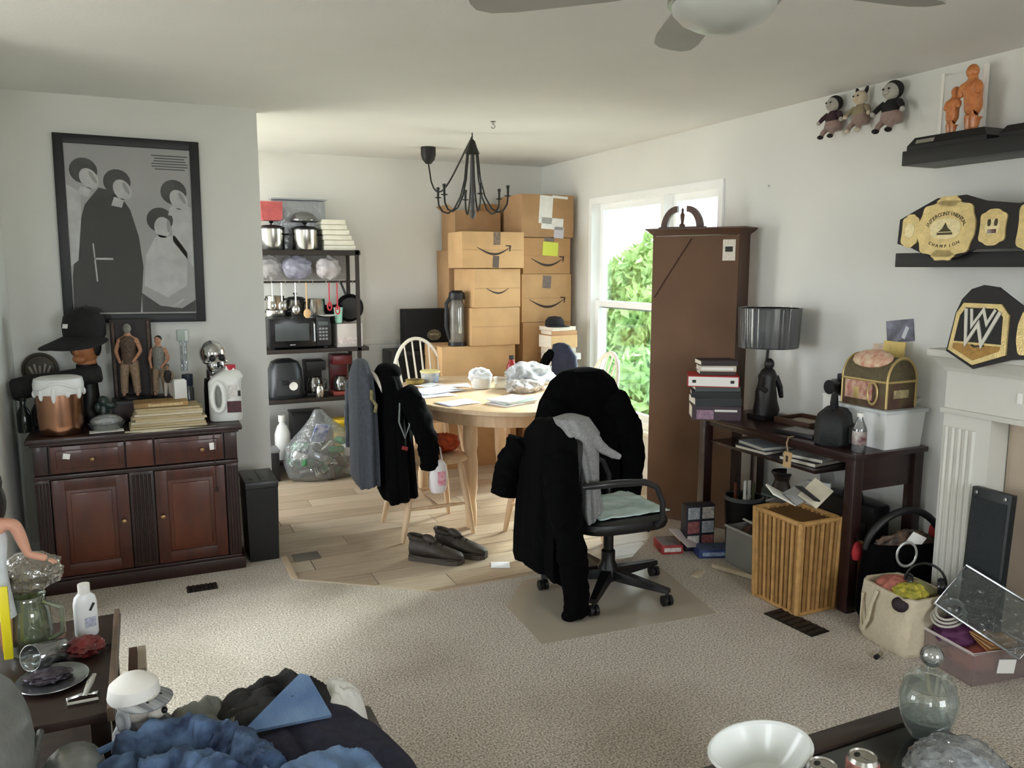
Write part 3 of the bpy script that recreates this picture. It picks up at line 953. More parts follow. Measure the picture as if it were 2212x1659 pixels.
# hanging plug-in on the wall
t = thing('wall_tube_holder', 'pale clear tube holder hanging on the wall under the poster', 'holder', (0.20, YP, 0.99))
MB().box((0, -0.012, 0.195), (0.06, 0.022, 0.065), bev=0.005).build('holder_body', mat('pale_green_plastic', (176, 190, 180), 0.4), t)
MB().box((0.018, -0.025, 0.195), (0.014, 0.004, 0.058)).build('white_strip', M_PLA, t)
MB().cyl((0, -0.014, 0.0), (0, -0.014, 0.165), 0.016, seg=14).build('clear_tube', M_CLEARB, t)

# black bin beside the sideboard
t = thing('waste_bin', 'tall narrow black lidded waste bin beside the sideboard', 'bin', (0.525, 4.50, 0), 0.0)
MB().loft([[(x * w_, y_ * d_, z) for x, y_ in ((-1, -1), (1, -1), (1, 1), (-1, 1))] for w_, d_, z in ((0.075, 0.145, 0), (0.082, 0.152, 0.37), (0.082, 0.152, 0.40))]).build('bin_body', M_BLACK, t, smooth=False)
MB().box((0, 0, 0.418), (0.172, 0.312, 0.035), bev=0.008).box((0.012, 0, 0.436), (0.03, 0.22, 0.008), bev=0.003).box((-0.045, -0.05, 0.437), (0.02, 0.02, 0.008), bev=0.002).build('lid', mat('bin_lid_plastic', (42, 43, 44), 0.35), t)
# floor register by the sideboard
for loc, rz, lb in (((0.19, 4.09, 0.0), 0.0, 'dark floor vent grille in the carpet before the sideboard'), ((2.56, 2.58, 0.0), math.radians(5), 'dark floor vent grille in the carpet beside the wicker hamper')):
    t = thing('floor_vent', lb, 'vent', loc, rz)
    wv, dv = (0.14, 0.08) if rz == 0 else (0.11, 0.27)
    fm = MB()
    fm.box((0, 0, 0.002), (wv, dv, 0.004))
    fm.build('plate', M_BLACK, t)
    n = 7
    for k in range(n):
        if rz == 0:
            MB().box((-wv / 2 + (k + 0.5) * wv / n, 0, 0.006), (wv / n * 0.45, dv * 0.9, 0.005), (0, 0.3, 0)).build('slat', mat('vent_metal', (62, 54, 50), 0.5, 0.6), t)
        else:
            MB().box((0, -dv / 2 + (k + 0.5) * dv / n, 0.006), (wv * 0.9, dv / n * 0.45, 0.005), (0.3, 0, 0)).build('slat', MATS['vent_metal'], t)
o = MB().box((0, 0, 0.0045), (0.14, 0.11, 0.006), bev=0.002).build('floor_mat', mat('grey_mat', (104, 98, 90), 0.9), loc=(0.74, 4.33, -0.006))
tag(o, 'small grey mat on the laminate beside the black bin', 'mat')
# ------------------------------------------------------------------ ceiling fan
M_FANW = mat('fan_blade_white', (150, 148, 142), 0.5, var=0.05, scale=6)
M_NICK = mat('brushed_nickel', (150, 150, 150), 0.3, 0.9)
FX, FY = 1.34, 1.69
t = thing('ceiling_fan', 'white ceiling fan with a frosted dome light', 'ceiling fan', (FX, FY, 2.0))
MB().lathe([(0.075, 0.44), (0.075, 0.41), (0.03, 0.38), (0.0, 0.38)], seg=24).build('canopy', M_NICK, t)
MB().cyl((0, 0, 0.28), (0, 0, 0.40), 0.014).build('down_rod', M_NICK, t)
MB().lathe([(0.03, 0.345), (0.10, 0.33), (0.112, 0.29), (0.108, 0.25), (0.09, 0.235), (0.0, 0.23)], seg=28).build('motor_housing', M_NICK, t)
MB().lathe([(0.09, 0.235), (0.128, 0.225), (0.136, 0.212), (0.136, 0.20), (0.128, 0.198), (0.0, 0.205)], seg=32).build('light_ring', M_NICK, t)
MB().lathe([(0.128, 0.202), (0.124, 0.182), (0.103, 0.16), (0.068, 0.142), (0.03, 0.134), (0.0, 0.133)], seg=32).build('glass_dome', mat('frosted_glass', (176, 178, 174), 0.35, coat=0.3), t)
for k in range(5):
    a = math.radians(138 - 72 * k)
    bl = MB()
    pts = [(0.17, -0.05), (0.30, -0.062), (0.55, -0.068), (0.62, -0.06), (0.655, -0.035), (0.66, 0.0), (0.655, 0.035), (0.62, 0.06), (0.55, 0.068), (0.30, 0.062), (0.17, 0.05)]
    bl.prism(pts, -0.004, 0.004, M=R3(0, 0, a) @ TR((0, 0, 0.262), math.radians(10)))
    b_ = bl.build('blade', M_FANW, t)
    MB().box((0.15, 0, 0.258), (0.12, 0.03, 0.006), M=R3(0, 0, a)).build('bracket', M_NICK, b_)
# small ceiling hook
t = thing('ceiling_hook', 'tiny metal hook in the ceiling in front of the chandelier', 'hook', (2.011, 4.689, CEIL))
MB().lathe([(0.016, 0), (0.016, -0.004), (0.004, -0.006), (0.004, -0.02)], seg=12).build('plate', M_NICK, t)
MB().tube([(0.012 * math.sin(q), 0, -0.03 + 0.012 * math.cos(q)) for q in [i * 0.5 for i in range(10)]], 0.003, 6).build('hook', M_NICK, t)

# ------------------------------------------------------------------ chandelier with a swagged cable
M_IRON = mat('black_iron', (30, 28, 27), 0.5, 0.3)
HX, HY = 2.054, 5.139
t = thing('chandelier', 'black wrought iron chandelier with curved candle arms', 'chandelier', (HX, HY, 1.9))
MB().lathe([(0.006, 0.50), (0.02, 0.485), (0.03, 0.45), (0.045, 0.415), (0.048, 0.405), (0.0, 0.40)], seg=18).build('top_cone', M_IRON, t)
MB().cyl((0, 0, 0.02), (0, 0, 0.41), 0.011, seg=10).lathe([(0.003, -0.02), (0.02, 0.0), (0.022, 0.02), (0.012, 0.05), (0.016, 0.10), (0.010, 0.13)], seg=14).build('stem', mat('iron_grey', (70, 66, 68), 0.5, 0.3), t)
MB().tube([(0, 0, 0.49), (0, 0, 0.54)], 0.004, 6).build('hanging_link', M_IRON, t)
for k in range(6):
    a = math.radians(20 + 60 * k)
    ca, sa = math.cos(a), math.sin(a)
    prof = [(0.035, 0.42), (0.045, 0.33), (0.055, 0.24), (0.085, 0.13), (0.13, 0.05), (0.175, 0.022), (0.215, 0.035), (0.24, 0.075), (0.245, 0.12)]
    ar = MB().tube([(r * ca, r * sa, z) for r, z in prof], 0.006, 8).build('arm', M_IRON, t)
    c = Vector((0.245 * ca, 0.245 * sa, 0.12))
    MB().lathe([(0.004, 0), (0.022, 0.006), (0.024, 0.01), (0.008, 0.012), (0.009, 0.055), (0.012, 0.06), (0.012, 0.075), (0, 0.075)], c=c, seg=12).build('candle_socket', M_IRON, ar)
t2 = thing('swag_cable', 'black ceiling cup with a drooping cable feeding the chandelier', 'ceiling cup', (1.997, 5.873, CEIL))
MB().lathe([(0.055, 0), (0.055, -0.055), (0.045, -0.09), (0.02, -0.12), (0.0, -0.122)], seg=20).build('cup', M_IRON, t2)
sag = []
for i in range(17):
    u = i / 16
    sag.append(((HX - 1.997) * u, (HY - 5.873) * u, -0.115 - 0.0 * u - 0.27 * math.sin(PI * u ** 0.62) * (1 - 0.25 * u) + 0.09 * u))
MB().tube(sag, 0.006, 8).build('cable', M_IRON, t2)

# ------------------------------------------------------------------ dining table
M_BIRCH = mat('pale_birch', (206, 176, 142), 0.42, col2=(222, 196, 164), scale=5, stretch=(1, 8, 1), coat=0.1)
M_BIRCHL = mat('pale_birch_legs', (200, 168, 132), 0.45, col2=(216, 188, 154), scale=5, stretch=(6, 6, 1))
TX, TY, TZT = 2.05, 4.90, 0.75
t = thing('dining_table', 'oval pale wooden dining table covered with papers', 'table', (TX, TY, 0))
rx, ry = 0.585, 0.83


def oval(s_, n=48):
    return [(rx * s_ * math.cos(2 * PI * i / n), ry * s_ * math.sin(2 * PI * i / n)) for i in range(n)]


top = MB().loft([[(x, y, z) for x, y in oval(f)] for f, z in ((0.975, 0.718), (1.0, 0.724), (1.0, 0.744), (0.99, 0.75))]).build('tabletop', M_BIRCH, t)
MB().loft([[(x, y, z) for x, y in oval(0.88)] for z in (0.64, 0.7185)]).build('apron', M_BIRCHL, t)
for sx in (-1, 1):
    for sy in (-1, 1):
        MB().lathe([(0.026, -0.006), (0.034, 0.02), (0.036, 0.12), (0.030, 0.16), (0.041, 0.24), (0.044, 0.40), (0.036, 0.47), (0.044, 0.50), (0.044, 0.66)], c=(sx * 0.30, sy * 0.46, 0), seg=18).build('leg', M_BIRCHL, t)

# ------------------------------------------------------------------ bow-back chairs
M_CRM = mat('cream_paint', (226, 218, 204), 0.45, var=0.05, scale=6)


def bow_chair(label, loc, rz, cushion=False, s=1.0):
    """faces local +y; back bow at local -y"""
    t = thing('dining_chair', label, 'chair', loc, rz, 'bow-back chairs around the dining table')
    t.scale = (s, s, s)
    n = 28
    seat = []
    for f, z in ((0.93, 0.43), (1.0, 0.437), (1.0, 0.452), (0.96, 0.46)):
        seat.append([(0.225 * f * math.copysign(abs(math.cos(q)) ** 0.7, math.cos(q)) * (1.0 + 0.08 * math.sin(q)), 0.21 * f * math.copysign(abs(math.sin(q)) ** 0.7, math.sin(q)), z) for q in [2 * PI * i / n for i in range(n)]])
    MB().loft(seat).build('seat', M_BIRCHL, t)
    bow = []
    for i in range(25):
        q = PI * i / 24
        bx = 0.20 * math.cos(q)
        bz = 0.62 + 0.34 * math.sin(q) if 0 < i < 24 else 0.46
        bow.append((bx, -0.175 - 0.16 * max(0, bz - 0.46) / 0.5, bz))
    bow = [(0.185, -0.17, 0.45), (0.195, -0.20, 0.55)] + bow[1:-1] + [(-0.195, -0.20, 0.55), (-0.185, -0.17, 0.45)]
    MB().tube(bow, 0.0135, 10).build('bow', M_CRM, t)
    for k in range(6):
        x = -0.125 + 0.05 * k
        zt = 0.62 + 0.34 * math.sqrt(max(0, 1 - (x * 1.25 / 0.20) ** 2)) - 0.004
        MB().tube([(x, -0.165, 0.455), (x * 1.1, -0.165 - 0.16 * 0.3, 0.62), (x * 1.25, -0.175 - 0.16 * (zt - 0.46) / 0.5, zt)], [0.008, 0.009, 0.006], 8).build('spindle', M_CRM, t)
    lp = {}
    for sx in (-1, 1):
        for sy in (-1, 1):
            p1 = Vector((sx * 0.15, sy * 0.14, 0.435))
            p0 = Vector((sx * 0.215, sy * (0.20 if sy > 0 else 0.235), -0.004))
            pts = [p0, p0.lerp(p1, 0.25), p0.lerp(p1, 0.5), p0.lerp(p1, 0.75), p1]
            MB().tube(pts, [0.013, 0.019, 0.021, 0.020, 0.016], 10).build('leg', M_BIRCHL, t)
            lp[(sx, sy)] = p0.lerp(p1, 0.42)
    for sx in (-1, 1):
        MB().tube([lp[(sx, -1)], (lp[(sx, -1)] + lp[(sx, 1)]) / 2, lp[(sx, 1)]], [0.008, 0.013, 0.008], 8).build('stretcher', M_BIRCHL, t)
    MB().tube([(lp[(-1, -1)] + lp[(-1, 1)]) / 2, (lp[(1, -1)] + lp[(1, 1)]) / 2], 0.011, 8).build('stretcher', M_BIRCHL, t)
    return t


bow_chair('pale wooden chair hung with a black jacket and a grey jacket', (1.52, 4.54, -0.002), -PI / 2, s=1.0)
bow_chair('cream bow-back chair standing before the black speaker case', (1.92, 5.66, -0.002), PI, s=1.06)
bow_chair('bow-back chair beside the window with bare spindles', (2.69, 4.93, -0.002), PI / 2, s=1.0)
bow_chair('bow-back chair by the book pile with a navy coat over its back', (2.67, 5.42, -0.002), math.radians(110), s=0.95)
bow_chair('bow-back chair with its back and seat buried under a big black coat', (2.12, 4.08, -0.002), 0.0, s=1.0)

# ------------------------------------------------------------------ garments
M_BLK = mat('black_cloth', (6, 6, 7), 0.95, var=0.3, scale=30, spec=0.08, bump=0.25, bscale=60)
M_BLKS = mat('black_shiny_cloth', (16, 16, 18), 0.55, var=0.3, scale=30, spec=0.4)
M_GRYJ = mat('charcoal_cloth', (70, 74, 82), 0.9, var=0.15, scale=40)
M_NAVY = mat('navy_cloth', (34, 38, 56), 0.9, var=0.2, scale=40)
M_GREY = mat('heather_grey_cloth', (136, 136, 136), 0.95, var=0.18, scale=90)


def drape(mb, rings, seed=0, folds=7, amp=0.12, n=56):
    """garment shell: rings = (z, cx, cy, half_x, half_y); vertical folds grow towards the hem"""
    rnd = random.Random(seed)
    ph = [rnd.uniform(0, 6.28) for _ in range(4)]
    out = []
    N = len(rings)
    for k, (z, cx, cy, hx, hy) in enumerate(rings):
        f = amp * (k / max(1, N - 1)) ** 0.8
        r_ = []
        for i in range(n):
            q = 2 * PI * i / n
            m_ = 1 + f * (0.6 * math.sin(folds * q + ph[0] + 0.8 * k / N) + 0.4 * math.sin((folds * 2 - 3) * q + ph[1]) + 0.3 * math.sin(3 * q + ph[2]))
            dz = 0.02 * f / max(amp, 1e-6) * math.sin(2 * q + ph[3]) if k == N - 1 else 0
            r_.append((cx + hx * m_ * math.copysign(abs(math.cos(q)) ** 0.8, math.cos(q)), cy + hy * m_ * math.copysign(abs(math.sin(q)) ** 0.8, math.sin(q)), z + dz))
        out.append(r_)
    mb.loft(out, cap=True)
    return mb


def sleeve(mb, pts, r0, r1, seed=0, flat=0.75, crease=0.16):
    """hanging sleeve: soft, flattened tube with irregular creases"""
    n = 12
    P = [Vector(p) for p in pts]
    m_ = len(P) - 1
    seg = 20
    rings, prevx = [], None
    fine = []
    for i in range(n * m_ + 1):
        u = i / n
        k = min(int(u), m_ - 1)
        fr_ = u - k
        p0, p1, p2, p3 = P[max(k - 1, 0)], P[k], P[k + 1], P[min(k + 2, m_)]
        fine.append(0.5 * ((2 * p1) + (p2 - p0) * fr_ + (2 * p0 - 5 * p1 + 4 * p2 - p3) * fr_ ** 2 + (3 * p1 - p0 - 3 * p2 + p3) * fr_ ** 3))
    N = len(fine)
    for i, p in enumerate(fine):
        tdir = (fine[min(i + 1, N - 1)] - fine[max(i - 1, 0)]).normalized()
        x = tdir.cross(Vector((0, 1, 0.01))).normalized()
        y = tdir.cross(x)
        w_ = i / (N - 1)
        r = r0 + (r1 - r0) * w_
        if w_ < 0.08:
            r *= 0.55 + 0.45 * w_ / 0.08
        ring = []
        for k in range(seg):
            q = 2 * PI * k / seg
            d = Vector((math.cos(q), math.sin(q), i * 0.22 + seed * 3.7))
            rr = r * (1 + 0.22 * nz(d, 1.3) + crease * (0.3 - abs(nz(d, 2.3))) + crease * 0.6 * (0.25 - abs(nz(d + Vector((5, 1, 0)), 4.1))))
            ring.append(p + x * (rr * math.cos(q)) + y * (rr * flat * math.sin(q)))
        rings.append(ring)
    mb.loft(rings)
    return mb


# jackets on the left chair (its bow stands at x about 1.27)
t = thing('black_jacket', 'black jacket with a pale cord hung over the left chair back', 'jacket', (1.30, 4.50, 0.20))
mb = MB()
drape(mb, [(0.80, -0.05, 0.0, 0.015, 0.03), (0.785, -0.05, 0.0, 0.04, 0.10), (0.73, -0.045, 0, 0.06, 0.17), (0.62, -0.03, 0.0, 0.075, 0.225), (0.45, -0.02, 0.0, 0.085, 0.24), (0.25, -0.01, 0, 0.09, 0.235), (0.06, 0.0, 0, 0.095, 0.235), (0.04, 0, 0, 0.08, 0.22)], 3, 8, 0.14)
mb.build('shell', M_BLK, t)
sleeve(MB(), [(0.0, -0.2, 0.70), (0.06, -0.26, 0.55), (0.11, -0.27, 0.38), (0.13, -0.26, 0.24)], 0.075, 0.05, 1).build('sleeve', M_BLK, t)
sleeve(MB(), [(0.02, 0.2, 0.68), (0.07, 0.24, 0.52), (0.10, 0.24, 0.36)], 0.07, 0.05, 2).build('sleeve', M_BLK, t)
MB().ball((-0.03, 0.0, 0.77), (0.07, 0.13, 0.05), 16, 10).build('collar', M_BLK, t)
MB().tube([(-0.03, -0.225, 0.66), (-0.05, -0.262, 0.52), (-0.02, -0.27, 0.43), (0.01, -0.262, 0.50), (-0.005, -0.24, 0.62)], 0.005, 6).build('drawcord', mat('grey_cord', (120, 126, 122), 0.7), t)
MB().box((-0.02, -0.262, 0.37), (0.035, 0.004, 0.02), (0, 0.3, 0)).build('red_tag', mat('red_tag_cloth', (130, 40, 44), 0.8), t)
t = thing('grey_jacket', 'charcoal grey jacket hanging behind the black jacket on the left chair', 'jacket', (1.16, 4.56, 0.28))
mb = MB()
drape(mb, [(0.76, -0.03, 0.02, 0.02, 0.03), (0.745, -0.03, 0.02, 0.035, 0.09), (0.66, -0.03, 0.02, 0.05, 0.17), (0.5, -0.025, 0.02, 0.055, 0.2), (0.25, -0.02, 0.02, 0.06, 0.2), (0.05, -0.02, 0.02, 0.06, 0.2), (0.03, -0.02, 0.02, 0.05, 0.19)], 8, 7, 0.13)
mb.build('shell', M_GRYJ, t)
MB().tube([(-0.02, -0.17, 0.60), (-0.03, -0.2, 0.56), (0.0, -0.19, 0.52), (-0.01, -0.2, 0.48)], 0.010, 8).build('scarf_end', mat('olive_plaid', (128, 120, 84), 0.9, var=0.4, scale=60), t)
sleeve(MB(), [(-0.02, 0.2, 0.62), (-0.03, 0.25, 0.45), (-0.03, 0.25, 0.2)], 0.055, 0.045, 4).build('sleeve', M_GRYJ, t)

# big black coat over the chair with its back to the room
t = thing('black_coat', 'big black coat spread over the back of the near dining chair', 'coat', (2.13, 3.78, 0.10))
mb = MB()
drape(mb, [(0.93, 0.0, -0.02, 0.05, 0.03), (0.915, 0.0, -0.02, 0.12, 0.055), (0.86, 0.0, -0.015, 0.185, 0.075), (0.76, 0.005, 0.0, 0.235, 0.09), (0.62, 0.008, 0.01, 0.262, 0.10), (0.45, 0.012, 0.02, 0.272, 0.105), (0.28, 0.015, 0.03, 0.28, 0.11), (0.14, 0.02, 0.03, 0.285, 0.112), (0.09, 0.02, 0.03, 0.275, 0.10)], 5, 9, 0.16)
mb.build('shell', M_BLK, t)
sleeve(MB(), [(0.15, -0.05, 0.78), (0.25, -0.08, 0.60), (0.29, -0.09, 0.40), (0.275, -0.08, 0.16)], 0.085, 0.055, 6).build('sleeve', M_BLK, t)
sleeve(MB(), [(-0.16, -0.05, 0.76), (-0.25, -0.07, 0.58), (-0.275, -0.08, 0.36)], 0.085, 0.06, 7).build('sleeve', M_BLK, t)

# navy coat on the far chair
t = thing('navy_coat', 'navy and black coat hung on the chair beside the book pile', 'coat', (2.93, 5.51, 0.45), math.radians(110))
mb = MB()
drape(mb, [(0.535, 0, 0, 0.03, 0.02), (0.52, 0.0, 0.0, 0.08, 0.03), (0.44, -0.03, 0.0, 0.12, 0.045), (0.30, -0.05, 0, 0.12, 0.05), (0.12, -0.07, 0, 0.10, 0.05), (0.02, -0.08, 0, 0.09, 0.045)], 11, 6, 0.16)
mb.build('shell', M_NAVY, t)
sleeve(MB(), [(0.06, 0.03, 0.47), (0.13, 0.06, 0.36), (0.16, 0.06, 0.18)], 0.04, 0.035, 2).build('sleeve', M_BLK, t)

# ------------------------------------------------------------------ things on the table
TT = TZT + 0.0006
M_PAPER = mat('white_paper', (232, 232, 236), 0.7, var=0.02, scale=5)
M_PAPERB = mat('bluish_paper', (214, 216, 232), 0.7, var=0.03, scale=5)


def sheet(label, x, y, w_, h_, rz, m, z, th=0.0015, group='papers on the dining table', name='paper_sheet', cat='paper'):
    o = MB().grid(lambda u, v: ((u - 0.5) * w_, (v - 0.5) * h_, 0.0015 + 0.0035 * math.sin(3.1 * u + 2 * v) ** 2), 6, 6).build(name, m, loc=(x, y, z), rot=(0, 0, rz), solid=th)
    return tag(o, label, cat, group)


sheet('large lilac tinted sheet spread at the left of the table', 1.72, 5.02, 0.34, 0.26, 0.3, M_PAPERB, TT + 0.006)
sheet('white sheet lying under the lilac sheet', 1.66, 4.88, 0.26, 0.21, 0.15, M_PAPER, TT)
sheet('single white letter near the front edge of the table', 1.70, 4.52, 0.24, 0.17, 0.25, M_PAPERB, TT)
sheet('pinkish bill beside the napkin cup', 1.93, 5.20, 0.22, 0.16, -0.2, mat('pink_paper', (222, 206, 206), 0.7), TT)
sheet('small white slip beside the margarine tub', 1.78, 5.30, 0.18, 0.12, 0.6, M_PAPER, TT)
# magazines
for k, (dx, dy, rz, col, lb) in enumerate(((0, 0, 0.35, (226, 228, 224), 'white magazine at the bottom of the pile by the coat'), (0.02, 0.015, 0.22, (170, 206, 190), 'mint green magazine on the pile by the coat'),
                                           (0.01, 0.02, 0.45, (206, 222, 214), 'pale green booklet on top of the magazine pile'))):
    t = thing('magazine', lb, 'magazine', (1.99 + dx, 4.38 + dy, TT + 0.010 * k), rz, 'magazines on the dining table')
    MB().box((0, 0, 0.0045), (0.24, 0.18, 0.007)).build('pages', M_PAPER, t)
    MB().box((0, 0, 0.0088), (0.242, 0.182, 0.0012)).build('cover', mat('mag_cover_%d' % k, col, 0.4, var=0.12, scale=18), t)
# margarine tub
t = thing('margarine_tub', 'cream and yellow margarine tub on the dining table', 'tub', (1.85, 5.47, TT))
MB().lathe([(0.055, 0), (0.06, 0.003), (0.068, 0.07), (0.066, 0.07), (0.0, 0.066)], seg=24).build('tub', mat('tub_print', (214, 208, 190), 0.45, col2=(120, 140, 170), scale=14), t)
MB().lathe([(0.071, 0.068), (0.073, 0.07), (0.073, 0.08), (0.064, 0.084), (0, 0.084)], seg=24).build('lid', mat('tub_lid', (226, 212, 150), 0.45), t)
t = thing('brown_dish', 'small olive brown dish beside the margarine tub', 'dish', (1.72, 5.42, TT))
MB().lathe([(0.035, 0), (0.06, 0.006), (0.068, 0.03), (0.064, 0.03), (0.05, 0.012), (0, 0.01)], seg=20).build('dish', mat('olive_glaze', (150, 132, 72), 0.4, var=0.3, scale=20), t)
MB().ball((0, 0, 0.02), (0.045, 0.045, 0.02), 12, 8).build('contents', mat('dark_snack', (96, 78, 44), 0.7, var=0.4, scale=60), t)
# napkin cup
t = thing('white_bowl', 'white bowl stuffed with crumpled napkins in the middle of the table', 'bowl', (2.06, 5.02, TT))
MB().lathe([(0.04, 0), (0.06, 0.004), (0.075, 0.075), (0.071, 0.075), (0.055, 0.012), (0, 0.01)], seg=24).build('bowl', M_PLA, t)


def crumple(mb, c, r, seed, k=0.35, fr_=3.0, nu=44, nv=28):
    """crumpled soft blob with fold ridges"""
    c = Vector(c)
    vs = []
    nu, nv = max(nu, 44), max(nv, 28)
    for j in range(nv + 1):
        ph = PI * j / nv
        row_ = []
        for i in range(nu):
            th = 2 * PI * i / nu
            d = Vector((math.sin(ph) * math.cos(th), math.sin(ph) * math.sin(th), math.cos(ph)))
            a_ = nz(d + Vector((seed, 0, 0)), fr_ * 0.55)
            b_ = nz(d + Vector((0, seed, 0)), fr_ * 1.2)
            n_ = 1 + k * (0.35 - 1.1 * abs(a_)) + 0.45 * k * (0.3 - abs(b_)) + 0.25 * k * nz(d + Vector((0, 0, seed)), 1.1)
            row_.append(c + Vector((d.x * r[0] * n_, d.y * r[1] * n_, d.z * r[2] * n_)))
        vs.append(row_)
    mb.loft(vs, cap=False)
    bmesh.ops.remove_doubles(mb.bm, verts=mb.bm.verts, dist=1e-5)
    return mb


crumple(MB(), (-0.01, 0, 0.09), (0.075, 0.06, 0.05), 4).build('napkins', mat('tissue_white', (228, 232, 238), 0.8), t)
t = thing('clear_tub', 'clear plastic tub beside the napkin bowl', 'tub', (2.20, 4.98, TT))
MB().lathe([(0.05, 0), (0.055, 0.003), (0.065, 0.07), (0.067, 0.072)], seg=24, cap=False).build('tub', M_CLEARB, t)
# crinkled grocery bag heap
t = thing('grocery_bag', 'crumpled white and clear shopping bag heaped on the table by the coat', 'bag', (2.36, 4.88, TT))
crumple(MB(), (0, 0, 0.085), (0.15, 0.14, 0.085), 9, 0.5, 2.6, 30, 18).build('bag_film', mat('bag_white', (214, 218, 222), 0.35, col2=(150, 152, 156), scale=14), t, angle=50)
crumple(MB(), (-0.1, -0.12, 0.04), (0.12, 0.09, 0.045), 12, 0.5, 3.2, 26, 14).build('bag_contents', mat('bag_speckle', (160, 150, 148), 0.5, col2=(226, 226, 226), scale=60), t, angle=50)
# orange bag and white carrier on the left chair seat
t = thing('orange_bag', 'crumpled orange net bag on the left chair seat', 'bag', (1.60, 4.52, 0.46))
crumple(MB(), (0, 0, 0.055), (0.10, 0.07, 0.055), 21, 0.4, 3.0).build('net', mat('orange_plastic', (206, 84, 40), 0.5, col2=(150, 56, 30), scale=40), t, angle=50)
t = thing('carrier_bag', 'white and pink carrier bag hanging beside the black jacket', 'bag', (1.47, 4.23, 0.30))
MB().loft([[(0.05 * w_ * math.copysign(abs(math.cos(q)) ** 0.7, math.cos(q)) * (1 + 0.08 * math.sin(5 * q + z * 30)), 0.03 * w_ * math.sin(q), z) for q in [2 * PI * i / 24 for i in range(24)]] for w_, z in ((0.75, 0.0), (1.0, 0.03), (1.05, 0.1), (0.9, 0.16), (0.5, 0.19))]).build('bag', mat('white_bag', (226, 220, 222), 0.4), t)
MB().box((0.01, -0.030, 0.085), (0.045, 0.004, 0.08), bev=0.001).build('pink_print', mat('pink_ink', (208, 92, 120), 0.5, col2=(232, 190, 200), scale=40), t)
MB().tube([(-0.025, 0, 0.18), (-0.02, 0.02, 0.25), (0.0, 0.05, 0.275), (0.02, 0.02, 0.25), (0.025, 0, 0.18)], 0.004, 6).build('handles', MATS['white_bag'], t)

# shoes on the laminate
M_SHOE = mat('dark_brown_leather', (52, 45, 38), 0.6, var=0.3, scale=30)
M_SOLE = mat('shoe_sole', (66, 58, 50), 0.7)


def shoe(label, loc, rz):
    t = thing('shoe', label, 'shoe', loc, rz, 'pair of worn shoes by the table')
    secs = [(-0.15, 0.02, 0.085), (-0.142, 0.040, 0.118), (-0.11, 0.044, 0.125), (-0.06, 0.043, 0.112), (0.0, 0.047, 0.105), (0.05, 0.053, 0.085), (0.10, 0.052, 0.07), (0.14, 0.040, 0.058), (0.158, 0.018, 0.045)]
    rings = []
    for x, w_, h_ in secs:
        rings.append([(x, w_ * math.cos(q) * (1.0 if math.sin(q) < 0.3 else 0.9), 0.022 + max(0, h_ - 0.022) * (0.5 + 0.5 * math.sin(q))) for q in [2 * PI * i / 18 for i in range(18)]])
    MB().loft(rings).build('upper', M_SHOE, t)
    so = [[(x, w_ * 1.08, z) for x, w_, h_ in secs] + [(x, -w_ * 1.08, z) for x, w_, h_ in reversed(secs)] for z in (0.0, 0.026)]
    MB().loft(so).build('sole', M_SOLE, t, smooth=False)
    MB().tube([(-0.105 + 0.05 * math.cos(q), 0.030 * math.sin(q), 0.122 - 0.010 * math.cos(q)) for q in [2 * PI * i / 16 for i in range(16)]], 0.010, 8, closed=True).build('collar', M_SHOE, t)
    MB().ball((-0.035, 0, 0.118), (0.045, 0.026, 0.022), 12, 8, (0, 0.35, 0)).build('tongue', M_SHOE, t)
    MB().ball((-0.105, 0, 0.120), (0.042, 0.024, 0.012), 12, 8).build('opening', M_BLACK, t)
    MB().box((-0.152, 0, 0.118), (0.006, 0.022, 0.03), (0, -0.15, 0), bev=0.002).build('heel_tab', M_SOLE, t)
    MB().tube([(0.155 * math.cos(q) * 0.99 - 0.0, 0.055 * math.sin(q), 0.028) for q in [2 * PI * i / 24 for i in range(24)]], 0.004, 6, closed=True).build('welt', M_SOLE, t)
    for k in range(3):
        MB().tube([(-0.02 + 0.028 * k, -0.030, 0.098 - 0.011 * k), (-0.016 + 0.028 * k, 0, 0.122 - 0.014 * k), (-0.02 + 0.028 * k, 0.030, 0.098 - 0.011 * k)], 0.0035, 6).build('lace', M_BLACK, t)
    return t


shoe('dark brown shoe standing closer to the left chair leg', (1.365, 3.985, -0.006), math.radians(-42))
shoe('dark brown shoe standing closer to the paper scrap', (1.52, 4.02, -0.006), math.radians(-48))
tag(MB().box((0, 0, 0.0015), (0.10, 0.085, 0.002)).build('paper_scrap', M_PAPER, loc=(1.655, 3.78, -0.0055), rot=(0, 0, -0.4)), 'white scrap of paper on the laminate beside the shoes', 'paper')
# ------------------------------------------------------------------ kitchen rack in the dining corner
M_RACK = mat('dark_rack_metal', (46, 38, 34), 0.5, 0.2)
M_STEEL = mat('stainless_steel', (190, 188, 182), 0.22, 1.0, var=0.08, scale=8)
M_GLASSD = clear('smoked_glass', (180, 184, 186), gloss=0.15, haze=0.12, rough=0.05)
RX0, RX1, RY0, RY1 = 0.45, 1.54, 6.20, 6.54
t = thing('kitchen_rack', 'tall dark metal kitchen rack loaded with pots and appliances', 'rack', (RX0, RY1, -0.006))
rw, rd = RX1 - RX0, RY1 - RY0
for x in (0.015, rw - 0.015):
    for y_, zt in ((-0.012, 1.70), (-rd + 0.012, 1.70)):
        MB().box((x, y_, zt / 2), (0.028, 0.024, zt)).build('post', M_RACK, t)
for z, ex, th in ((0.10, 0.05, 0.025), (0.575, 0.03, 0.03), (0.955, 0.06, 0.03), (1.695, 0.01, 0.035)):
    MB().box((rw / 2 + ex / 2, -rd / 2, z - th / 2), (rw + ex, rd, th), bev=0.003).build('shelf', M_RACK, t)
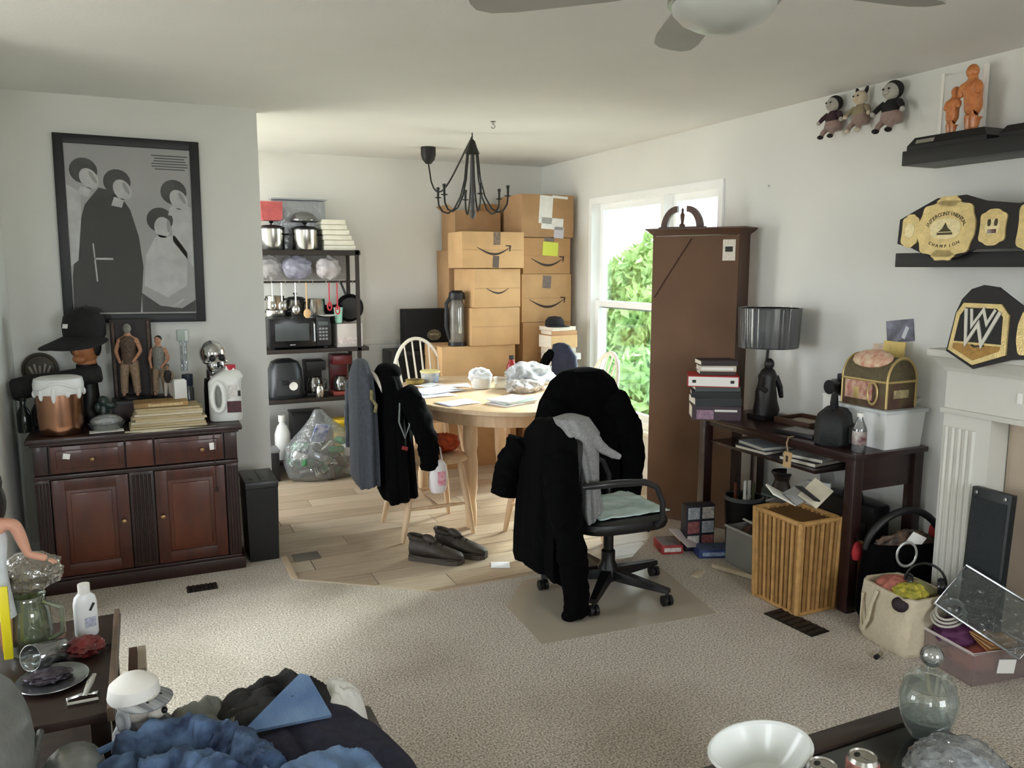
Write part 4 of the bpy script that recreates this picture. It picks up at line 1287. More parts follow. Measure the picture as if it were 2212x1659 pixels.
rail = MB().cyl((0.0, -rd + 0.01, 1.46), (rw, -rd + 0.01, 1.46), 0.008).build('hanging_rail', M_RACK, t)
MB().box((rw / 2, -0.02, 1.57), (rw, 0.004, 0.2)).build('mesh_back', mat('grey_mesh', (150, 146, 142), 0.7, var=0.2, scale=120), t)
for k in range(7):
    x = 0.43 + 0.10 * k
    MB().tube([(x, -rd + 0.01, 1.468), (x, -rd - 0.006, 1.47), (x, -rd - 0.012, 1.452), (x, -rd - 0.006, 1.44)], 0.0025, 6).build('s_hook', M_STEEL, rail)

SZ = {0: 0.095, 1: 0.5692, 2: 0.9492, 3: 1.6892}


def pot(label, loc, r, h_, lid=True, long=None, group='steel cookware on the rack', m=M_STEEL, rz=0, dark=False):
    t = thing('saucepan', label, 'pot', loc, rz, group)
    MB().lathe([(r * 0.94, 0), (r, 0.008), (r, h_), (r * 1.03, h_ + 0.003), (r * 0.96, h_), (r * 0.95, 0.012), (0, 0.01)], seg=28).build('pot_body', m, t)
    if lid:
        l_ = MB().lathe([(r * 1.03, h_ + 0.004), (r * 1.04, h_ + 0.012), (r * 0.7, h_ + 0.026), (0, h_ + 0.032)], seg=28).build('lid', M_BLACK if dark else m, t)
        MB().lathe([(0.008, h_ + 0.03), (0.008, h_ + 0.042), (0.018, h_ + 0.05), (0.014, h_ + 0.058), (0, h_ + 0.06)], seg=12).build('lid_knob', M_BLACK, l_)
    if long:
        MB().tube([(r * 0.98, 0, h_ * 0.8), (r + 0.05, 0, h_ * 0.85), (r + long, 0, h_ * 0.95)], [0.009, 0.011, 0.012], 8, flat=0.7).build('handle', M_BLACK, t)
    else:
        for s_ in (-1, 1):
            MB().tube([(s_ * r * 0.98, -0.035, h_ * 0.75), (s_ * (r + 0.026), -0.025, h_ * 0.77), (s_ * (r + 0.026), 0.025, h_ * 0.77), (s_ * r * 0.98, 0.035, h_ * 0.75)], 0.006, 8).build('handle', M_BLACK, t)
    return t


pot('steel stockpot with a dark rim under the red cloth box', (0.915, 6.33, SZ[3]), 0.093, 0.155, dark=True)
pot('steel stockpot with a glass lid beside the white stack', (1.155, 6.30, SZ[3]), 0.095, 0.15, dark=True)
t = thing('red_box', 'faded red soft box on the stockpot at the top of the rack', 'box', (0.91, 6.33, SZ[3] + 0.216), 0.1)
MB().loft([[(x * w_, y_ * 0.06, z) for x, y_ in ((-1, -1), (1, -1), (1, 1), (-1, 1))] for w_, z in ((0.062, 0), (0.075, 0.02), (0.08, 0.13))]).build('box_body', mat('faded_red', (186, 92, 92), 0.8, var=0.15, scale=15), t, smooth=False)
MB().box((0, 0, 0.134), (0.162, 0.124, 0.008), bev=0.002).build('box_lid', mat('faded_red_lid', (196, 104, 104), 0.8), t)
for k in range(6):
    w_ = 0.24 - 0.012 * k
    tag(MB().box((0, 0, 0.019), (w_, 0.2, 0.036), bev=0.004).build('white_carton', mat('off_white_card', (220, 216, 200), 0.7, var=0.06, scale=10), loc=(1.405 + 0.004 * (k % 2) - 0.01 * k, 6.33 + 0.004 * (k % 3), SZ[3] + 0.0385 * k), rot=(0, 0, 0.03 * ((k % 3) - 1))),
        ['lowest flat off-white carton resting on the rack top shelf', 'second flat carton up in the off-white pile on the rack', 'third flat carton up in the off-white pile on the rack', 'fourth flat carton up in the off-white pile on the rack', 'flat carton just under the topmost of the off-white pile', 'topmost flat carton of the off-white pile on the rack'][k], 'carton', 'pile of flat cartons on the rack')
t = thing('storage_tub', 'clear plastic tub standing upright behind the stockpots', 'tub', (1.14, 6.465, SZ[3]))
MB().box((0, 0, 0.19), (0.40, 0.10, 0.38), bev=0.02).build('tub_body', clear('grey_clear_plastic', (190, 194, 200), gloss=0.12, haze=0.55, rough=0.2, bump=0.4), t)
MB().box((0, -0.01, 0.385), (0.42, 0.12, 0.012), bev=0.004).build('tub_lid', MATS['grey_clear_plastic'], t)
t = thing('glass_bowl', 'glass bowl upside down on the second stockpot lid', 'bowl', (1.15, 6.30, SZ[3] + 0.212))
MB().lathe([(0.10, 0.0), (0.098, 0.02), (0.07, 0.055), (0.03, 0.07), (0.0, 0.07)], seg=24, cap=False).build('bowl', M_GLASSD, t, solid=0.003)

# utensils hanging from the rail
uts = [(0.95, 'white', 'long white ladle hanging from the rack rail'), (1.05, 'white', 'white slotted spoon hanging from the rack rail'), (1.13, 'wood', 'wooden spatula hanging from the rack rail'),
       (0.88, 'steel', 'steel whisk handle hanging beside the pillar end of the rack'), (1.30, 'red', 'red handled kitchen scissors hanging on the rack'), (1.36, 'red', 'dark red peeler hanging on the rack')]
mu = {'white': M_PLA, 'wood': mat('pale_spoon_wood', (196, 160, 116), 0.6), 'steel': M_STEEL, 'red': mat('red_handle', (170, 34, 46), 0.4)}
for k, (x, c_, lb) in enumerate(uts):
    L = 0.20 + 0.03 * (k % 3)
    t = thing('hanging_utensil', lb, 'utensil', (x, RY0 - 0.012, 1.455 - 0.006 - L), 0, 'utensils hanging on the rack')
    MB().cyl((0, 0, 0.05), (0, 0, L), 0.006, 0.005, 8).build('handle', mu[c_], t)
    if c_ == 'red':
        MB().tube([(0.016 * math.cos(q) + 0.0, 0, 0.05 + 0.03 * math.sin(q)) for q in [2 * PI * i / 12 for i in range(12)]], 0.006, 6, closed=True).build('grip_ring', mu[c_], t)
    else:
        MB().ball((0, -0.004, 0.03), (0.028, 0.010, 0.036), 12, 8).build('bowl', mu[c_] if c_ != 'white' else M_STEEL, t)
# glassy hanging bag row behind
for k, (x, w_, lb) in enumerate(((0.90, 0.16, 'clear grey bag of lids hanging near the pillar'), (1.10, 0.22, 'purplish clear bag hanging in the middle of the rack'), (1.34, 0.18, 'pale clear bag hanging behind the red scissors'))):
    t = thing('hanging_bag', lb, 'bag', (x, 6.38, 1.46), 0, 'clear bags hung under the top shelf')
    crumple(MB(), (0, 0, 0.10), (w_ / 2, 0.05, 0.085), 31 + k, 0.3, 3.0).build('film', mat('film_%d' % k, ((168, 164, 164), (150, 148, 164), (196, 190, 190))[k], 0.3, var=0.2, scale=20), t, angle=50)
    MB().tube([(0, 0, 0.17), (0.0, 0.0, 0.196)], 0.01, 8).build('neck', MATS['film_%d' % k], t)

# microwave
t = thing('microwave', 'black microwave oven on the rack shelf', 'microwave', (1.08, 6.38, SZ[2]))
mw, md_, mh = 0.46, 0.30, 0.235
MB().box((0, 0, mh / 2 + 0.01), (mw, md_, mh - 0.01), bev=0.006).build('case', M_BLACK, t)
d = MB().box((-0.055, -md_ / 2 - 0.008, mh / 2 + 0.01), (0.34, 0.018, mh - 0.02), bev=0.004).build('door', mat('gloss_black', (18, 18, 20), 0.2), t)
MB().box((-0.06, -md_ / 2 - 0.0175, mh / 2 + 0.012), (0.25, 0.003, 0.13)).build('door_window', mat('oven_window', (58, 62, 62), 0.15, var=0.1, scale=8), d)
MB().tube([(0.10, -md_ / 2 - 0.018, 0.05), (0.10, -md_ / 2 - 0.035, 0.06), (0.10, -md_ / 2 - 0.035, 0.19), (0.10, -md_ / 2 - 0.018, 0.20)], 0.007, 8).build('handle', M_NICK, d)
MB().box((-0.06, -md_ / 2 - 0.0172, 0.035), (0.04, 0.002, 0.009)).build('badge', M_STEEL, d)
p = MB().box((0.172, -md_ / 2 - 0.006, mh / 2 + 0.01), (0.105, 0.014, mh - 0.02), bev=0.003).build('control_panel', mat('panel_black', (26, 26, 28), 0.35), t)
MB().box((0.172, -md_ / 2 - 0.0140, 0.19), (0.075, 0.002, 0.028)).build('display', mat('lcd_grey', (74, 82, 80), 0.3), p)
for r_ in range(4):
    for c_ in range(3):
        MB().box((0.148 + 0.024 * c_, -md_ / 2 - 0.0140, 0.15 - 0.026 * r_), (0.017, 0.002, 0.015)).build('button', mat('button_grey', (134, 134, 134), 0.5), p)
for sx in (-1, 1):
    MB().box((sx * 0.2, 0, 0.006), (0.03, 0.22, 0.012)).build('foot', M_BLACK, t)
t = thing('white_appliance_box', 'pale grey and pink carton beside the microwave', 'carton', (1.465, 6.36, SZ[2]))
MB().box((0, 0, 0.09), (0.20, 0.22, 0.18), bev=0.002).build('carton_body', mat('pale_card', (206, 198, 192), 0.75), t)
MB().box((0, -0.111, 0.05), (0.19, 0.002, 0.05)).build('printed_band', mat('pale_band', (226, 218, 214), 0.7, col2=(190, 170, 166), scale=40), t)
# pans stacked on the microwave and box
MT = SZ[2] + mh + 0.005
pot('shallow steel pan at the pillar end above the microwave', (0.925, 6.38, MT), 0.085, 0.05, False, None)
pot('steel saucepan nested in the pan above the microwave', (0.925, 6.38, MT + 0.056), 0.07, 0.10, False, None)
pot('dark saucepan in the middle above the microwave', (1.085, 6.42, MT), 0.075, 0.12, True, None, dark=True)
pot('bright steel milk pan with a long handle above the microwave', (1.225, 6.33, MT), 0.068, 0.13, False, 0.10, rz=math.radians(-150))
t = thing('tilted_frying_pan', 'black frying pan standing on edge at the open end of the rack', 'pan', (1.50, 6.32, 1.135), rot=(math.radians(80), 0, math.radians(-25)))
t.location = (1.49, 6.33, 1.135 + 0.11)
MB().lathe([(0.085, -0.02), (0.105, 0.02), (0.110, 0.022), (0.106, 0.025), (0.085, -0.012), (0, -0.012)], seg=28).build('pan', M_BLACK, t)
MB().lathe([(0.088, -0.024), (0.109, 0.019), (0.106, 0.02), (0.086, -0.021), (0, -0.0225)], seg=28).build('steel_outside', M_STEEL, t)
MB().tube([(-0.03, 0.10, 0.02), (-0.05, 0.15, 0.03), (-0.075, 0.21, 0.035)], 0.009, 8, flat=0.6).build('handle', M_BLACK, t)
pot('black saucepan behind the teal glass on the rack', (1.375, 6.42, 1.135), 0.08, 0.13, False, None, m=mat('black_enamel', (26, 25, 26), 0.3))
t = thing('teal_glass', 'pale teal plastic tumbler on the carton beside the microwave', 'tumbler', (1.385, 6.28, 1.135))
MB().lathe([(0.024, 0), (0.027, 0.003), (0.036, 0.12), (0.033, 0.12), (0.024, 0.008), (0, 0.008)], seg=20).build('tumbler', mat('teal_plastic', (160, 214, 196), 0.25), t)
t = thing('white_plate', 'white plate under the milk pan handle', 'plate', (1.43, 6.30, 1.1295))
t.location = (1.30, 6.255, MT)
MB().lathe([(0.03, 0), (0.05, 0.003), (0.075, 0.012), (0.074, 0.014), (0.045, 0.006), (0, 0.005)], seg=24).build('plate', M_PLA, t)

# appliances on the middle shelf
t = thing('air_fryer', 'black rounded air fryer with a round white badge on the rack', 'air fryer', (0.975, 6.36, SZ[1]))
MB().loft([[(wx * math.copysign(abs(math.cos(q)) ** 0.6, math.cos(q)), wy * math.copysign(abs(math.sin(q)) ** 0.6, math.sin(q)), z) for q in [2 * PI * i / 28 for i in range(28)]] for wx, wy, z in ((0.12, 0.12, 0), (0.132, 0.13, 0.015), (0.13, 0.13, 0.12), (0.122, 0.12, 0.22), (0.10, 0.10, 0.275), (0.06, 0.06, 0.295), (0, 0, 0.298))], cap=False).build('shell', mat('satin_black', (38, 40, 42), 0.4), t)
MB().box((0, -0.132, 0.09), (0.17, 0.012, 0.12), bev=0.005).build('drawer', mat('fryer_drawer', (48, 50, 52), 0.4), t)
MB().box((-0.02, -0.148, 0.13), (0.05, 0.035, 0.03), bev=0.006).build('drawer_handle', M_BLACK, t)
MB().lathe([(0.032, 0), (0.032, 0.004), (0, 0.004)], seg=20, M=TR((0.04, -0.138, 0.10), PI / 2)).build('badge', M_WHITE, t)
MB().tube([(-0.05, -0.05, 0.275), (-0.03, -0.055, 0.30), (0.03, -0.055, 0.30), (0.05, -0.05, 0.275)], 0.008, 8).build('carry_handle', M_BLACK, t)


def coffee_maker(label, loc, m, base, h_):
    t = thing('coffee_maker', label, 'coffee maker', loc, 0.0, 'coffee makers on the rack')
    MB().box((0, 0, 0.015), (0.15, 0.20, 0.03), bev=0.006).build('base', base, t)
    MB().box((0, 0.07, h_ / 2), (0.14, 0.06, h_ - 0.02), bev=0.006).build('tower', m, t)
    MB().box((0, -0.01, h_ - 0.04), (0.15, 0.20, 0.075), bev=0.012).build('head', m, t)
    c_ = MB().lathe([(0.045, 0.032), (0.06, 0.04), (0.063, 0.09), (0.05, 0.13), (0.042, 0.145)], c=(0, -0.035, 0), seg=22, cap=False).build('carafe', clear('carafe_glass', (150, 140, 130), gloss=0.2, haze=0.1, rough=0.03), t)
    MB().lathe([(0.05, 0.038), (0.056, 0.042), (0.059, 0.08), (0, 0.08)], c=(0, -0.035, 0), seg=20).build('coffee', mat('coffee', (40, 22, 14), 0.15), c_)
    MB().tube([(0.05, -0.055, 0.13), (0.075, -0.085, 0.12), (0.075, -0.085, 0.06), (0.055, -0.06, 0.05)], 0.008, 8).build('carafe_handle', m, c_)
    return t


coffee_maker('black coffee maker with a steel band on the rack', (1.20, 6.38, SZ[1]), M_BLACK, M_BLACK, 0.28)
coffee_maker('dark red coffee maker with a glass carafe at the end of the rack', (1.40, 6.36, SZ[1]), mat('maroon_gloss', (88, 22, 26), 0.3), mat('red_base', (150, 70, 60), 0.35), 0.32)
t = thing('steel_jug', 'small steel creamer between the coffee makers', 'jug', (1.215, 6.235, SZ[1]))
MB().lathe([(0.03, 0), (0.034, 0.005), (0.034, 0.07), (0.024, 0.09), (0.03, 0.105)], seg=18).build('jug', M_STEEL, t)
MB().tube([(-0.032, 0, 0.08), (-0.055, 0, 0.07), (-0.055, 0, 0.03), (-0.034, 0, 0.02)], 0.004, 6).build('handle', M_BLACK, t)

# bottom shelf
t = thing('detergent_bottle', 'white plastic detergent bottle on the low shelf', 'bottle', (0.93, 6.30, SZ[0]))
MB().loft([[(wx * math.cos(q), 0.045 * math.sin(q) * (wx / 0.06), z) for q in [2 * PI * i / 20 for i in range(20)]] for wx, z in ((0.055, 0), (0.06, 0.01), (0.06, 0.2), (0.04, 0.26), (0.022, 0.28), (0.022, 0.30))]).build('bottle', M_PLA, t)
MB().lathe([(0.026, 0.295), (0.027, 0.297), (0.027, 0.345), (0, 0.347)], seg=16).build('cap', M_WHITE, t)
t = thing('yellow_tub', 'yellow lidded tub on the low shelf behind the bag of cans', 'tub', (1.40, 6.30, SZ[0]))
MB().lathe([(0.07, 0), (0.075, 0.005), (0.085, 0.26), (0.083, 0.262), (0, 0.262)], seg=24).build('tub', mat('brown_label_yellow', (204, 172, 40), 0.4, col2=(120, 92, 40), scale=14), t)
MB().lathe([(0.088, 0.258), (0.09, 0.262), (0.09, 0.285), (0, 0.288)], seg=24).build('lid', mat('yellow_lid', (222, 186, 40), 0.4), t)
for k, (x, w_, h_, m_, lb) in enumerate(((1.13, 0.24, 0.34, M_BLACK, 'black storage crate on the low rack shelf'), (0.72, 0.16, 0.3, mat('brown_card', (120, 84, 56), 0.8), 'brown carton on the low shelf behind the pillar'))):
    t = thing('storage_crate', lb, 'crate', (x, 6.38, SZ[0]))
    MB().box((0, 0, h_ / 2), (w_, 0.22, h_), bev=0.006).build('crate_body', m_, t)
    MB().box((0, 0, h_ + 0.006), (w_ + 0.012, 0.232, 0.014), bev=0.004).build('crate_lid', m_, t)

# big clear bag of cans and bottles on the floor
t = thing('recycling_bag', 'big clear plastic bag full of empty cans and bottles under the rack', 'bag', (1.17, 6.0, -0.006))
bagr = []
for z, rx_, ry_, ox in ((0.0, 0.22, 0.11, 0), (0.03, 0.265, 0.145, 0), (0.13, 0.285, 0.16, 0), (0.25, 0.265, 0.15, 0.0), (0.33, 0.21, 0.12, 0.01), (0.40, 0.13, 0.08, 0.0), (0.46, 0.075, 0.045, -0.01), (0.52, 0.03, 0.03, -0.02)):
    ring = []
    for i in range(40):
        q = 2 * PI * i / 40
        d = Vector((math.cos(q), math.sin(q), z * 4))
        f_ = 1 + 0.10 * nz(d + Vector((3, 0, 0)), 2.0) + 0.06 * nz(d, 6.0)
        ring.append((ox + rx_ * f_ * math.cos(q), ry_ * f_ * math.sin(q), z))
    bagr.append(ring)
MB().loft(bagr).build('bag_film', clear('bag_film', (240, 244, 246), gloss=0.06, haze=0.10, rough=0.18, bump=0.8, fres=0.5), t, angle=30)
rnd = random.Random(5)
mc = [M_STEEL, mat('can_green', (60, 120, 78), 0.3, 0.4), mat('can_grey', (150, 152, 156), 0.3, 0.6), mat('can_blue', (58, 78, 150), 0.35, 0.4), mat('can_dark', (60, 54, 50), 0.4), M_PLA]
for k in range(46):
    for _ in range(40):
        px2, py2, pz2 = rnd.uniform(-0.2, 0.2), rnd.uniform(-0.10, 0.10), rnd.uniform(0.045, 0.27)
        if (px2 / 0.21) ** 2 + (py2 / 0.115) ** 2 < 1:
            break
    e_ = Euler((rnd.uniform(0, PI), rnd.uniform(0, PI), rnd.uniform(0, PI))).to_matrix().to_4x4()
    cm = MB().lathe([(0.022, -0.056), (0.029, -0.05), (0.029, 0.045), (0.022, 0.055), (0, 0.052)], seg=10, M=Matrix.Translation((px2, py2, pz2)) @ e_)
    cm.build('can', mc[k % 6] if k % 3 else mc[(k // 3) % 2], t)
MB().box((-0.03, -0.10, 0.36), (0.10, 0.01, 0.16), (0.5, 0.2, 0.1)).build('blue_printed_sleeve', mat('blue_white_print', (206, 214, 226), 0.4, col2=(60, 84, 160), scale=18), t)
t = thing('grey_crate', 'narrow black crate on the floor between pillar and bag of cans', 'crate', (0.80, 6.10, -0.006))
MB().box((0, 0, 0.11), (0.12, 0.18, 0.22), bev=0.006).build('crate_body', M_BLACK, t)
MB().box((0, 0, 0.228), (0.13, 0.19, 0.02), bev=0.004).build('crate_lid', mat('grey_plastic', (120, 122, 124), 0.5), t)
# ------------------------------------------------------------------ cardboard boxes in the corner
M_CARD = [mat('cardboard_a', (196, 158, 112), 0.8, var=0.08, scale=6), mat('cardboard_b', (182, 142, 98), 0.8, var=0.08, scale=6), mat('cardboard_c', (168, 132, 94), 0.8, var=0.1, scale=6)]
M_TAPE = mat('brown_tape', (150, 112, 76), 0.35)
M_PRINT = mat('box_print', (58, 46, 40), 0.7)
M_LABEL = mat('white_label', (228, 226, 222), 0.6, var=0.04, scale=30)


def smile_points(w_, n=18, flip=1):
    return [(w_ * (u - 0.5), -flip * 0.22 * w_ * math.sin(PI * u) * (0.75 + 0.25 * u)) for u in [i / n for i in range(n + 1)]]


def carton(label, x0, x1, yf, dep, z0, z1, rz=0.0, m=0, smile=None, tape=None, rx=0.0, flip=1, labels=(), open_top=False, arrow=True):
    """cardboard box whose printed face looks towards local -y"""
    w_, h_ = x1 - x0, z1 - z0 - 0.002
    t = thing('cardboard_box', label, 'box', ((x0 + x1) / 2, yf + dep / 2, z0), 0, 'cardboard boxes stacked in the corner', rot=(rx, 0, rz))
    M_ = M_CARD[m]
    if not open_top:
        MB().box((0, 0, h_ / 2), (w_, dep, h_), bev=0.004).build('box_body', M_, t)
        MB().box((0, 0, h_ + 0.0006), (0.05, dep + 0.002, 0.001)).build('tape', M_TAPE, t)
    else:
        b_ = MB()
        for c, s_ in (((-w_ / 2 + 0.004, 0, h_ / 2), (0.008, dep, h_)), ((w_ / 2 - 0.004, 0, h_ / 2), (0.008, dep, h_)), ((0, -dep / 2 + 0.004, h_ / 2), (w_ - 0.016, 0.008, h_)), ((0, dep / 2 - 0.004, h_ / 2), (w_ - 0.016, 0.008, h_)), ((0, 0, 0.004), (w_ - 0.016, dep - 0.016, 0.008))):
            b_.box(c, s_)
        b_.build('box_body', M_, t)
        MB().box((w_ * 0.2, -dep / 2 - 0.03, h_ + 0.025), (w_ * 0.5, 0.004, 0.09), (math.radians(55), 0, 0.1)).build('flap', M_, t)
        MB().box((-w_ / 2 - 0.025, 0, h_ + 0.02), (0.004, dep * 0.9, 0.07), (0, math.radians(-50), 0)).build('flap', M_, t)
    yv = -dep / 2 - 0.0012
    MB().box((0.0, yv, h_ / 2), (w_ - 0.012, 0.0006, 0.0035)).build('seam', M_CARD[2], t)
    if smile:
        sw, sz = smile
        pts = smile_points(sw, flip=flip)
        o_ = []
        i_ = []
        for k, (x, z) in enumerate(pts):
            th = 0.004 + 0.010 * math.sin(PI * k / (len(pts) - 1)) * sw / 0.2
            o_.append((x, z - th / 2))
            i_.append((x, z + th / 2))
        MB().prism(o_ + i_[::-1], 0, 0.0006, M=TR((0, yv, h_ / 2 + sz), PI / 2)).build('smile_print', M_PRINT, t, smooth=False)
        if arrow:
            xe, ze = pts[-1]
            a_ = MB()
            a_.prism([(xe - 0.035, ze + 0.018 * flip), (xe + 0.012, ze + 0.016 * flip), (xe + 0.004, ze - 0.032 * flip), (xe - 0.004, ze - 0.03 * flip), (xe - 0.002, ze + 0.006 * flip), (xe - 0.033, ze + 0.01 * flip)], 0, 0.0007, M=TR((0, yv, h_ / 2 + sz), PI / 2))
            a_.build('smile_arrow', M_PRINT, t, smooth=False)
    if tape:
        tx, tw = tape
        MB().box((tx, yv, h_ * 0.82), (tw, 0.001, h_ * 0.36)).build('tape_end', mat('dark_tape', (92, 76, 66), 0.4, col2=(140, 120, 100), scale=50), t)
    for (lx, lz, lw, lh, mm) in labels:
        MB().box((lx, yv - 0.0006, h_ / 2 + lz), (lw, 0.001, lh), (0, 0.06, 0)).build('sticker', mm, t)
    return t


carton('wide cardboard box on the floor behind the table legs', 2.08, 2.70, 5.84, 0.42, -0.006, 0.47, 0, 1)
carton('wide box with an upside-down smile print, second up in the tall stack', 2.08, 2.70, 5.86, 0.42, 0.47, 0.955, 0.0, 0, (0.30, -0.17), flip=-1, arrow=False)
carton('plain creased cardboard box in the middle of the tall stack', 2.315, 2.73, 5.84, 0.38, 0.955, 1.252, 0.0, 0)
carton('tan box with a thin smile print under the topmost tilted one', 2.32, 2.73, 5.84, 0.36, 1.252, 1.552, 0.08, 0, (0.20, 0.0), arrow=False)
carton('tilted tan box with smile and arrow print and a taped seam', 2.25, 2.76, 5.82, 0.36, 1.556, 1.835, -0.05, 0, (0.27, 0.02), (0.03, 0.055), labels=((0.02, -0.09, 0.05, 0.09, mat('dark_tape2', (96, 82, 74), 0.4)),))
carton('open brown box with torn flaps behind the top of the stack', 2.34, 2.74, 6.24, 0.32, 1.70, 2.02, 0.0, 2, open_top=True)
carton('tall brown box against the back wall under the open one', 2.30, 2.76, 6.29, 0.29, -0.006, 0.85, 0.0, 2)
carton('brown box against the back wall, upper of the rear stack', 2.30, 2.76, 6.29, 0.29, 0.85, 1.70, 0.0, 2)
carton('big floor box under the window end of the stacks', 2.80, 3.24, 5.93, 0.42, -0.006, 0.60, 0, 1)
carton('cardboard box hidden behind the book pile', 2.80, 3.24, 5.93, 0.42, 0.60, 1.12, 0, 1)
carton('tan box with a wide smile print and a barcode tape', 2.79, 3.24, 5.93, 0.40, 1.12, 1.51, 0, 0, (0.32, -0.01), labels=((0.0, 0.13, 0.075, 0.10, mat('dark_tape3', (110, 94, 84), 0.4, var=0.3, scale=90)),))
carton('reddish tan box with a yellow note and a smile print', 2.80, 3.23, 5.93, 0.40, 1.51, 1.80, 0, 1, (0.29, -0.02), labels=((0.03, 0.055, 0.14, 0.11, mat('yellow_note', (214, 222, 90), 0.7)), (0.02, 0.13, 0.09, 0.03, MATS['dark_tape3'])))
carton('large old box with white shipping labels on top of the stack', 2.775, 3.25, 5.92, 0.42, 1.802, 2.14, 0.02, 2, labels=((-0.02, 0.05, 0.12, 0.22, M_LABEL), (0.04, -0.06, 0.2, 0.09, M_LABEL), (0.1, -0.13, 0.09, 0.09, mat('lilac_label', (200, 196, 204), 0.6)), (0.11, 0.15, 0.14, 0.02, M_LABEL)))

# book pile in front of the right stack, on a low carton stool
t = thing('low_carton', 'low cardboard box that carries the tall book pile', 'box', (3.06, 5.76, -0.006), 0, None)
MB().box((0, 0, 0.26), (0.36, 0.30, 0.52), bev=0.004).build('box_body', M_CARD[1], t)
MB().box((0, 0, 0.5206), (0.05, 0.302, 0.001)).build('tape', M_TAPE, t)
zb = 0.5155
rnd = random.Random(12)
bcol = [(120, 48, 44), (222, 218, 210), (60, 60, 70), (226, 224, 220), (150, 140, 130), (230, 230, 228), (90, 60, 50), (216, 212, 206), (206, 196, 180), (200, 160, 110), (188, 140, 96), (224, 214, 196)]
names = ['maroon hardback at the foot of the tall book pile', 'white paperback near the foot of the tall book pile', 'charcoal book low in the tall book pile', 'thick white book low in the tall book pile', 'taupe book in the tall book pile', 'bright white book in the tall book pile', 'brown hardback in the tall book pile', 'off-white book below the sloping one', 'pale grey book sloping out of the pile', 'tan boxed set near the top of the pile', 'light brown book near the top of the pile', 'cream book at the top of the pile']


def book(label, loc, size, rz, col, group, rx=0.0, ry=0.0, spine=True):
    w_, d_, h_ = size
    t = thing('book', label, 'book', loc, rz, group, rot=(rx, ry, rz))
    k = 'cover_%d_%d_%d' % col
    mc_ = mat(k, col, 0.55, var=0.06, scale=10)
    c = MB()
    c.box((0, 0, 0.0015), (w_, d_, 0.003))
    c.box((0, 0, h_ - 0.0015), (w_, d_, 0.003))
    c.box((0, -d_ / 2 + 0.0015, h_ / 2), (w_, 0.003, h_ - 0.006))
    c.build('cover', mc_, t, smooth=False)
    MB().box((0, 0.003, h_ / 2), (w_ - 0.008, d_ - 0.010, h_ - 0.007)).build('pages', mat('page_edges', (222, 214, 198), 0.9, var=0.08, scale=10, stretch=(1, 1, 60)), t, smooth=False)
    return t


for k in range(12):
    h_ = [0.05, 0.04, 0.035, 0.06, 0.04, 0.05, 0.04, 0.05, 0.045, 0.10, 0.035, 0.03][k]
    w_ = 0.27 - 0.004 * k + rnd.uniform(-0.02, 0.02)
    book(names[k], (3.03 + rnd.uniform(-0.015, 0.015), 5.74 + rnd.uniform(-0.01, 0.01), zb), (w_, 0.20, h_), rnd.uniform(-0.12, 0.12), bcol[k], 'books piled in front of the boxes')
    zb += h_ + 0.0006
t = thing('baseball_cap', 'black cloth cap lying on the tall book pile', 'cap', (2.98, 5.72, zb))
MB().lathe([(0.075, 0), (0.08, 0.01), (0.075, 0.05), (0.05, 0.075), (0, 0.082)], seg=22, sx=1.0, sy=0.9).build('crown', MATS['black_cap_cloth'], t)
MB().grid(lambda u, v: ((0.075 + 0.07 * v * math.sin(PI * u)) * math.cos(PI + PI * u), (0.07 + 0.06 * v) * math.sin(PI + PI * u), 0.008 - 0.006 * v), 12, 4).build('peak', MATS['black_cap_cloth'], t, solid=0.004)
t = thing('red_bottle', 'red bottle with a dark cap behind the shopping bag', 'bottle', (2.66, 5.70, -0.006))
t.location = (2.44, 5.36, TT)
MB().lathe([(0.034, 0), (0.037, 0.005), (0.037, 0.10), (0.02, 0.135), (0.016, 0.15), (0, 0.15)], seg=18).build('bottle', mat('red_label', (140, 36, 40), 0.35), t)
MB().lathe([(0.018, 0.145), (0.019, 0.147), (0.019, 0.175), (0, 0.177)], seg=14).build('cap', M_BLACK, t)
MB().lathe([(0.0378, 0.02), (0.0378, 0.05)], seg=18, cap=False).build('white_band', M_WHITE, t)

# black speaker case against the back wall
t = thing('speaker_case', 'tall black case standing by the back wall behind the cream chair', 'case', (2.03, 6.42, -0.006))
MB().box((0, 0, 0.45), (0.46, 0.28, 0.90), bev=0.01).build('case_body', M_BLACK, t)
MB().box((0, -0.145, 0.45), (0.40, 0.012, 0.82), bev=0.004).build('grille', mat('black_grille', (18, 18, 18), 0.9, bump=0.5, bscale=150), t)
t = thing('black_gift_box', 'square black box with a bronze oval emblem on the tall black case', 'box', (2.12, 6.38, 0.8945))
MB().box((0, 0, 0.165), (0.38, 0.16, 0.33), bev=0.004).build('box_body', mat('matt_black', (14, 14, 15), 0.8), t)
em = MB().lathe([(0.06, 0), (0.06, 0.004), (0, 0.004)], seg=24, sy=0.75, M=TR((0.05, -0.081, 0.12), PI / 2)).build('emblem', mat('bronze_print', (96, 88, 70), 0.6, var=0.35, scale=40), t)
MB().box((0.05, -0.0862, 0.125), (0.08, 0.001, 0.012)).build('emblem_band', mat('pale_bronze', (150, 140, 116), 0.6), em)
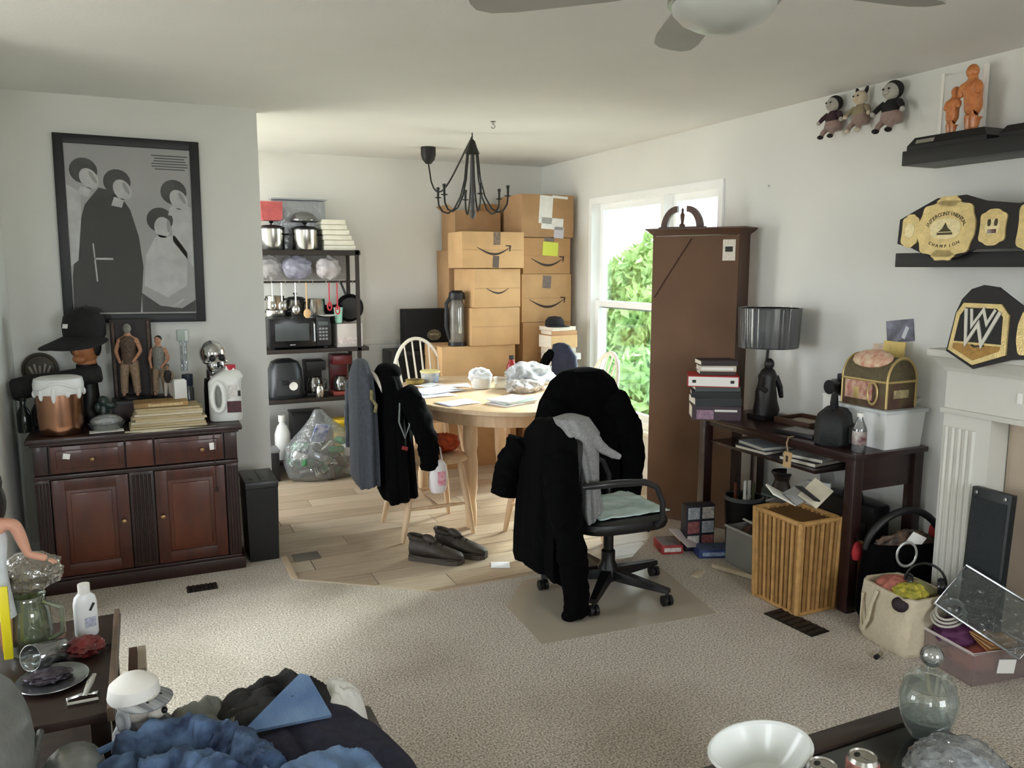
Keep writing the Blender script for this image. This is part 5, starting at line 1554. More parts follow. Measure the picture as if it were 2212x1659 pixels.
# upright vacuum
t = thing('canister_vacuum', 'grey and black cylinder vacuum standing on the wide box beside the stack', 'vacuum', (2.235, 5.94, 0.9545))
MB().lathe([(0.058, 0), (0.062, 0.01), (0.062, 0.30), (0.05, 0.36), (0.045, 0.37)], seg=22).build('canister', mat('grey_canister', (120, 116, 108), 0.3, col2=(90, 84, 76), scale=10), t)
MB().lathe([(0.064, 0.36), (0.066, 0.365), (0.062, 0.41), (0.04, 0.43), (0, 0.43)], seg=22).build('motor_head', M_BLACK, t)
MB().tube([(-0.05, 0, 0.38), (-0.085, 0, 0.33), (-0.09, 0, 0.15), (-0.06, 0, 0.05)], 0.016, 10).build('hose', M_BLACK, t)
MB().box((0.0, -0.06, 0.2), (0.022, 0.012, 0.2), bev=0.004).build('silver_strip', M_STEEL, t)
MB().lathe([(0.07, -0.0), (0.07, 0.03), (0, 0.03)], seg=20).build('foot', M_BLACK, t)

# ------------------------------------------------------------------ bookcase seen from behind
LB, RB = Vector((2.85, 4.19, 0)), Vector((3.12, 3.72, 0))
dv = (RB - LB).normalized()
BW, BD, BH = (RB - LB).length, 0.17, 1.75
ang = math.atan2(dv.y, dv.x)
t = thing('bookcase', 'tall bookcase turned with its brown hardboard back to the room', 'bookcase', ((LB + RB) / 2), ang)
M_HARD = mat('hardboard', (84, 58, 38), 0.7, col2=(96, 68, 46), scale=3)
M_CASE = mat('bookcase_wood', (66, 42, 31), 0.45, col2=(78, 52, 38), scale=6, stretch=(6, 6, 1))
# local +x runs along the width, local +y points away from the room
for s_ in (-1, 1):
    MB().box((s_ * (BW / 2 - 0.009), BD / 2 + 0.004, BH / 2), (0.018, BD, BH)).build('side_panel', M_CASE, t)
MB().box((0, 0.002, BH / 2), (BW - 0.004, 0.004, BH - 0.01)).build('back_panel', M_HARD, t)
for z in (0.04, 0.42, 0.80, 1.18, 1.56):
    MB().box((0, BD / 2 + 0.006, z), (BW - 0.036, BD - 0.012, 0.018)).build('shelf', M_CASE, t)
MB().loft([[(x * (BW / 2 + e_), BD / 2 + 0.004 + y_ * (BD / 2 + e_ * 0.9), z) for x, y_ in ((-1, -1), (1, -1), (1, 1), (-1, 1))] for e_, z in ((0.0, BH), (0.004, BH + 0.006), (0.03, BH + 0.03), (0.036, BH + 0.034), (0.036, BH + 0.042))]).build('cornice', M_CASE, t, smooth=False)
zt = BH + 0.042
for s_ in (-1, 1):
    outer = [( -0.135 + 0.0, 0.0)] + [(-0.135 + 0.105 * (1 - math.cos(q)), 0.135 * math.sin(q)) for q in [PI / 2 * i / 8 for i in range(1, 9)]]
    inner = [(-0.03, 0.10)] + [(-0.095 + 0.065 * (1 - math.cos(q)) + 0.0, 0.10 * math.sin(q)) for q in [PI / 2 * i / 8 for i in range(7, -1, -1)]]
    poly = [(s_ * x - 0.12, z) for x, z in outer + inner]
    MB().prism(poly, -0.012, 0.012, M=TR((0, BD / 2, zt), PI / 2)).build('pediment_scroll', M_CASE, t)
MB().box((-0.12, BD / 2, zt + 0.006), (0.30, 0.03, 0.012)).build('pediment_base', M_CASE, t)
MB().lathe([(0.018, 0), (0.018, 0.012), (0.008, 0.02), (0.012, 0.05), (0.014, 0.07), (0.006, 0.085), (0.008, 0.10), (0, 0.115)], c=(-0.12, BD / 2, zt + 0.012), seg=12).build('finial', M_CASE, t)
MB().box((BW / 2 - 0.06, -0.001, BH - 0.09), (0.075, 0.002, 0.12)).build('paper_label', mat('printed_label', (206, 198, 186), 0.7, var=0.12, scale=60), t)
MB().box((BW / 2 - 0.06, -0.0022, BH - 0.085), (0.045, 0.001, 0.03)).build('label_print', M_INK, t)
cr_ = MB()
cr_.tube([(-BW / 2 + 0.02, -0.002, 1.38), (-0.16, -0.002, 1.52), (-0.02, -0.002, BH - 0.02)], 0.0035, 6)
cr_.build('diagonal_cord', mat('dark_cord', (62, 36, 24), 0.7), t)
MB().box((-BW / 2 - 0.001, 0.03, 1.0), (0.003, 0.012, 1.2)).build('edge_strip', M_WHITE, t)

# ------------------------------------------------------------------ desk along the right wall
M_DESK = mat('mahogany_desk', (34, 17, 16), 0.35, col2=(44, 24, 21), scale=5, stretch=(1, 5, 5), coat=0.2)
DX0, DX1, DY0, DY1, DZ = 2.83, 3.27, 2.55, 3.66, 0.74
t = thing('desk', 'dark mahogany desk crowded with books and boxes', 'desk', ((DX0 + DX1) / 2, (DY0 + DY1) / 2, 0))
dw, dl = DX1 - DX0, DY1 - DY0
MB().box((0, 0, DZ - 0.012), (dw + 0.02, dl + 0.02, 0.024), bev=0.005).build('desktop', M_DESK, t)
for sx in (-1, 1):
    for sy in (-1, 1):
        MB().box((sx * (dw / 2 - 0.03), sy * (dl / 2 - 0.03), (DZ - 0.024) / 2), (0.055, 0.055, DZ - 0.024), bev=0.004).build('leg', M_DESK, t)
MB().box((0, -dl / 2 + 0.03, DZ - 0.10), (dw - 0.115, 0.02, 0.15)).build('end_apron', M_DESK, t)
MB().box((dw / 2 - 0.03, 0, DZ - 0.10), (0.02, dl - 0.115, 0.15)).build('back_apron', M_DESK, t)
MB().box((-0.01, 0.10, DZ - 0.145), (dw - 0.09, dl - 0.33, 0.014)).build('undershelf', M_DESK, t)
MB().box((-dw / 2 + 0.03, 0, DZ - 0.038), (0.018, dl - 0.115, 0.028)).build('front_rail', M_DESK, t)
DT = DZ + 0.0005

# papers and trays on the undershelf
US = DZ - 0.1378
for k, (y_, h_, w_, col, lb) in enumerate(((3.28, 0.02, 0.24, (60, 66, 76), 'dark folder on the shelf under the desktop'), (3.28, 0.015, 0.22, (190, 196, 204), 'pale blue folder on the shelf under the desktop'),
                                           (2.98, 0.022, 0.22, (40, 36, 40), 'black binder on the shelf under the desktop'), (2.98, 0.014, 0.2, (214, 212, 206), 'white notebook on the black binder'))):
    zz = US + (0.0 if k % 2 == 0 else [0.0207, 0.0207, 0.0, 0.0227][k])
    book(lb, (2.985 + 0.01 * k, y_, zz), (0.22, w_, h_), PI / 2 + [0.08, -0.1, 0.12, 0.25][k], col, 'folders under the desktop')

# stack of books and boxed sets at the far end of the desk
bz = DT
stack = [((0.26, 0.20, 0.075), (66, 50, 58), 'thick purple and black boxed set at the bottom of the desk book stack', 0.55), ((0.25, 0.19, 0.045), (40, 44, 44), 'dark grey book in the desk book stack', 0.45), ((0.26, 0.19, 0.035), (26, 26, 28), 'black book in the desk book stack', 0.6),
         ((0.24, 0.18, 0.025), (70, 80, 76), 'green grey book in the desk book stack', 0.5), ((0.27, 0.20, 0.06), (170, 34, 40), 'red binder with a white spine label in the desk book stack', 0.62), ((0.19, 0.14, 0.02), (60, 42, 36), 'brown paperback on the red binder', 0.5),
         ((0.2, 0.15, 0.03), (196, 188, 170), 'cream paperback near the top of the desk book stack', 0.55), ((0.2, 0.15, 0.028), (44, 32, 34), 'dark paperback on top of the desk book stack', 0.4)]
for k, (sz, col, lb, rz) in enumerate(stack):
    b_ = book(lb, (2.85 - 0.02 * (k == 4), 3.555, bz), sz, -rz, col, 'books stacked on the desk')
    if k == 4:
        MB().box((0, -sz[1] / 2 - 0.0006, sz[2] / 2), (sz[0] - 0.01, 0.0012, sz[2] - 0.01)).build('spine_label', M_WHITE, b_)
        for s_ in (-1, 1):
            MB().box((s_ * 0.10, -sz[1] / 2 - 0.0015, sz[2] / 2), (0.02, 0.001, 0.016)).build('spine_mark', M_INK, b_)
    if k == 0:
        MB().box((-0.06, -sz[1] / 2 - 0.0006, sz[2] * 0.4), (0.09, 0.0012, 0.05)).build('printed_panel', mat('mauve_print', (150, 120, 140), 0.5, var=0.3, scale=40), b_)
        MB().box((0.05, -sz[1] / 2 - 0.0006, sz[2] * 0.7), (0.12, 0.0012, 0.012)).build('white_lettering', M_LABEL, b_)
    if k in (6,):
        MB().box((0, -sz[1] / 2 - 0.0006, sz[2] / 2), (sz[0] - 0.03, 0.0012, 0.014)).build('spine_label', M_WHITE, b_)
    bz += sz[2] + 0.0006

# lamp with a sculpted dark base and a wrapped drum shade
t = thing('table_lamp', 'table lamp with a dark figure base and a grey drum shade still in plastic', 'lamp', (3.06, 3.335, DT))
t.location = (3.085, 3.41, DT)
M_DKB = mat('dark_bronze', (26, 23, 23), 0.45, var=0.3, scale=20)
MB().box((0, 0, 0.012), (0.15, 0.13, 0.024), bev=0.004).build('base_plate', M_DKB, t)
fb = MB().loft([[(cx + wx * math.cos(q) * (1 + 0.14 * nz((math.cos(q) * 2, math.sin(q) * 2, z * 30), 1.0)), wy * math.sin(q) * (1 + 0.14 * nz((math.sin(q) * 2, math.cos(q), z * 24), 1.2)), z) for q in [2 * PI * i / 22 for i in range(22)]] for cx, wx, wy, z in
                ((0.0, 0.07, 0.06, 0.022), (0.005, 0.072, 0.062, 0.05), (0.0, 0.062, 0.055, 0.10), (-0.004, 0.058, 0.05, 0.15), (0.0, 0.048, 0.045, 0.20), (0.004, 0.052, 0.046, 0.235), (0.006, 0.036, 0.034, 0.265), (0.006, 0.018, 0.018, 0.28))])
fb.build('robed_figure', M_DKB, t)
MB().ball((0.006, -0.006, 0.30), (0.026, 0.028, 0.032), 14, 10).build('figure_head', M_DKB, t)
MB().tube([(0.05, -0.01, 0.23), (0.075, -0.02, 0.17), (0.06, -0.05, 0.12)], [0.018, 0.016, 0.012], 8).build('figure_arm', M_DKB, t)
MB().tube([(-0.045, -0.01, 0.23), (-0.07, -0.025, 0.18), (-0.05, -0.06, 0.16)], [0.018, 0.016, 0.012], 8).build('figure_arm', M_DKB, t)
MB().cyl((0.006, 0.02, 0.26), (0.0, 0.0, 0.42), 0.008).build('stem', M_DKB, t)
sh = MB().lathe([(0.150, 0.395), (0.158, 0.60)], seg=40, cap=False).build('drum_shade', mat('grey_shade_cloth', (92, 92, 96), 0.8, col2=(66, 66, 70), scale=12, stretch=(8, 8, 0.6)), t, solid=0.003)
for z, r in ((0.395, 0.151), (0.60, 0.159)):
    MB().tube([(r * math.cos(q), r * math.sin(q), z) for q in [2 * PI * i / 40 for i in range(40)]], 0.004, 6, closed=True).build('shade_rim', M_BLACK, sh)
wr = [0.005 + 0.005 * nz((math.cos(2 * PI * i / 120) * 4, math.sin(2 * PI * i / 120) * 4, 0.3), 3.5) for i in range(120)]
pr = [[((r + wr[i]) * math.cos(2 * PI * i / 120), (r + wr[i]) * math.sin(2 * PI * i / 120), z) for i in range(120)] for r, z in ((0.150, 0.39), (0.154, 0.44), (0.156, 0.50), (0.158, 0.56), (0.160, 0.605))]
MB().loft(pr, cap=False).build('plastic_wrap', clear('shrink_wrap', (240, 242, 242), gloss=0.07, haze=0.04, rough=0.14), sh)
for k in range(3):
    q = 2 * PI * k / 3
    MB().cyl((0, 0, 0.42), (0.157 * math.cos(q), 0.157 * math.sin(q), 0.598), 0.002, seg=6).build('shade_strut', M_NICK, sh)

# flat trays and dishes in the middle of the desk
t = thing('wooden_tray', 'flat brown tray with papers against the wall on the desk', 'tray', (3.16, 3.19, DT), 0.06)
MB().box((0, 0, 0.006), (0.20, 0.23, 0.012), bev=0.003).build('tray_floor', M_CASE, t)
for s_ in (-1, 1):
    MB().box((s_ * 0.1, 0, 0.016), (0.012, 0.24, 0.032), bev=0.003).build('tray_side', M_CASE, t)
    MB().box((0, s_ * 0.115, 0.016), (0.19, 0.012, 0.032), bev=0.003).build('tray_end', M_CASE, t)
MB().box((0, 0.0, 0.0135), (0.14, 0.16, 0.003), (0, 0, 0.2)).build('tray_paper', mat('taupe_paper', (170, 158, 142), 0.8), t)
t = thing('picture_tile', 'dark framed tile lying on the desk in front of the tray', 'frame', (2.95, 2.99, DT), 0.15)
MB().box((0, 0, 0.009), (0.15, 0.22, 0.018), bev=0.003).build('frame', M_BLACK, t)
MB().box((0, 0, 0.0184), (0.11, 0.17, 0.001)).build('picture', mat('grey_picture', (96, 88, 84), 0.3, var=0.2, scale=10), t)

# black camera bag, soda bottle, tag
t = thing('camera_bag', 'soft black camera bag with a raised handle on the desk', 'bag', (2.945, 2.79, DT), 0.6)
MB().loft([[(wx * math.copysign(abs(math.cos(q)) ** 0.6, math.cos(q)), wy * math.copysign(abs(math.sin(q)) ** 0.6, math.sin(q)), z) for q in [2 * PI * i / 26 for i in range(26)]] for wx, wy, z in ((0.115, 0.07, 0), (0.125, 0.08, 0.012), (0.125, 0.08, 0.09), (0.115, 0.07, 0.14), (0.085, 0.045, 0.165))]).build('bag_body', mat('black_nylon', (24, 25, 26), 0.6, bump=0.3, bscale=120), t)
MB().box((0, -0.082, 0.055), (0.16, 0.02, 0.08), bev=0.008).build('front_pocket', MATS['black_nylon'], t)
MB().tube([(-0.06, 0, 0.16), (-0.075, 0, 0.20), (-0.05, 0, 0.235), (-0.01, 0, 0.225), (0.02, 0, 0.165)], 0.012, 8, flat=0.6).build('handle', MATS['black_nylon'], t)
t = thing('soda_bottle', 'clear plastic soda bottle with a dark red label on the desk corner', 'bottle', (2.90, 2.60, DT))
MB().lathe([(0.026, 0), (0.031, 0.006), (0.031, 0.10), (0.029, 0.11), (0.012, 0.15), (0.012, 0.162)], seg=20).build('bottle', clear('pet_plastic', (224, 228, 228), gloss=0.12, haze=0.12, rough=0.05), t)
MB().lathe([(0.0318, 0.035), (0.0318, 0.095)], seg=20, cap=False).build('label_band', mat('dark_red_label', (84, 20, 26), 0.4, col2=(196, 190, 186), scale=22), t)
MB().lathe([(0.014, 0.158), (0.015, 0.16), (0.015, 0.176), (0, 0.178)], seg=14).build('cap', M_WHITE, t)
t = thing('hang_tag', 'tan paper tag hanging off a lanyard at the desk edge', 'tag', (2.80, 2.93, 0.60))
MB().box((0, 0, 0.04), (0.004, 0.05, 0.075), (0, 0.1, 0)).build('tag_card', mat('kraft_tag', (190, 160, 116), 0.8), t)
MB().tube([(0, 0, 0.078), (0.0, 0.01, 0.12), (0.02, 0.02, 0.145), (0.06, 0.03, 0.144)], 0.004, 6).build('lanyard', mat('lanyard_cord', (150, 126, 96), 0.8), t)
MB().box((-0.004, 0, 0.045), (0.001, 0.012, 0.03)).build('tag_mark', M_INK, t)

# white bins with the domed trunk
t = thing('white_bin', 'white plastic storage bin at the near end of the desk under the trunk', 'bin', (3.12, 2.72, DT))
MB().loft([[(x * wx, y_ * wy, z) for x, y_ in ((-1, -1), (1, -1), (1, 1), (-1, 1))] for wx, wy, z in ((0.115, 0.14, 0), (0.125, 0.15, 0.165))]).build('bin_body', M_PLA, t, smooth=False)
MB().box((0, 0, 0.172), (0.27, 0.32, 0.018), bev=0.005).build('lid', mat('grey_bin_lid', (196, 200, 200), 0.4), t)
t.location = (3.135, 2.705, DT)
t = thing('small_white_box', 'small white box behind the camera bag on the desk', 'box', (3.17, 2.99, DT))
t.location = (3.19, 2.965, DT)
MB().box((0, 0, 0.09), (0.15, 0.14, 0.18), bev=0.003).build('box_body', M_WHITE, t)
MB().box((0, 0, 0.186), (0.156, 0.146, 0.012), bev=0.003).build('lid', M_WHITE, t)
t = thing('black_camera', 'black camera on the small white box beside the trunk', 'camera', (3.18, 2.965, DT + 0.1925))
MB().box((0, 0, 0.035), (0.09, 0.12, 0.07), bev=0.008).build('camera_body', M_BLACK, t)
MB().cyl((-0.045, 0, 0.04), (-0.10, 0, 0.04), 0.034, 0.036).build('lens', mat('lens_black', (30, 30, 32), 0.25), t)
MB().box((0, 0, 0.085), (0.05, 0.05, 0.035), bev=0.006).build('viewfinder', M_BLACK, t)
MB().box((-0.046, 0.045, 0.05), (0.003, 0.012, 0.04)).build('grip_trim', M_WHITE, t)

t = thing('domed_trunk', 'small domed trunk with gold edges and floral patches on the white bin', 'trunk', (3.12, 2.70, DT + 0.1815))
t.location = (3.115, 2.70, DT + 0.1815)
t.scale = (0.95, 0.92, 1.25)
M_TRK = mat('olive_trunk', (92, 82, 58), 0.7, var=0.25, scale=60)
M_GOLD = mat('gold_braid', (190, 166, 110), 0.4, 0.4)
tw, td, th_ = 0.20, 0.27, 0.10   # x width, y length, body height
MB().box((0, 0, th_ / 2), (tw, td, th_), bev=0.003).build('trunk_body', mat('maroon_trunk', (78, 48, 44), 0.7, col2=(96, 84, 56), scale=12), t)
dome = [(tw / 2 * math.cos(q), th_ + 0.0008 + 0.085 * math.sin(q)) for q in [PI * i / 16 for i in range(17)]]
lid = MB().prism(dome, -td / 2, td / 2, M=R3(PI / 2)).build('domed_lid', M_TRK, t)
for y_ in (-td / 2 - 0.003, td / 2 + 0.003):
    MB().tube([(x * 0.97, y_, z) for x, z in [(tw / 2, 0.005)] + dome + [(-tw / 2, 0.005)]], 0.006, 8).build('gold_edge', M_GOLD, t)
MB().tube([(-tw / 2 - 0.003, -td / 2, th_), (-tw / 2 - 0.003, td / 2, th_)], 0.005, 8).build('gold_edge', M_GOLD, t)
MB().tube([(-tw / 2 + 0.005, -td / 2 - 0.004, th_), (tw / 2 - 0.005, -td / 2 - 0.004, th_)], 0.005, 8).build('gold_edge', M_GOLD, t)
fl = mat('floral_print', (206, 176, 150), 0.7, col2=(170, 104, 96), scale=40)
MB().box((-tw / 2 - 0.002, 0.03, th_ * 0.62), (0.004, 0.17, 0.07)).build('floral_patch', fl, t)
MB().ball((-0.05, 0.0, th_ + 0.077), (0.055, 0.12, 0.02), 14, 8, (0, -0.55, 0)).build('floral_top', mat('floral_cream', (222, 206, 176), 0.7, col2=(196, 130, 110), scale=30), t)
MB().tube([(-tw / 2 - 0.006, -0.06 + 0.03 * math.cos(q), 0.055 + 0.04 * math.sin(q)) for q in [2 * PI * i / 16 for i in range(16)]], 0.005, 6, closed=True).build('side_handle', M_GOLD, t)
MB().box((-tw / 2 - 0.004, 0.04, th_ * 0.5), (0.008, 0.03, 0.045), bev=0.004).build('lock_plate', M_GOLD, t)
MB().box((0.0, -td / 2 - 0.002, th_ * 0.55), (0.10, 0.002, 0.03)).build('script_patch', mat('script_print', (160, 146, 108), 0.6, var=0.3, scale=70), t)
# loose floral cards standing behind the trunk
for k, (x, y_, h_, col, lb) in enumerate(((3.14, 2.86, 0.27, (214, 190, 170), 'pinkish floral card standing behind the trunk'), (3.17, 2.80, 0.29, (222, 196, 120), 'yellow card standing behind the trunk'))):
    o = MB().box((0, 0, h_ / 2), (0.006, 0.12, h_), (0, 0.12, 0)).build('greeting_card', mat('card_col_%d' % k, col, 0.7, var=0.15, scale=20), loc=(3.245 - 0.01 * k, 2.81 - 0.07 * k, DT + 0.1815 + 0.001))
    tag(o, lb, 'card', 'cards behind the trunk')
book('tilted pale folder wedged between trunk and fireplace', (3.255, 2.64, DT + 0.183), (0.16, 0.05, 0.02), 0, (190, 188, 180), 'things wedged beside the trunk', 0, -0.3)
# wall photo
t = thing('wall_photo', 'small dark stage photo pinned to the right wall over the trunk', 'photo', (XR - 0.002, 2.755, 1.26), rot=(math.radians(-8), 0, 0))
MB().box((0, 0, 0), (0.002, 0.155, 0.105)).build('photo_print', mat('dark_photo', (34, 34, 44), 0.3, col2=(120, 120, 140), scale=14), t)
MB().box((-0.0016, -0.03, -0.01), (0.001, 0.02, 0.06), (0.5, 0, 0)).build('stage_figure', mat('photo_light', (200, 204, 210), 0.4), t)

# ------------------------------------------------------------------ under and before the desk
# wicker hamper: separate canes
M_WICK = [mat('wicker_a', (172, 132, 78), 0.6, var=0.15, scale=30), mat('wicker_b', (146, 108, 60), 0.6, var=0.15, scale=30)]
t = thing('wicker_hamper', 'tall square wicker hamper overflowing with papers before the desk', 'hamper', (2.715, 2.765, 0))
hx, hy, hh = 0.115, 0.145, 0.44
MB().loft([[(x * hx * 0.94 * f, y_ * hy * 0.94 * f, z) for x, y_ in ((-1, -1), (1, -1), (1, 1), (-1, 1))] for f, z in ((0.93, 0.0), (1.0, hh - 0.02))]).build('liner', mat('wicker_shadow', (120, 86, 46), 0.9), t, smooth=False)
ncx, ncy = 8, 10
for face in range(4):
    nn = ncx if face in (0, 2) else ncy
    for k in range(nn):
        u = -1 + (k + 0.5) * 2 / nn
        if face == 0:
            a, b = (u * hx * 0.93, -hy * 0.93), (u * hx, -hy)
        elif face == 2:
            a, b = (u * hx * 0.93, hy * 0.93), (u * hx, hy)
        elif face == 1:
            a, b = (hx * 0.93, u * hy * 0.93), (hx, u * hy)
        else:
            a, b = (-hx * 0.93, u * hy * 0.93), (-hx, u * hy)
        MB().cyl((*a, 0.005), (*b, hh - 0.01), 0.0105, seg=8).build('cane', M_WICK[(k + face) % 2], t)
for z, f, r in ((0.008, 0.95, 0.010), (hh - 0.008, 1.02, 0.012)):
    c = [(-hx * f, -hy * f, z), (hx * f, -hy * f, z), (hx * f, hy * f, z), (-hx * f, hy * f, z)]
    pts = []
    for i in range(4):
        a, b = Vector(c[i]), Vector(c[(i + 1) % 4])
        pts += [a.lerp(b, q) for q in (0.06, 0.35, 0.65, 0.94)]
    MB().tube(pts, r, 8, closed=True).build('rim', M_WICK[0], t)
for sx in (-1, 1):
    for sy in (-1, 1):
        MB().cyl((sx * hx * 0.95, sy * hy * 0.95, 0), (sx * hx * 1.01, sy * hy * 1.01, hh), 0.013, seg=8).build('corner_cane', M_WICK[0], t)
rnd = random.Random(31)
hp = [('thick grey catalogue at the back of the wicker hamper', (120, 122, 120), 0.0, 0.09, -0.5), ('striped leaflet fanned in the wicker hamper', (188, 178, 150), 0.06, 0.03, -0.3), ('dark green notebook sunk in the wicker hamper', (50, 60, 54), -0.04, 0.1, 0.2), ('folded white paper sticking out of the wicker hamper', (226, 224, 214), -0.055, 0.05, 0.5), ('grey magazine leaning in the wicker hamper', (150, 150, 148), 0.02, 0.0, -0.4), ('cream booklet leaning in the wicker hamper', (206, 198, 176), 0.05, -0.06, -0.6), ('black wallet at the hamper rim', (24, 24, 26), -0.02, -0.08, 0.3)]
for k, (lb, col, dx, dy, tl) in enumerate(hp):
    o = MB().box((0, 0, 0.05), (0.10, 0.13, 0.008), (tl, 0.25 - 0.15 * k, 0.4 * k), bev=0.001).build('hamper_paper', mat('hpaper_%d' % k, col, 0.7, var=0.08, scale=20), loc=(2.715 + dx, 2.765 + dy, hh - 0.015 + 0.012 * k))
    tag(o, lb, 'wallet' if 'wallet' in lb else 'paper', 'papers heaped in the hamper')
t = thing('added_dark_suitcase', 'added black soft suitcase that darkens the space under the desk', 'suitcase', (3.17, 2.86, 0))  # added to darken the bright wall area under the desk
MB().box((0, 0, 0.22), (0.12, 0.36, 0.42), bev=0.02).build('case_body', M_BLACK, t)
MB().tube([(0, -0.06, 0.43), (0, -0.05, 0.46), (0, 0.05, 0.46), (0, 0.06, 0.43)], 0.009, 8).build('handle', M_BLACK, t)
MB().box((-0.063, 0, 0.2), (0.01, 0.28, 0.28), bev=0.004).build('pocket', mat('charcoal_nylon', (30, 30, 32), 0.8), t)
for s_ in (-1, 1):
    MB().cyl((-0.05, s_ * 0.14, 0.016), (0.05, s_ * 0.14, 0.016), 0.016, seg=12).build('wheel', M_BLACK, t)
t = thing('red_pouch', 'red cloth pouch hanging on the desk leg beside the hamper', 'pouch', (2.868, 2.545, 0.25))
MB().lathe([(0.0, 0.0), (0.022, 0.008), (0.03, 0.04), (0.022, 0.075), (0.008, 0.09)], seg=16, sy=0.6).build('pouch_body', mat('red_pouch_cloth', (150, 26, 34), 0.7, var=0.2, scale=20), t)
MB().tube([(0, 0, 0.088), (0.004, 0.012, 0.13), (0, 0.018, 0.16)], 0.003, 6).build('pouch_cord', M_BLACK, t)
# clear storage box behind the hamper
t = thing('clear_bin', 'grey clear plastic bin of odds and ends beneath the desk', 'bin', (2.885, 3.155, 0))
cb = MB()
for c, s_ in (((0, -0.16, 0.10), (0.23, 0.006, 0.20)), ((0, 0.16, 0.10), (0.23, 0.006, 0.20)), ((-0.115, 0, 0.10), (0.006, 0.32, 0.20)), ((0.115, 0, 0.10), (0.006, 0.32, 0.20)), ((0, 0, 0.004), (0.23, 0.32, 0.006))):
    cb.box(c, s_)
cb.build('bin_walls', mat('cloudy_plastic', (150, 152, 150), 0.35, trans=0.0, var=0.05, scale=8), t)
MB().tube([(-0.12, -0.165, 0.2), (0.12, -0.165, 0.2), (0.12, 0.165, 0.2), (-0.12, 0.165, 0.2)], 0.007, 8, closed=True).build('rim', mat('pale_rim', (186, 188, 186), 0.4), t)
crumple(MB(), (0, 0, 0.12), (0.10, 0.145, 0.10), 40, 0.4, 3.2).build('contents', mat('dark_clutter', (44, 36, 34), 0.7, col2=(96, 60, 50), scale=24), t, angle=50)
MB().box((-0.02, -0.02, 0.22), (0.012, 0.26, 0.006), (0.2, 0, 0.3)).build('white_rod', M_WHITE, t)
tag(MB().box((0, 0, 0.012), (0.02, 0.30, 0.02), bev=0.003).build('skirting_offcut', mat('pale_wood', (200, 186, 160), 0.6), loc=(2.70, 3.13, 0.0), rot=(0, 0, 0.35)), 'thin pale wooden offcut on the carpet beside the clear bin', 'wood')
tag(MB().box((0, 0, 0.004), (0.09, 0.04, 0.006), bev=0.001).build('wood_chip', MATS['pale_wood'], loc=(2.52, 3.22, 0.0), rot=(0, 0, 0.5)), 'small pale scrap lying alone on the carpet', 'scrap')
# round bin with rolled things and a printed box
t = thing('round_basket', 'dark round basket holding bottles under the desk', 'basket', (2.965, 3.62, 0))
t.location = (2.985, 3.44, 0)
MB().lathe([(0.085, 0), (0.09, 0.006), (0.105, 0.30), (0.10, 0.30), (0.085, 0.012), (0, 0.012)], seg=24).build('basket', M_BLACK, t)
MB().lathe([(0.10, 0.285), (0.109, 0.29), (0.109, 0.305), (0.10, 0.31)], seg=24, cap=False).build('rim', mat('grey_rim', (92, 96, 100), 0.4), t)
for k in range(5):
    q = 2 * PI * k / 5 + 0.3
    MB().lathe([(0.018, 0.0), (0.020, 0.005), (0.020, 0.24), (0.009, 0.30), (0.009, 0.37 + 0.02 * (k % 2)), (0, 0.37 + 0.02 * (k % 2))], c=(0.05 * math.cos(q), 0.05 * math.sin(q), 0.014), seg=10).build('bottle', [M_WHITE, M_BLACK, mat('brown_glass', (96, 54, 34), 0.25), M_PLA, mat('olive_glass', (80, 84, 60), 0.25)][k], t)
t = thing('printed_box', 'dark printed carton standing before the round basket', 'box', (2.78, 3.47, 0), -0.2)
t.location = (2.755, 3.545, 0.0)
MB().box((0, 0, 0.13), (0.17, 0.07, 0.26), bev=0.002).build('box_body', mat('navy_box', (36, 36, 48), 0.6), t)
for k in range(2):
    for j in range(3):
        MB().box((-0.04 + 0.085 * k, -0.0355, 0.055 + 0.08 * j), (0.07, 0.002, 0.066)).build('printed_panel', mat('panel_print_%d' % ((k + j) % 3), ((196, 190, 186), (150, 90, 90), (170, 176, 184))[(k + j) % 3], 0.6, var=0.35, scale=50), t)
# red and blue boxed games flat on the floor
for k, (x, y_, sx_, sy_, h_, col, lb, rz) in enumerate(((2.60, 3.60, 0.12, 0.16, 0.05, (150, 48, 50), 'red patterned box lying by the bookcase foot', -0.3), (2.78, 3.43, 0.20, 0.12, 0.045, (54, 72, 128), 'flat blue box lying before the printed carton', -0.35))):
    t = thing('flat_game_box', lb, 'box', (x, y_, 0), rz, 'flat boxes on the floor by the bookcase')
    MB().box((0, 0, h_ / 2), (sx_, sy_, h_), bev=0.002).build('box_body', mat('game_%d' % k, col, 0.55, var=0.3, scale=22), t)
    MB().box((0, -sy_ / 2 - 0.001, h_ / 2), (sx_ * 0.8, 0.001, h_ * 0.45)).build('lettering_band', mat('game_band_%d' % k, ((196, 190, 180), (150, 170, 200))[k], 0.6, var=0.3, scale=60), t)
    MB().box((0, 0, h_ + 0.0008), (sx_ * 0.9, sy_ * 0.9, 0.001)).build('lid_print', mat('game_lid_%d' % k, ((120, 110, 110), (84, 100, 130))[k], 0.5, var=0.3, scale=30), t)
crm = MB().box((0, 0, 0.004), (0.13, 0.15, 0.004), (0.45, 0.25, 0.3)).build('leaning_card', mat('mauve_card', (196, 184, 184), 0.7), loc=(2.66, 3.53, 0.075))
tag(crm, 'pale leaflet leaning on the red box by the bookcase', 'leaflet')
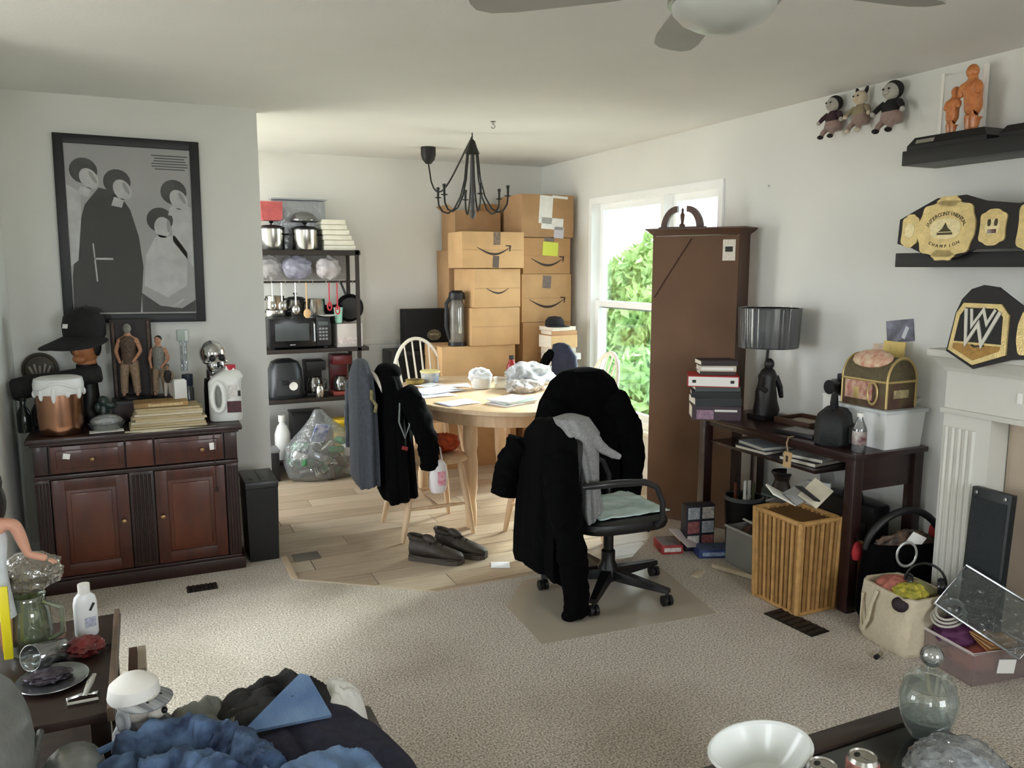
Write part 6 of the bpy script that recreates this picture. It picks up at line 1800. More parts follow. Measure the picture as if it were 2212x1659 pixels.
# jug-like vase and white panels in the gap by the bookcase foot
t = thing('dark_urn', 'dark turned urn standing behind the clear bin', 'urn', (3.17, 3.34, 0))
MB().lathe([(0.06, 0), (0.065, 0.01), (0.05, 0.05), (0.075, 0.16), (0.085, 0.26), (0.06, 0.36), (0.045, 0.40), (0.06, 0.44), (0.055, 0.44), (0, 0.42)], seg=24).build('urn_body', mat('dark_brown_glaze', (66, 56, 50), 0.4, var=0.2, scale=12), t)
MB().lathe([(0.062, 0.435), (0.066, 0.44), (0.062, 0.45)], seg=24, cap=False).build('lip', M_DKB, t)
t = thing('folded_board', 'white folded board standing under the desk by the wall', 'board', (3.19, 3.20, 0))
MB().box((0, 0, 0.25), (0.02, 0.22, 0.50), (0, -0.08, 0)).build('board', M_WHITE, t)
MB().box((-0.03, -0.13, 0.23), (0.02, 0.12, 0.46), (0, -0.06, 0.5)).build('folded_leaf', M_PLA, t)
t = thing('kraft_box', 'open brown cardboard tray box under the near end of the desk', 'box', (2.985, 2.79, 0))
for c, s_ in (((0, -0.10, 0.13), (0.19, 0.006, 0.26)), ((0, 0.10, 0.13), (0.19, 0.006, 0.26)), ((-0.095, 0, 0.13), (0.006, 0.20, 0.26)), ((0.095, 0, 0.13), (0.006, 0.20, 0.26))):
    MB().box(c, s_).build('side', M_CARD[1], t)
MB().box((0, 0, 0.004), (0.19, 0.20, 0.006)).build('bottom', M_CARD[1], t)
MB().box((0, 0, 0.245), (0.14, 0.15, 0.02), (0.1, 0.1, 0.2)).build('white_contents', M_WHITE, t)
tag(MB().box((0, 0, 0.205), (0.03, 0.04, 0.41), (0.12, 0, 0), bev=0.006).build('red_umbrella', mat('red_handle2', (150, 30, 36), 0.45), loc=(3.20, 2.44, 0.0)), 'red folded umbrella leaning beside the fireplace', 'umbrella')

# ------------------------------------------------------------------ office chair with clothes
M_CHB = mat('chair_black', (12, 12, 13), 0.42)
M_ARM = mat('arm_grey', (40, 40, 42), 0.3)
OX, OY = 1.99, 3.24
t = thing('office_chair', 'black office chair with loop arms and a pale cloth on its seat', 'chair', (OX, OY, 0.003), math.radians(-4))
MB().lathe([(0.045, 0.055), (0.05, 0.06), (0.05, 0.12), (0.034, 0.15), (0.034, 0.20), (0.025, 0.21), (0.025, 0.34)], seg=20).build('gas_column', M_CHB, t)
for k in range(5):
    a = math.radians(-57 - 72 * k)
    ca, sa = math.cos(a), math.sin(a)
    lg = MB().loft([[(ca * r + -sa * w_, sa * r + ca * w_, z) for w_, z in ((-hw, z0), (hw, z0), (hw * 0.8, z1), (-hw * 0.8, z1))] for r, hw, z0, z1 in ((0.03, 0.03, 0.065, 0.115), (0.18, 0.024, 0.062, 0.098), (0.325, 0.018, 0.062, 0.082))])
    lg = lg.build('base_leg', M_CHB, t)
    c = Vector((ca * 0.315, sa * 0.315, 0))
    MB().cyl(c + Vector((-0.022, 0, 0.025)), c + Vector((-0.006, 0, 0.025)), 0.025, seg=16).cyl(c + Vector((0.006, 0, 0.025)), c + Vector((0.022, 0, 0.025)), 0.025, seg=16).cyl(c + Vector((-0.006, 0, 0.025)), c + Vector((0.006, 0, 0.025)), 0.012, seg=10).cyl(c + Vector((0, 0, 0.03)), c + Vector((0, 0, 0.066)), 0.008, seg=8).build('caster', M_BLACK, lg)
MB().box((-0.01, 0, 0.335), (0.20, 0.16, 0.03), bev=0.006).box((0.12, -0.03, 0.31), (0.06, 0.03, 0.05), bev=0.008).build('mechanism', M_CHB, t)
MB().tube([(0.09, -0.07, 0.33), (0.13, -0.11, 0.325), (0.15, -0.13, 0.32)], 0.007, 8).build('lever', M_CHB, t)


def pad(mb, sx_, sy_, zs, n=36, e=0.55, M=None):
    mb.loft([[(sx_ * f * math.copysign(abs(math.cos(q)) ** e, math.cos(q)), sy_ * f * math.copysign(abs(math.sin(q)) ** e, math.sin(q)), z) for q in [2 * PI * i / n for i in range(n)]] for f, z in zs], M=M)
    return mb


pad(MB(), 0.245, 0.24, ((0.85, 0.35), (0.97, 0.358), (1.0, 0.38), (0.97, 0.402), (0.86, 0.414))).build('seat_cushion', M_CHB, t)
pad(MB(), 0.20, 0.225, ((0.8, -0.03), (1.0, -0.015), (1.0, 0.015), (0.85, 0.03)), M=TR((-0.275, 0, 0.66), 0, math.radians(97), 0)).build('backrest', M_CHB, t)
MB().box((-0.245, 0, 0.45), (0.02, 0.06, 0.26), (0, math.radians(-8), 0), bev=0.005).build('back_bracket', M_CHB, t)
for s_ in (-1, 1):
    y_ = s_ * 0.265
    MB().tube([(0.12, y_ * 0.9, 0.385), (0.135, y_, 0.42), (0.135, y_, 0.50), (0.10, y_, 0.575), (0.04, y_, 0.603), (-0.10, y_, 0.61), (-0.20, y_, 0.61), (-0.255, y_ * 0.9, 0.60)], [0.012, 0.013, 0.014, 0.014, 0.016, 0.017, 0.017, 0.013], 10).build('arm_loop', M_ARM, t)
# pale cloth on the seat
t = thing('seat_cloth', 'pale mint towel spread over the office chair seat', 'towel', (OX, OY, 0.4215))
MB().grid(lambda u, v: ((u - 0.5) * 0.38 + 0.035, (v - 0.5) * 0.36, 0.004 + 0.012 * max(0, nz((u * 4, v * 4, 1.0), 1.3)) + 0.004 * nz((u * 12, v * 12, 2.0), 1.0)), 26, 26).build('cloth', mat('mint_towel', (206, 222, 218), 0.85, col2=(176, 200, 198), scale=9), t, solid=0.004)
# long black coat on its back
t = thing('long_black_coat', 'long black coat hanging over the office chair back down to the carpet', 'coat', (OX - 0.33, OY, 0.0))
mb = MB()
drape(mb, [(0.875, 0.02, 0.0, 0.03, 0.05), (0.86, 0.02, 0, 0.055, 0.13), (0.80, 0.01, 0.0, 0.075, 0.20), (0.66, 0.0, 0.0, 0.085, 0.225), (0.48, -0.01, 0.0, 0.085, 0.235), (0.30, -0.015, 0.0, 0.09, 0.24), (0.20, -0.015, 0.0, 0.09, 0.24), (0.17, -0.015, 0.0, 0.08, 0.23)], 15, 8, 0.16)
mb.build('shell', M_BLK, t)
sleeve(MB(), [(-0.02, -0.17, 0.76), (-0.05, -0.235, 0.58), (-0.02, -0.245, 0.40), (0.015, -0.235, 0.20), (0.03, -0.225, 0.02)], 0.085, 0.055, 9).build('sleeve', M_BLK, t)
sleeve(MB(), [(-0.03, 0.16, 0.74), (-0.09, 0.20, 0.62), (-0.12, 0.21, 0.48)], 0.09, 0.075, 3).build('sleeve', M_BLK, t)
MB().ball((0.0, -0.235, 0.03), (0.05, 0.03, 0.03), 12, 8).build('cuff', M_BLK, t)
t = thing('grey_hoodie', 'heather grey top draped over the black coat on the office chair', 'top', (OX - 0.27, OY - 0.12, 0.55))
mb = MB()
drape(mb, [(0.36, 0.0, 0.02, 0.03, 0.03), (0.345, 0.0, 0.02, 0.08, 0.06), (0.28, 0.03, 0.0, 0.085, 0.075), (0.18, 0.06, -0.01, 0.05, 0.06), (0.06, 0.075, -0.02, 0.035, 0.05), (-0.08, 0.085, -0.02, 0.045, 0.06), (-0.12, 0.085, -0.02, 0.03, 0.05)], 19, 6, 0.2)
mb.build('shell', M_GREY, t)
sleeve(MB(), [(0.05, -0.03, 0.30), (0.12, -0.07, 0.21), (0.19, -0.10, 0.17)], 0.035, 0.012, 5).build('sleeve', M_GREY, t)

# clear chair mat
o = MB().prism([(1.44, 2.86), (2.30, 2.80), (2.42, 3.50), (1.66, 3.52), (1.46, 3.26)], 0.0, 0.0025).build('chair_mat', clear('vinyl_mat', (238, 229, 214), gloss=0.06, haze=0.38, rough=0.22, bump=0.0, fres=0.25), loc=(0, 0, 0.0004), smooth=False)
tag(o, 'clear vinyl chair mat on the carpet under the office chair', 'chair mat')
# ------------------------------------------------------------------ fireplace on the right wall
FXF = 3.06
t = thing('fireplace', 'white painted fireplace surround with fluted pilasters and a mantel shelf', 'fireplace', (XR, 1.55, 0))
M_FW = mat('mantel_white', (208, 207, 199), 0.5, var=0.02, scale=4)
lx = lambda x: x - XR
ly = lambda y: y - 1.55
MB().box((lx((2.97 + XR - 0.002) / 2), ly(1.55), 1.212), (XR - 2.97 - 0.004, 1.59, 0.030), bev=0.006).build('mantel_shelf', M_FW, t)
MB().loft([[(lx(XR - 0.004) if s_ > 0 else lx(x), ly(y), z) for s_, y in ((-1, y0), (1, y0), (1, y1), (-1, y1))] for x, y0, y1, z in ((3.045, 0.79, 2.31, 1.135), (3.035, 0.785, 2.315, 1.15), (2.995, 0.77, 2.335, 1.19), (2.985, 0.765, 2.34, 1.197))]).build('crown_molding', M_FW, t, smooth=False)
MB().box((lx((FXF + XR - 0.004) / 2), ly(1.55), 1.06), (XR - FXF - 0.004, 1.52, 0.17)).build('frieze', M_FW, t)
MB().box((lx((3.045 + XR - 0.004) / 2), ly(1.55), 0.967), (XR - 3.045 - 0.004, 1.54, 0.022), bev=0.004).build('frieze_bead', M_FW, t)
for (y0, y1) in ((2.10, 2.31), (0.79, 1.00)):
    p = MB().box((lx((FXF + XR - 0.004) / 2), ly((y0 + y1) / 2), 0.478), (XR - FXF - 0.004, y1 - y0, 0.956)).build('pilaster', M_FW, t)
    for k in range(5):
        yy = y1 - 0.02 - 0.03 * k if y0 > 2 else y0 + 0.02 + 0.03 * k
        MB().cyl((lx(FXF), ly(yy), 0.14), (lx(FXF), ly(yy), 0.90), 0.010, seg=10).build('flute', M_FW, p)
    MB().box((lx((FXF - 0.012 + XR) / 2), ly((y0 + y1) / 2), 0.06), (XR - FXF + 0.008, y1 - y0 + 0.012, 0.12), bev=0.003).build('plinth_block', M_FW, p)
MB().box((lx((3.17 + XR - 0.004) / 2), ly(1.55), 0.478), (XR - 3.17 - 0.004, 1.09, 0.955)).build('tile_surround', mat('beige_tile', (176, 160, 142), 0.5, var=0.05, scale=6), t)
MB().box((lx(3.166), ly(1.55), 0.33), (0.006, 0.70, 0.66)).build('firebox', mat('firebox_black', (16, 15, 15), 0.9), t)
MB().box((lx(FXF - 0.002), ly(1.99), 1.06), (0.006, 0.02, 0.04)).box((lx(FXF - 0.002), ly(1.965), 1.06), (0.006, 0.008, 0.04)).build('carved_mark', M_TRIM, t)
# dark board against the fireplace
t = thing('black_panel_speaker', 'slim black panel speaker leaning against the fireplace', 'speaker', (2.985, 2.035, 0), rot=(0, math.radians(3), 0))
MB().box((0, 0, 0.345), (0.035, 0.165, 0.69), bev=0.004).build('cabinet', mat('black_green_vinyl', (34, 38, 38), 0.5), t)
MB().box((-0.019, 0, 0.34), (0.004, 0.14, 0.62)).build('grille_cloth', mat('dark_grille', (38, 42, 44), 0.9, bump=0.4, bscale=120), t)
for s_ in (-1, 1):
    MB().lathe([(0.008, 0), (0.008, 0.004), (0, 0.005)], seg=10, M=TR((-0.019, s_ * 0.06, 0.67), 0, -PI / 2)).build('screw', M_NICK, t)

# ------------------------------------------------------------------ floating shelves
M_SHB = mat('black_shelf', (24, 24, 25), 0.45)
for z0, z1, lb in ((2.002, 2.064, 'upper black floating shelf carrying trophies'), (1.562, 1.623, 'lower black floating shelf with the belts hung in front')):
    t = thing('floating_shelf', lb, 'shelf', (XR, 1.9, z0), 0, 'black floating shelves')
    MB().box((-(XR - 3.08) / 2, 0, (z1 - z0) / 2), (XR - 3.08 - 0.002, 1.45, z1 - z0), bev=0.002).build('board', M_SHB, t)
    MB().box((-0.006, 0, (z1 - z0) / 2), (0.006, 1.35, (z1 - z0) * 0.7)).build('wall_cleat', M_BLACK, t)
S1 = 2.0645
# trophy with orange figures
M_AMB = mat('amber_resin', (206, 134, 76), 0.35, col2=(176, 98, 52), scale=10, coat=0.2)
t = thing('amber_trophy', 'orange glass statuette of two embracing figures on a black base', 'trophy', (3.178, 2.42, S1))
MB().loft([[(x * wx, y_ * wy, z) for x, y_ in ((-1, -1), (1, -1), (1, 1), (-1, 1))] for wx, wy, z in ((0.095, 0.185, 0), (0.095, 0.185, 0.018), (0.082, 0.165, 0.045), (0.08, 0.16, 0.052))]).build('base', M_BLACK, t, smooth=False)
MB().box((-0.0895, 0.10, 0.032), (0.003, 0.09, 0.018), (0, 0.46, 0)).build('name_plate', M_STEEL, t)


def amber_figure(label, y_, s_, lean, parent):
    pts = [(0, 0, 0.42), (0, lean * 0.2, 0.58), (0, lean * 0.5, 0.74), (0, lean, 0.84), (0, lean * 1.2, 0.92), (0.02, 0.07, 0.22), (0.02, 0.06, 0.02), (-0.02, -0.07, 0.22), (-0.02, -0.06, 0.02), (-0.05, 0.15 + lean, 0.72), (-0.08, 0.17 + lean, 0.56), (-0.05, -0.15 + lean, 0.72), (-0.08, -0.15 + lean, 0.58)]
    ed = [(0, 1), (1, 2), (2, 3), (3, 4), (0, 5), (5, 6), (0, 7), (7, 8), (2, 9), (9, 10), (2, 11), (11, 12)]
    rad = [0.13, 0.12, 0.15, 0.06, 0.10, 0.08, 0.06, 0.08, 0.06, 0.07, 0.05, 0.07, 0.05]
    me = bpy.data.meshes.new('figure')
    me.from_pydata(pts, ed, [])
    o = bpy.data.objects.new('figure', me)
    COL.objects.link(o)
    o.parent = parent
    o.location = (0, y_, 0.05)
    o.scale = (s_, s_, s_)
    o.modifiers.new('skin', 'SKIN')
    for v, r in zip(me.skin_vertices[0].data, rad):
        v.radius = (r, r)
    me.skin_vertices[0].data[0].use_root = True
    sb = o.modifiers.new('smooth', 'SUBSURF')
    sb.levels = sb.render_levels = 2
    me.materials.append(M_AMB)
    o['label'] = label
    MB().ball((-0.01, lean * 1.4, 0.965), (0.095, 0.10, 0.115), 16, 12).build('head', M_AMB, o)
    return o


amber_figure('taller orange figure', -0.045, 0.255, 0.03, t)
amber_figure('smaller orange figure', 0.05, 0.185, -0.05, t)
t = thing('acrylic_plaque', 'white framed plaque standing on the upper shelf behind the orange statuette', 'plaque', (3.283, 2.50, S1))
MB().box((0, 0, 0.165), (0.012, 0.19, 0.33), bev=0.002).build('panel', mat('pale_plaque', (214, 214, 210), 0.4), t)
for s_ in (-1, 1):
    MB().box((-0.004, s_ * 0.1, 0.17), (0.016, 0.014, 0.34)).build('side_frame', M_WHITE, t)
t = thing('gold_trophy', 'small dark and gold figure trophy near the orange statuette on the shelf', 'trophy', (3.185, 2.055, S1))
MB().loft([[(x * wx, y_ * wy, z) for x, y_ in ((-1, -1), (1, -1), (1, 1), (-1, 1))] for wx, wy, z in ((0.085, 0.14, 0), (0.085, 0.14, 0.018), (0.07, 0.12, 0.045))]).build('base', M_BLACK, t, smooth=False)
amber = amber_figure('gold figure with dark hair', 0.05, 0.19, 0.02, t)
amber.data.materials.clear()
amber.data.materials.append(mat('old_gold', (150, 124, 70), 0.4, 0.5))

# ------------------------------------------------------------------ championship belts
M_STRAP = mat('black_leather', (26, 22, 21), 0.5, var=0.2, scale=30)
M_PLATE = mat('gold_plate', (224, 200, 140), 0.3, 0.45, var=0.12, scale=40, bump=0.2, bscale=150)
M_PLATE2 = mat('pale_gold', (236, 220, 172), 0.35, 0.3, var=0.1, scale=60)
# local frame for belts: x = along the wall towards the camera (world -y), y = up, z = out of the wall (world -x)
def belt_frame(x, y, z, tilt=0.0):
    return Matrix.Translation((x, y, z)) @ Matrix(((0, 0, -1, 0), (-1, 0, 0, 0), (0, 1, 0, 0), (0, 0, 0, 1))) @ R3(tilt)


def place(o, M):
    o.matrix_world = M


def scallop(rx, ry, n=72, k=0.05, lobes=10, e=0.75, ph=0.0):
    return [((rx * (1 + k * math.cos(lobes * q + ph))) * math.copysign(abs(math.cos(q)) ** e, math.cos(q)), (ry * (1 + k * math.cos(lobes * q + ph))) * math.copysign(abs(math.sin(q)) ** e, math.sin(q))) for q in [2 * PI * i / n for i in range(n)]]


t = thing('championship_belt', 'gold plated championship belt with arched lettering propped on the lower shelf', 'belt', (3.06, 2.36, 1.715))
t.matrix_world = belt_frame(3.062, 2.362, 1.718, math.radians(-4))
strap = [(-0.235, -0.055), (-0.16, -0.075), (-0.06, -0.118), (0.06, -0.118), (0.14, -0.085), (0.30, -0.085), (0.42, -0.11), (0.75, -0.11), (0.75, 0.11), (0.42, 0.11), (0.30, 0.085), (0.16, 0.105), (0.07, 0.135), (-0.06, 0.13), (-0.16, 0.085), (-0.235, 0.05)]
MB().prism(strap, -0.006, 0.004).build('strap', M_STRAP, t)
pl_ = MB().prism(scallop(0.128, 0.112, k=0.035, lobes=8, e=0.62), 0.004, 0.012).build('main_plate', M_PLATE, t)
MB().prism(scallop(0.05, 0.022, k=0.08, lobes=6), 0.0042, 0.012, M=Matrix.Translation((0, 0.112, 0))).build('crest_lobe', M_PLATE, pl_)
MB().prism(scallop(0.05, 0.022, k=0.08, lobes=6), 0.0042, 0.012, M=Matrix.Translation((0, -0.108, 0))).build('crest_lobe', M_PLATE, pl_)
MB().prism(scallop(0.07, 0.042, k=0.0), 0.012, 0.014).build('globe_oval', M_PLATE2, pl_)
gl = MB()
gl.prism([(-0.03, -0.012), (-0.012, 0.002), (0.0, 0.026), (0.012, 0.004), (0.032, -0.012)], 0.014, 0.0155)
gl.build('globe_relief', mat('dark_relief', (70, 62, 34), 0.5), pl_)
MB().box((0, -0.02, 0.0148), (0.07, 0.009, 0.0015)).build('globe_band', MATS['dark_relief'], pl_)
word = 'INTERCONTINENTAL'
for k, chx in enumerate(word):
    a = math.radians(158 - (136 / 15) * k)
    M_ = Matrix.Translation((0.092 * math.cos(a), -0.012 + 0.074 * math.sin(a), 0.0125)) @ R3(0, 0, a * 0.75 - PI / 2 * 0.75)
    text_mesh('letter', chx, 0.022, M_INK, pl_, M_, 0.0008)
word = 'CHAMPION'
for k, chx in enumerate(word):
    a = math.radians(-128 + (76 / 7) * k)
    M_ = Matrix.Translation((0.105 * math.cos(a), -0.004 + 0.068 * math.sin(a), 0.0125)) @ R3(0, 0, (a + PI / 2) * 0.6)
    text_mesh('letter', chx, 0.018, M_INK, pl_, M_, 0.0008)
for cx_, w_, dk in ((-0.172, 0.042, 0), (0.205, 0.055, 1), (0.39, 0.085, 2)):
    sp = MB().prism(scallop(w_, 0.068 if dk < 2 else 0.10, k=0.05, lobes=6, e=0.6, ph=PI), 0.004, 0.011, M=Matrix.Translation((cx_, -0.002, 0))).build('side_plate', M_PLATE, t)
    MB().prism(scallop(w_ * 0.55, 0.03), 0.011, 0.0125, M=Matrix.Translation((cx_, 0.0, 0))).build('side_relief', M_PLATE2, sp)
    if dk == 1:
        for q in (-1, 1):
            MB().prism(scallop(0.007, 0.014), 0.0125, 0.0138, M=Matrix.Translation((cx_ + q * 0.014, 0.016, 0))).build('inlay', MATS['dark_relief'], sp)
        MB().box((cx_, -0.018, 0.0125), (0.036, 0.016, 0.002)).build('inlay', MATS['dark_red_label'], sp)
t = thing('emblem_belt', 'black and gold championship belt with a big W emblem leaning on the mantel', 'belt', (2.97, 2.10, 1.33))
t.matrix_world = belt_frame(2.958, 2.112, 1.322, math.radians(-5))
strap = [(-0.125, -0.095), (0.0, -0.155), (0.145, -0.105), (0.30, -0.085), (0.45, -0.085), (0.45, 0.085), (0.30, 0.085), (0.16, 0.10), (0.105, 0.135), (0.06, 0.165), (0.0, 0.172), (-0.05, 0.155), (-0.085, 0.115), (-0.105, 0.06)]
MB().prism(strap, -0.006, 0.004).build('strap', M_STRAP, t)
hexo = [(-0.112, -0.088), (0.0, -0.14), (0.128, -0.09), (0.12, 0.06), (0.085, 0.10), (-0.07, 0.10), (-0.095, 0.06)]
hexi = [(x * 0.90, y_ * 0.90) for x, y_ in hexo]
pl_ = MB().prism(hexo, 0.004, 0.012).build('main_plate', M_PLATE, t, smooth=False)
MB().prism([(-0.09, -0.052), (0.105, -0.052), (0.098, 0.052), (0.07, 0.082), (-0.056, 0.082), (-0.078, 0.05)], 0.012, 0.0135).build('dark_field', mat('belt_black_field', (22, 20, 18), 0.5), pl_, smooth=False)
MB().prism([(-0.09, -0.06), (0.104, -0.06), (0.10, -0.078), (0.0, -0.122), (-0.092, -0.08)], 0.012, 0.014).build('gold_base', mat('dark_gold', (168, 130, 74), 0.4, 0.7, var=0.2, scale=60), pl_, smooth=False)


def strokes(pts, w_, z0, z1, m_, nm):
    L_ = [Vector((x, y_)) for x, y_ in pts]
    left, right = [], []
    for i, p in enumerate(L_):
        d0 = (L_[i] - L_[i - 1]).normalized() if i > 0 else (L_[1] - L_[0]).normalized()
        d1 = (L_[i + 1] - L_[i]).normalized() if i < len(L_) - 1 else d0
        n0, n1 = Vector((-d0.y, d0.x)), Vector((-d1.y, d1.x))
        m2 = (n0 + n1).normalized()
        k = w_ / 2 / max(0.35, m2.dot(n0))
        left.append((p.x + m2.x * k, p.y + m2.y * k))
        right.append((p.x - m2.x * k, p.y - m2.y * k))
    mb = MB()
    for i in range(len(L_) - 1):
        mb.quadbox([(*left[i], z0), (*right[i], z0), (*right[i + 1], z0), (*left[i + 1], z0), (*left[i], z1), (*right[i], z1), (*right[i + 1], z1), (*left[i + 1], z1)])
    bmesh.ops.remove_doubles(mb.bm, verts=mb.bm.verts, dist=1e-5)
    return mb.build(nm, m_, pl_, smooth=False)


M_SILV = mat('bright_silver', (232, 228, 216), 0.3, 0.6)
strokes([(-0.052, 0.078), (-0.036, -0.056), (0.006, 0.02), (0.030, -0.058), (0.088, 0.070)], 0.013, 0.0135, 0.019, M_SILV, 'w_emblem')
strokes([(-0.030, 0.078), (-0.020, 0.012), (0.020, 0.076), (0.040, 0.022), (0.068, 0.078)], 0.011, 0.0135, 0.0175, M_SILV, 'w_emblem_upper')
strokes([(-0.012, -0.062), (0.0, -0.068), (0.04, -0.062)], 0.006, 0.014, 0.017, M_STRAP, 'w_underline')
MB().prism(scallop(0.05, 0.085, k=0.03, lobes=6, e=0.6), 0.004, 0.011, M=Matrix.Translation((0.21, 0, 0))).build('side_plate', M_PLATE, t)

# ------------------------------------------------------------------ plush toys pinned to the wall
M_PFG = mat('plush_grey', (170, 166, 156), 0.95, bump=0.6, bscale=120, sheen=0.3)
M_PFB = mat('plush_black', (32, 29, 30), 0.95, bump=0.6, bscale=120)
M_PFP = mat('plush_mauve', (146, 122, 114), 0.95, bump=0.6, bscale=120, sheen=0.3)
M_PFC = mat('plush_cream', (196, 182, 158), 0.95, bump=0.6, bscale=120, sheen=0.3)


def plush(label, y_, z, s_, head, jacket, skirt, hood, ears):
    """toy faces -x (into the room); local -y is its front"""
    t = thing('plush_toy', label, 'plush toy', (XR - 0.058 * s_, y_, z), -PI / 2, 'plush toys on the right wall')
    t.scale = (s_, s_, s_)
    MB().lathe([(0.0, 0.0), (0.055, 0.004), (0.062, 0.03), (0.05, 0.08), (0.03, 0.115), (0.0, 0.12)], seg=18, sy=0.8).build('body', skirt, t)
    MB().lathe([(0.052, 0.06), (0.056, 0.075), (0.042, 0.11), (0.022, 0.13), (0, 0.132)], seg=18, sy=0.85).build('jacket', jacket, t)
    MB().ball((0, -0.012, 0.165), (0.046, 0.042, 0.044), 18, 12).ball((0, -0.05, 0.156), (0.02, 0.016, 0.015), 10, 8).build('head', head, t)
    for e_ in (-1, 1):
        MB().ball((e_ * 0.018, -0.053, 0.172), 0.0055, 8, 6).build('eye', M_BLACK, t)
        MB().tube([(e_ * 0.045, -0.005, 0.108), (e_ * 0.075, -0.02, 0.085), (e_ * 0.088, -0.03, 0.066)], [0.017, 0.015, 0.013], 8).build('arm', jacket, t)
        MB().ball((e_ * 0.092, -0.034, 0.060), 0.014, 10, 8).build('paw', head, t)
        MB().tube([(e_ * 0.03, -0.02, 0.02), (e_ * 0.038, -0.05, -0.01), (e_ * 0.04, -0.058, -0.03)], [0.018, 0.016, 0.015], 8).build('leg', skirt, t)
        MB().ball((e_ * 0.04, -0.066, -0.036), (0.016, 0.022, 0.013), 10, 8).build('foot', hood if not ears else head, t)
        if ears:
            MB().ball((e_ * 0.034, 0.0, 0.205), (0.014, 0.008, 0.028), 10, 8, (0, e_ * 0.4, 0)).build('ear', M_PFB, t)
    MB().ball((0, -0.055, 0.162), (0.007, 0.005, 0.005), 8, 6).build('nose', M_BLACK, t)
    if not ears:
        MB().ball((0, 0.004, 0.172), (0.051, 0.046, 0.049), 18, 12).build('hood', hood, t)
    return t


plush('grey faced plush with a black hood and plum jacket on the wall', 3.20, 2.245, 0.80, M_PFG, mat('plush_plum', (58, 40, 46), 0.95), M_PFP, M_PFB, False)
plush('pale plush with pointed dark ears between two hooded plush toys', 3.03, 2.25, 0.78, M_PFC, mat('plush_khaki', (136, 124, 100), 0.95), M_PFP, M_PFC, True)
plush('grey faced plush with a black hood and black jacket nearest the shelf', 2.84, 2.225, 0.90, M_PFG, M_PFB, M_PFP, M_PFB, False)
tag(MB().lathe([(0.006, 0), (0.006, 0.003), (0, 0.004)], seg=8, M=R3(0, -PI / 2)).build('wall_nail', M_NICK, loc=(XR, 3.70, 2.02)), 'lone nail head in the right wall above the lamp', 'nail')

# ------------------------------------------------------------------ clutter on the floor before the fireplace
M_CANV = mat('natural_canvas', (196, 184, 160), 0.9, var=0.06, scale=60, bump=0.25, bscale=150)
t = thing('canvas_tote', 'cream canvas tote bag full of odds and ends on the carpet', 'tote bag', (2.83, 2.255, 0), math.radians(-6))


def bag_ring(wx, wy, z, k, seed):
    return [((wx * math.copysign(abs(math.cos(q)) ** 0.45, math.cos(q))) * (1 + k * nz((math.cos(q) * 2 + seed, math.sin(q) * 2, z * 9), 1.6)), wy * math.copysign(abs(math.sin(q)) ** 0.45, math.sin(q)) * (1 + k * nz((math.cos(q) * 2, math.sin(q) * 2 + seed, z * 9), 1.6)), z) for q in [2 * PI * i / 44 for i in range(44)]]


MB().loft([bag_ring(0.115, 0.135, 0.0, 0.0, 1), bag_ring(0.125, 0.145, 0.02, 0.05, 1), bag_ring(0.125, 0.145, 0.10, 0.12, 2), bag_ring(0.12, 0.142, 0.18, 0.14, 3), bag_ring(0.116, 0.14, 0.245, 0.10, 4), bag_ring(0.104, 0.128, 0.245, 0.1, 4), bag_ring(0.104, 0.128, 0.16, 0.1, 4)]).build('bag_body', M_CANV, t)
MB().tube([(-0.125, 0.02, 0.235), (-0.14, 0.03, 0.18), (-0.143, 0.045, 0.10), (-0.14, 0.07, 0.05), (-0.138, 0.085, 0.10), (-0.13, 0.09, 0.20)], 0.010, 8, flat=0.4).build('strap', M_CANV, t)
crumple(MB(), (-0.01, 0.03, 0.22), (0.075, 0.08, 0.05), 50, 0.4, 3.0).build('red_cloth', mat('salmon_cloth', (180, 110, 96), 0.8, var=0.2, scale=30), t, angle=50)
crumple(MB(), (-0.03, -0.06, 0.245), (0.06, 0.055, 0.035), 52, 0.5, 3.5).build('yellow_flowers', mat('yellow_green', (186, 170, 60), 0.7, col2=(120, 122, 50), scale=40), t, angle=50)
MB().ball((-0.11, -0.09, 0.215), (0.03, 0.035, 0.03), 12, 8).build('dark_pouch', mat('plum_black', (40, 28, 34), 0.7), t)
MB().box((0.06, -0.05, 0.25), (0.06, 0.08, 0.01), (0.4, 0.2, 0.3)).build('green_box', mat('olive_box', (150, 148, 96), 0.6), t)

t = thing('black_holdall', 'black padded holdall with an arched rim and cables behind the canvas tote', 'bag', (2.93, 2.36, 0))
t.location = (3.025, 2.43, 0)
t.scale = (0.93, 0.75, 1.08)
t.rotation_euler = (0, 0, math.radians(-16))
MB().loft([bag_ring(0.19, 0.085, 0.0, 0, 7), bag_ring(0.205, 0.095, 0.03, 0.06, 7), bag_ring(0.20, 0.09, 0.18, 0.08, 8), bag_ring(0.185, 0.08, 0.33, 0.06, 9), bag_ring(0.165, 0.065, 0.33, 0.06, 9), bag_ring(0.165, 0.06, 0.2, 0.0, 9)]).build('bag_body', M_BLK, t)
MB().tube([(0.20 * math.cos(q), 0.02 * math.sin(2 * q), 0.31 + 0.15 * math.sin(q)) for q in [PI * i / 18 for i in range(19)]], 0.022, 10, flat=0.7).build('padded_rim', mat('black_rubber', (20, 20, 21), 0.5), t)
crumple(MB(), (0, -0.01, 0.31), (0.14, 0.055, 0.06), 61, 0.5, 3.5).build('contents', mat('dark_mixed', (38, 36, 36), 0.6, col2=(104, 80, 60), scale=30), t, angle=50)
MB().box((0.02, -0.07, 0.35), (0.075, 0.004, 0.06), (0.5, 0.4, 0)).build('white_paper', M_WHITE, t)
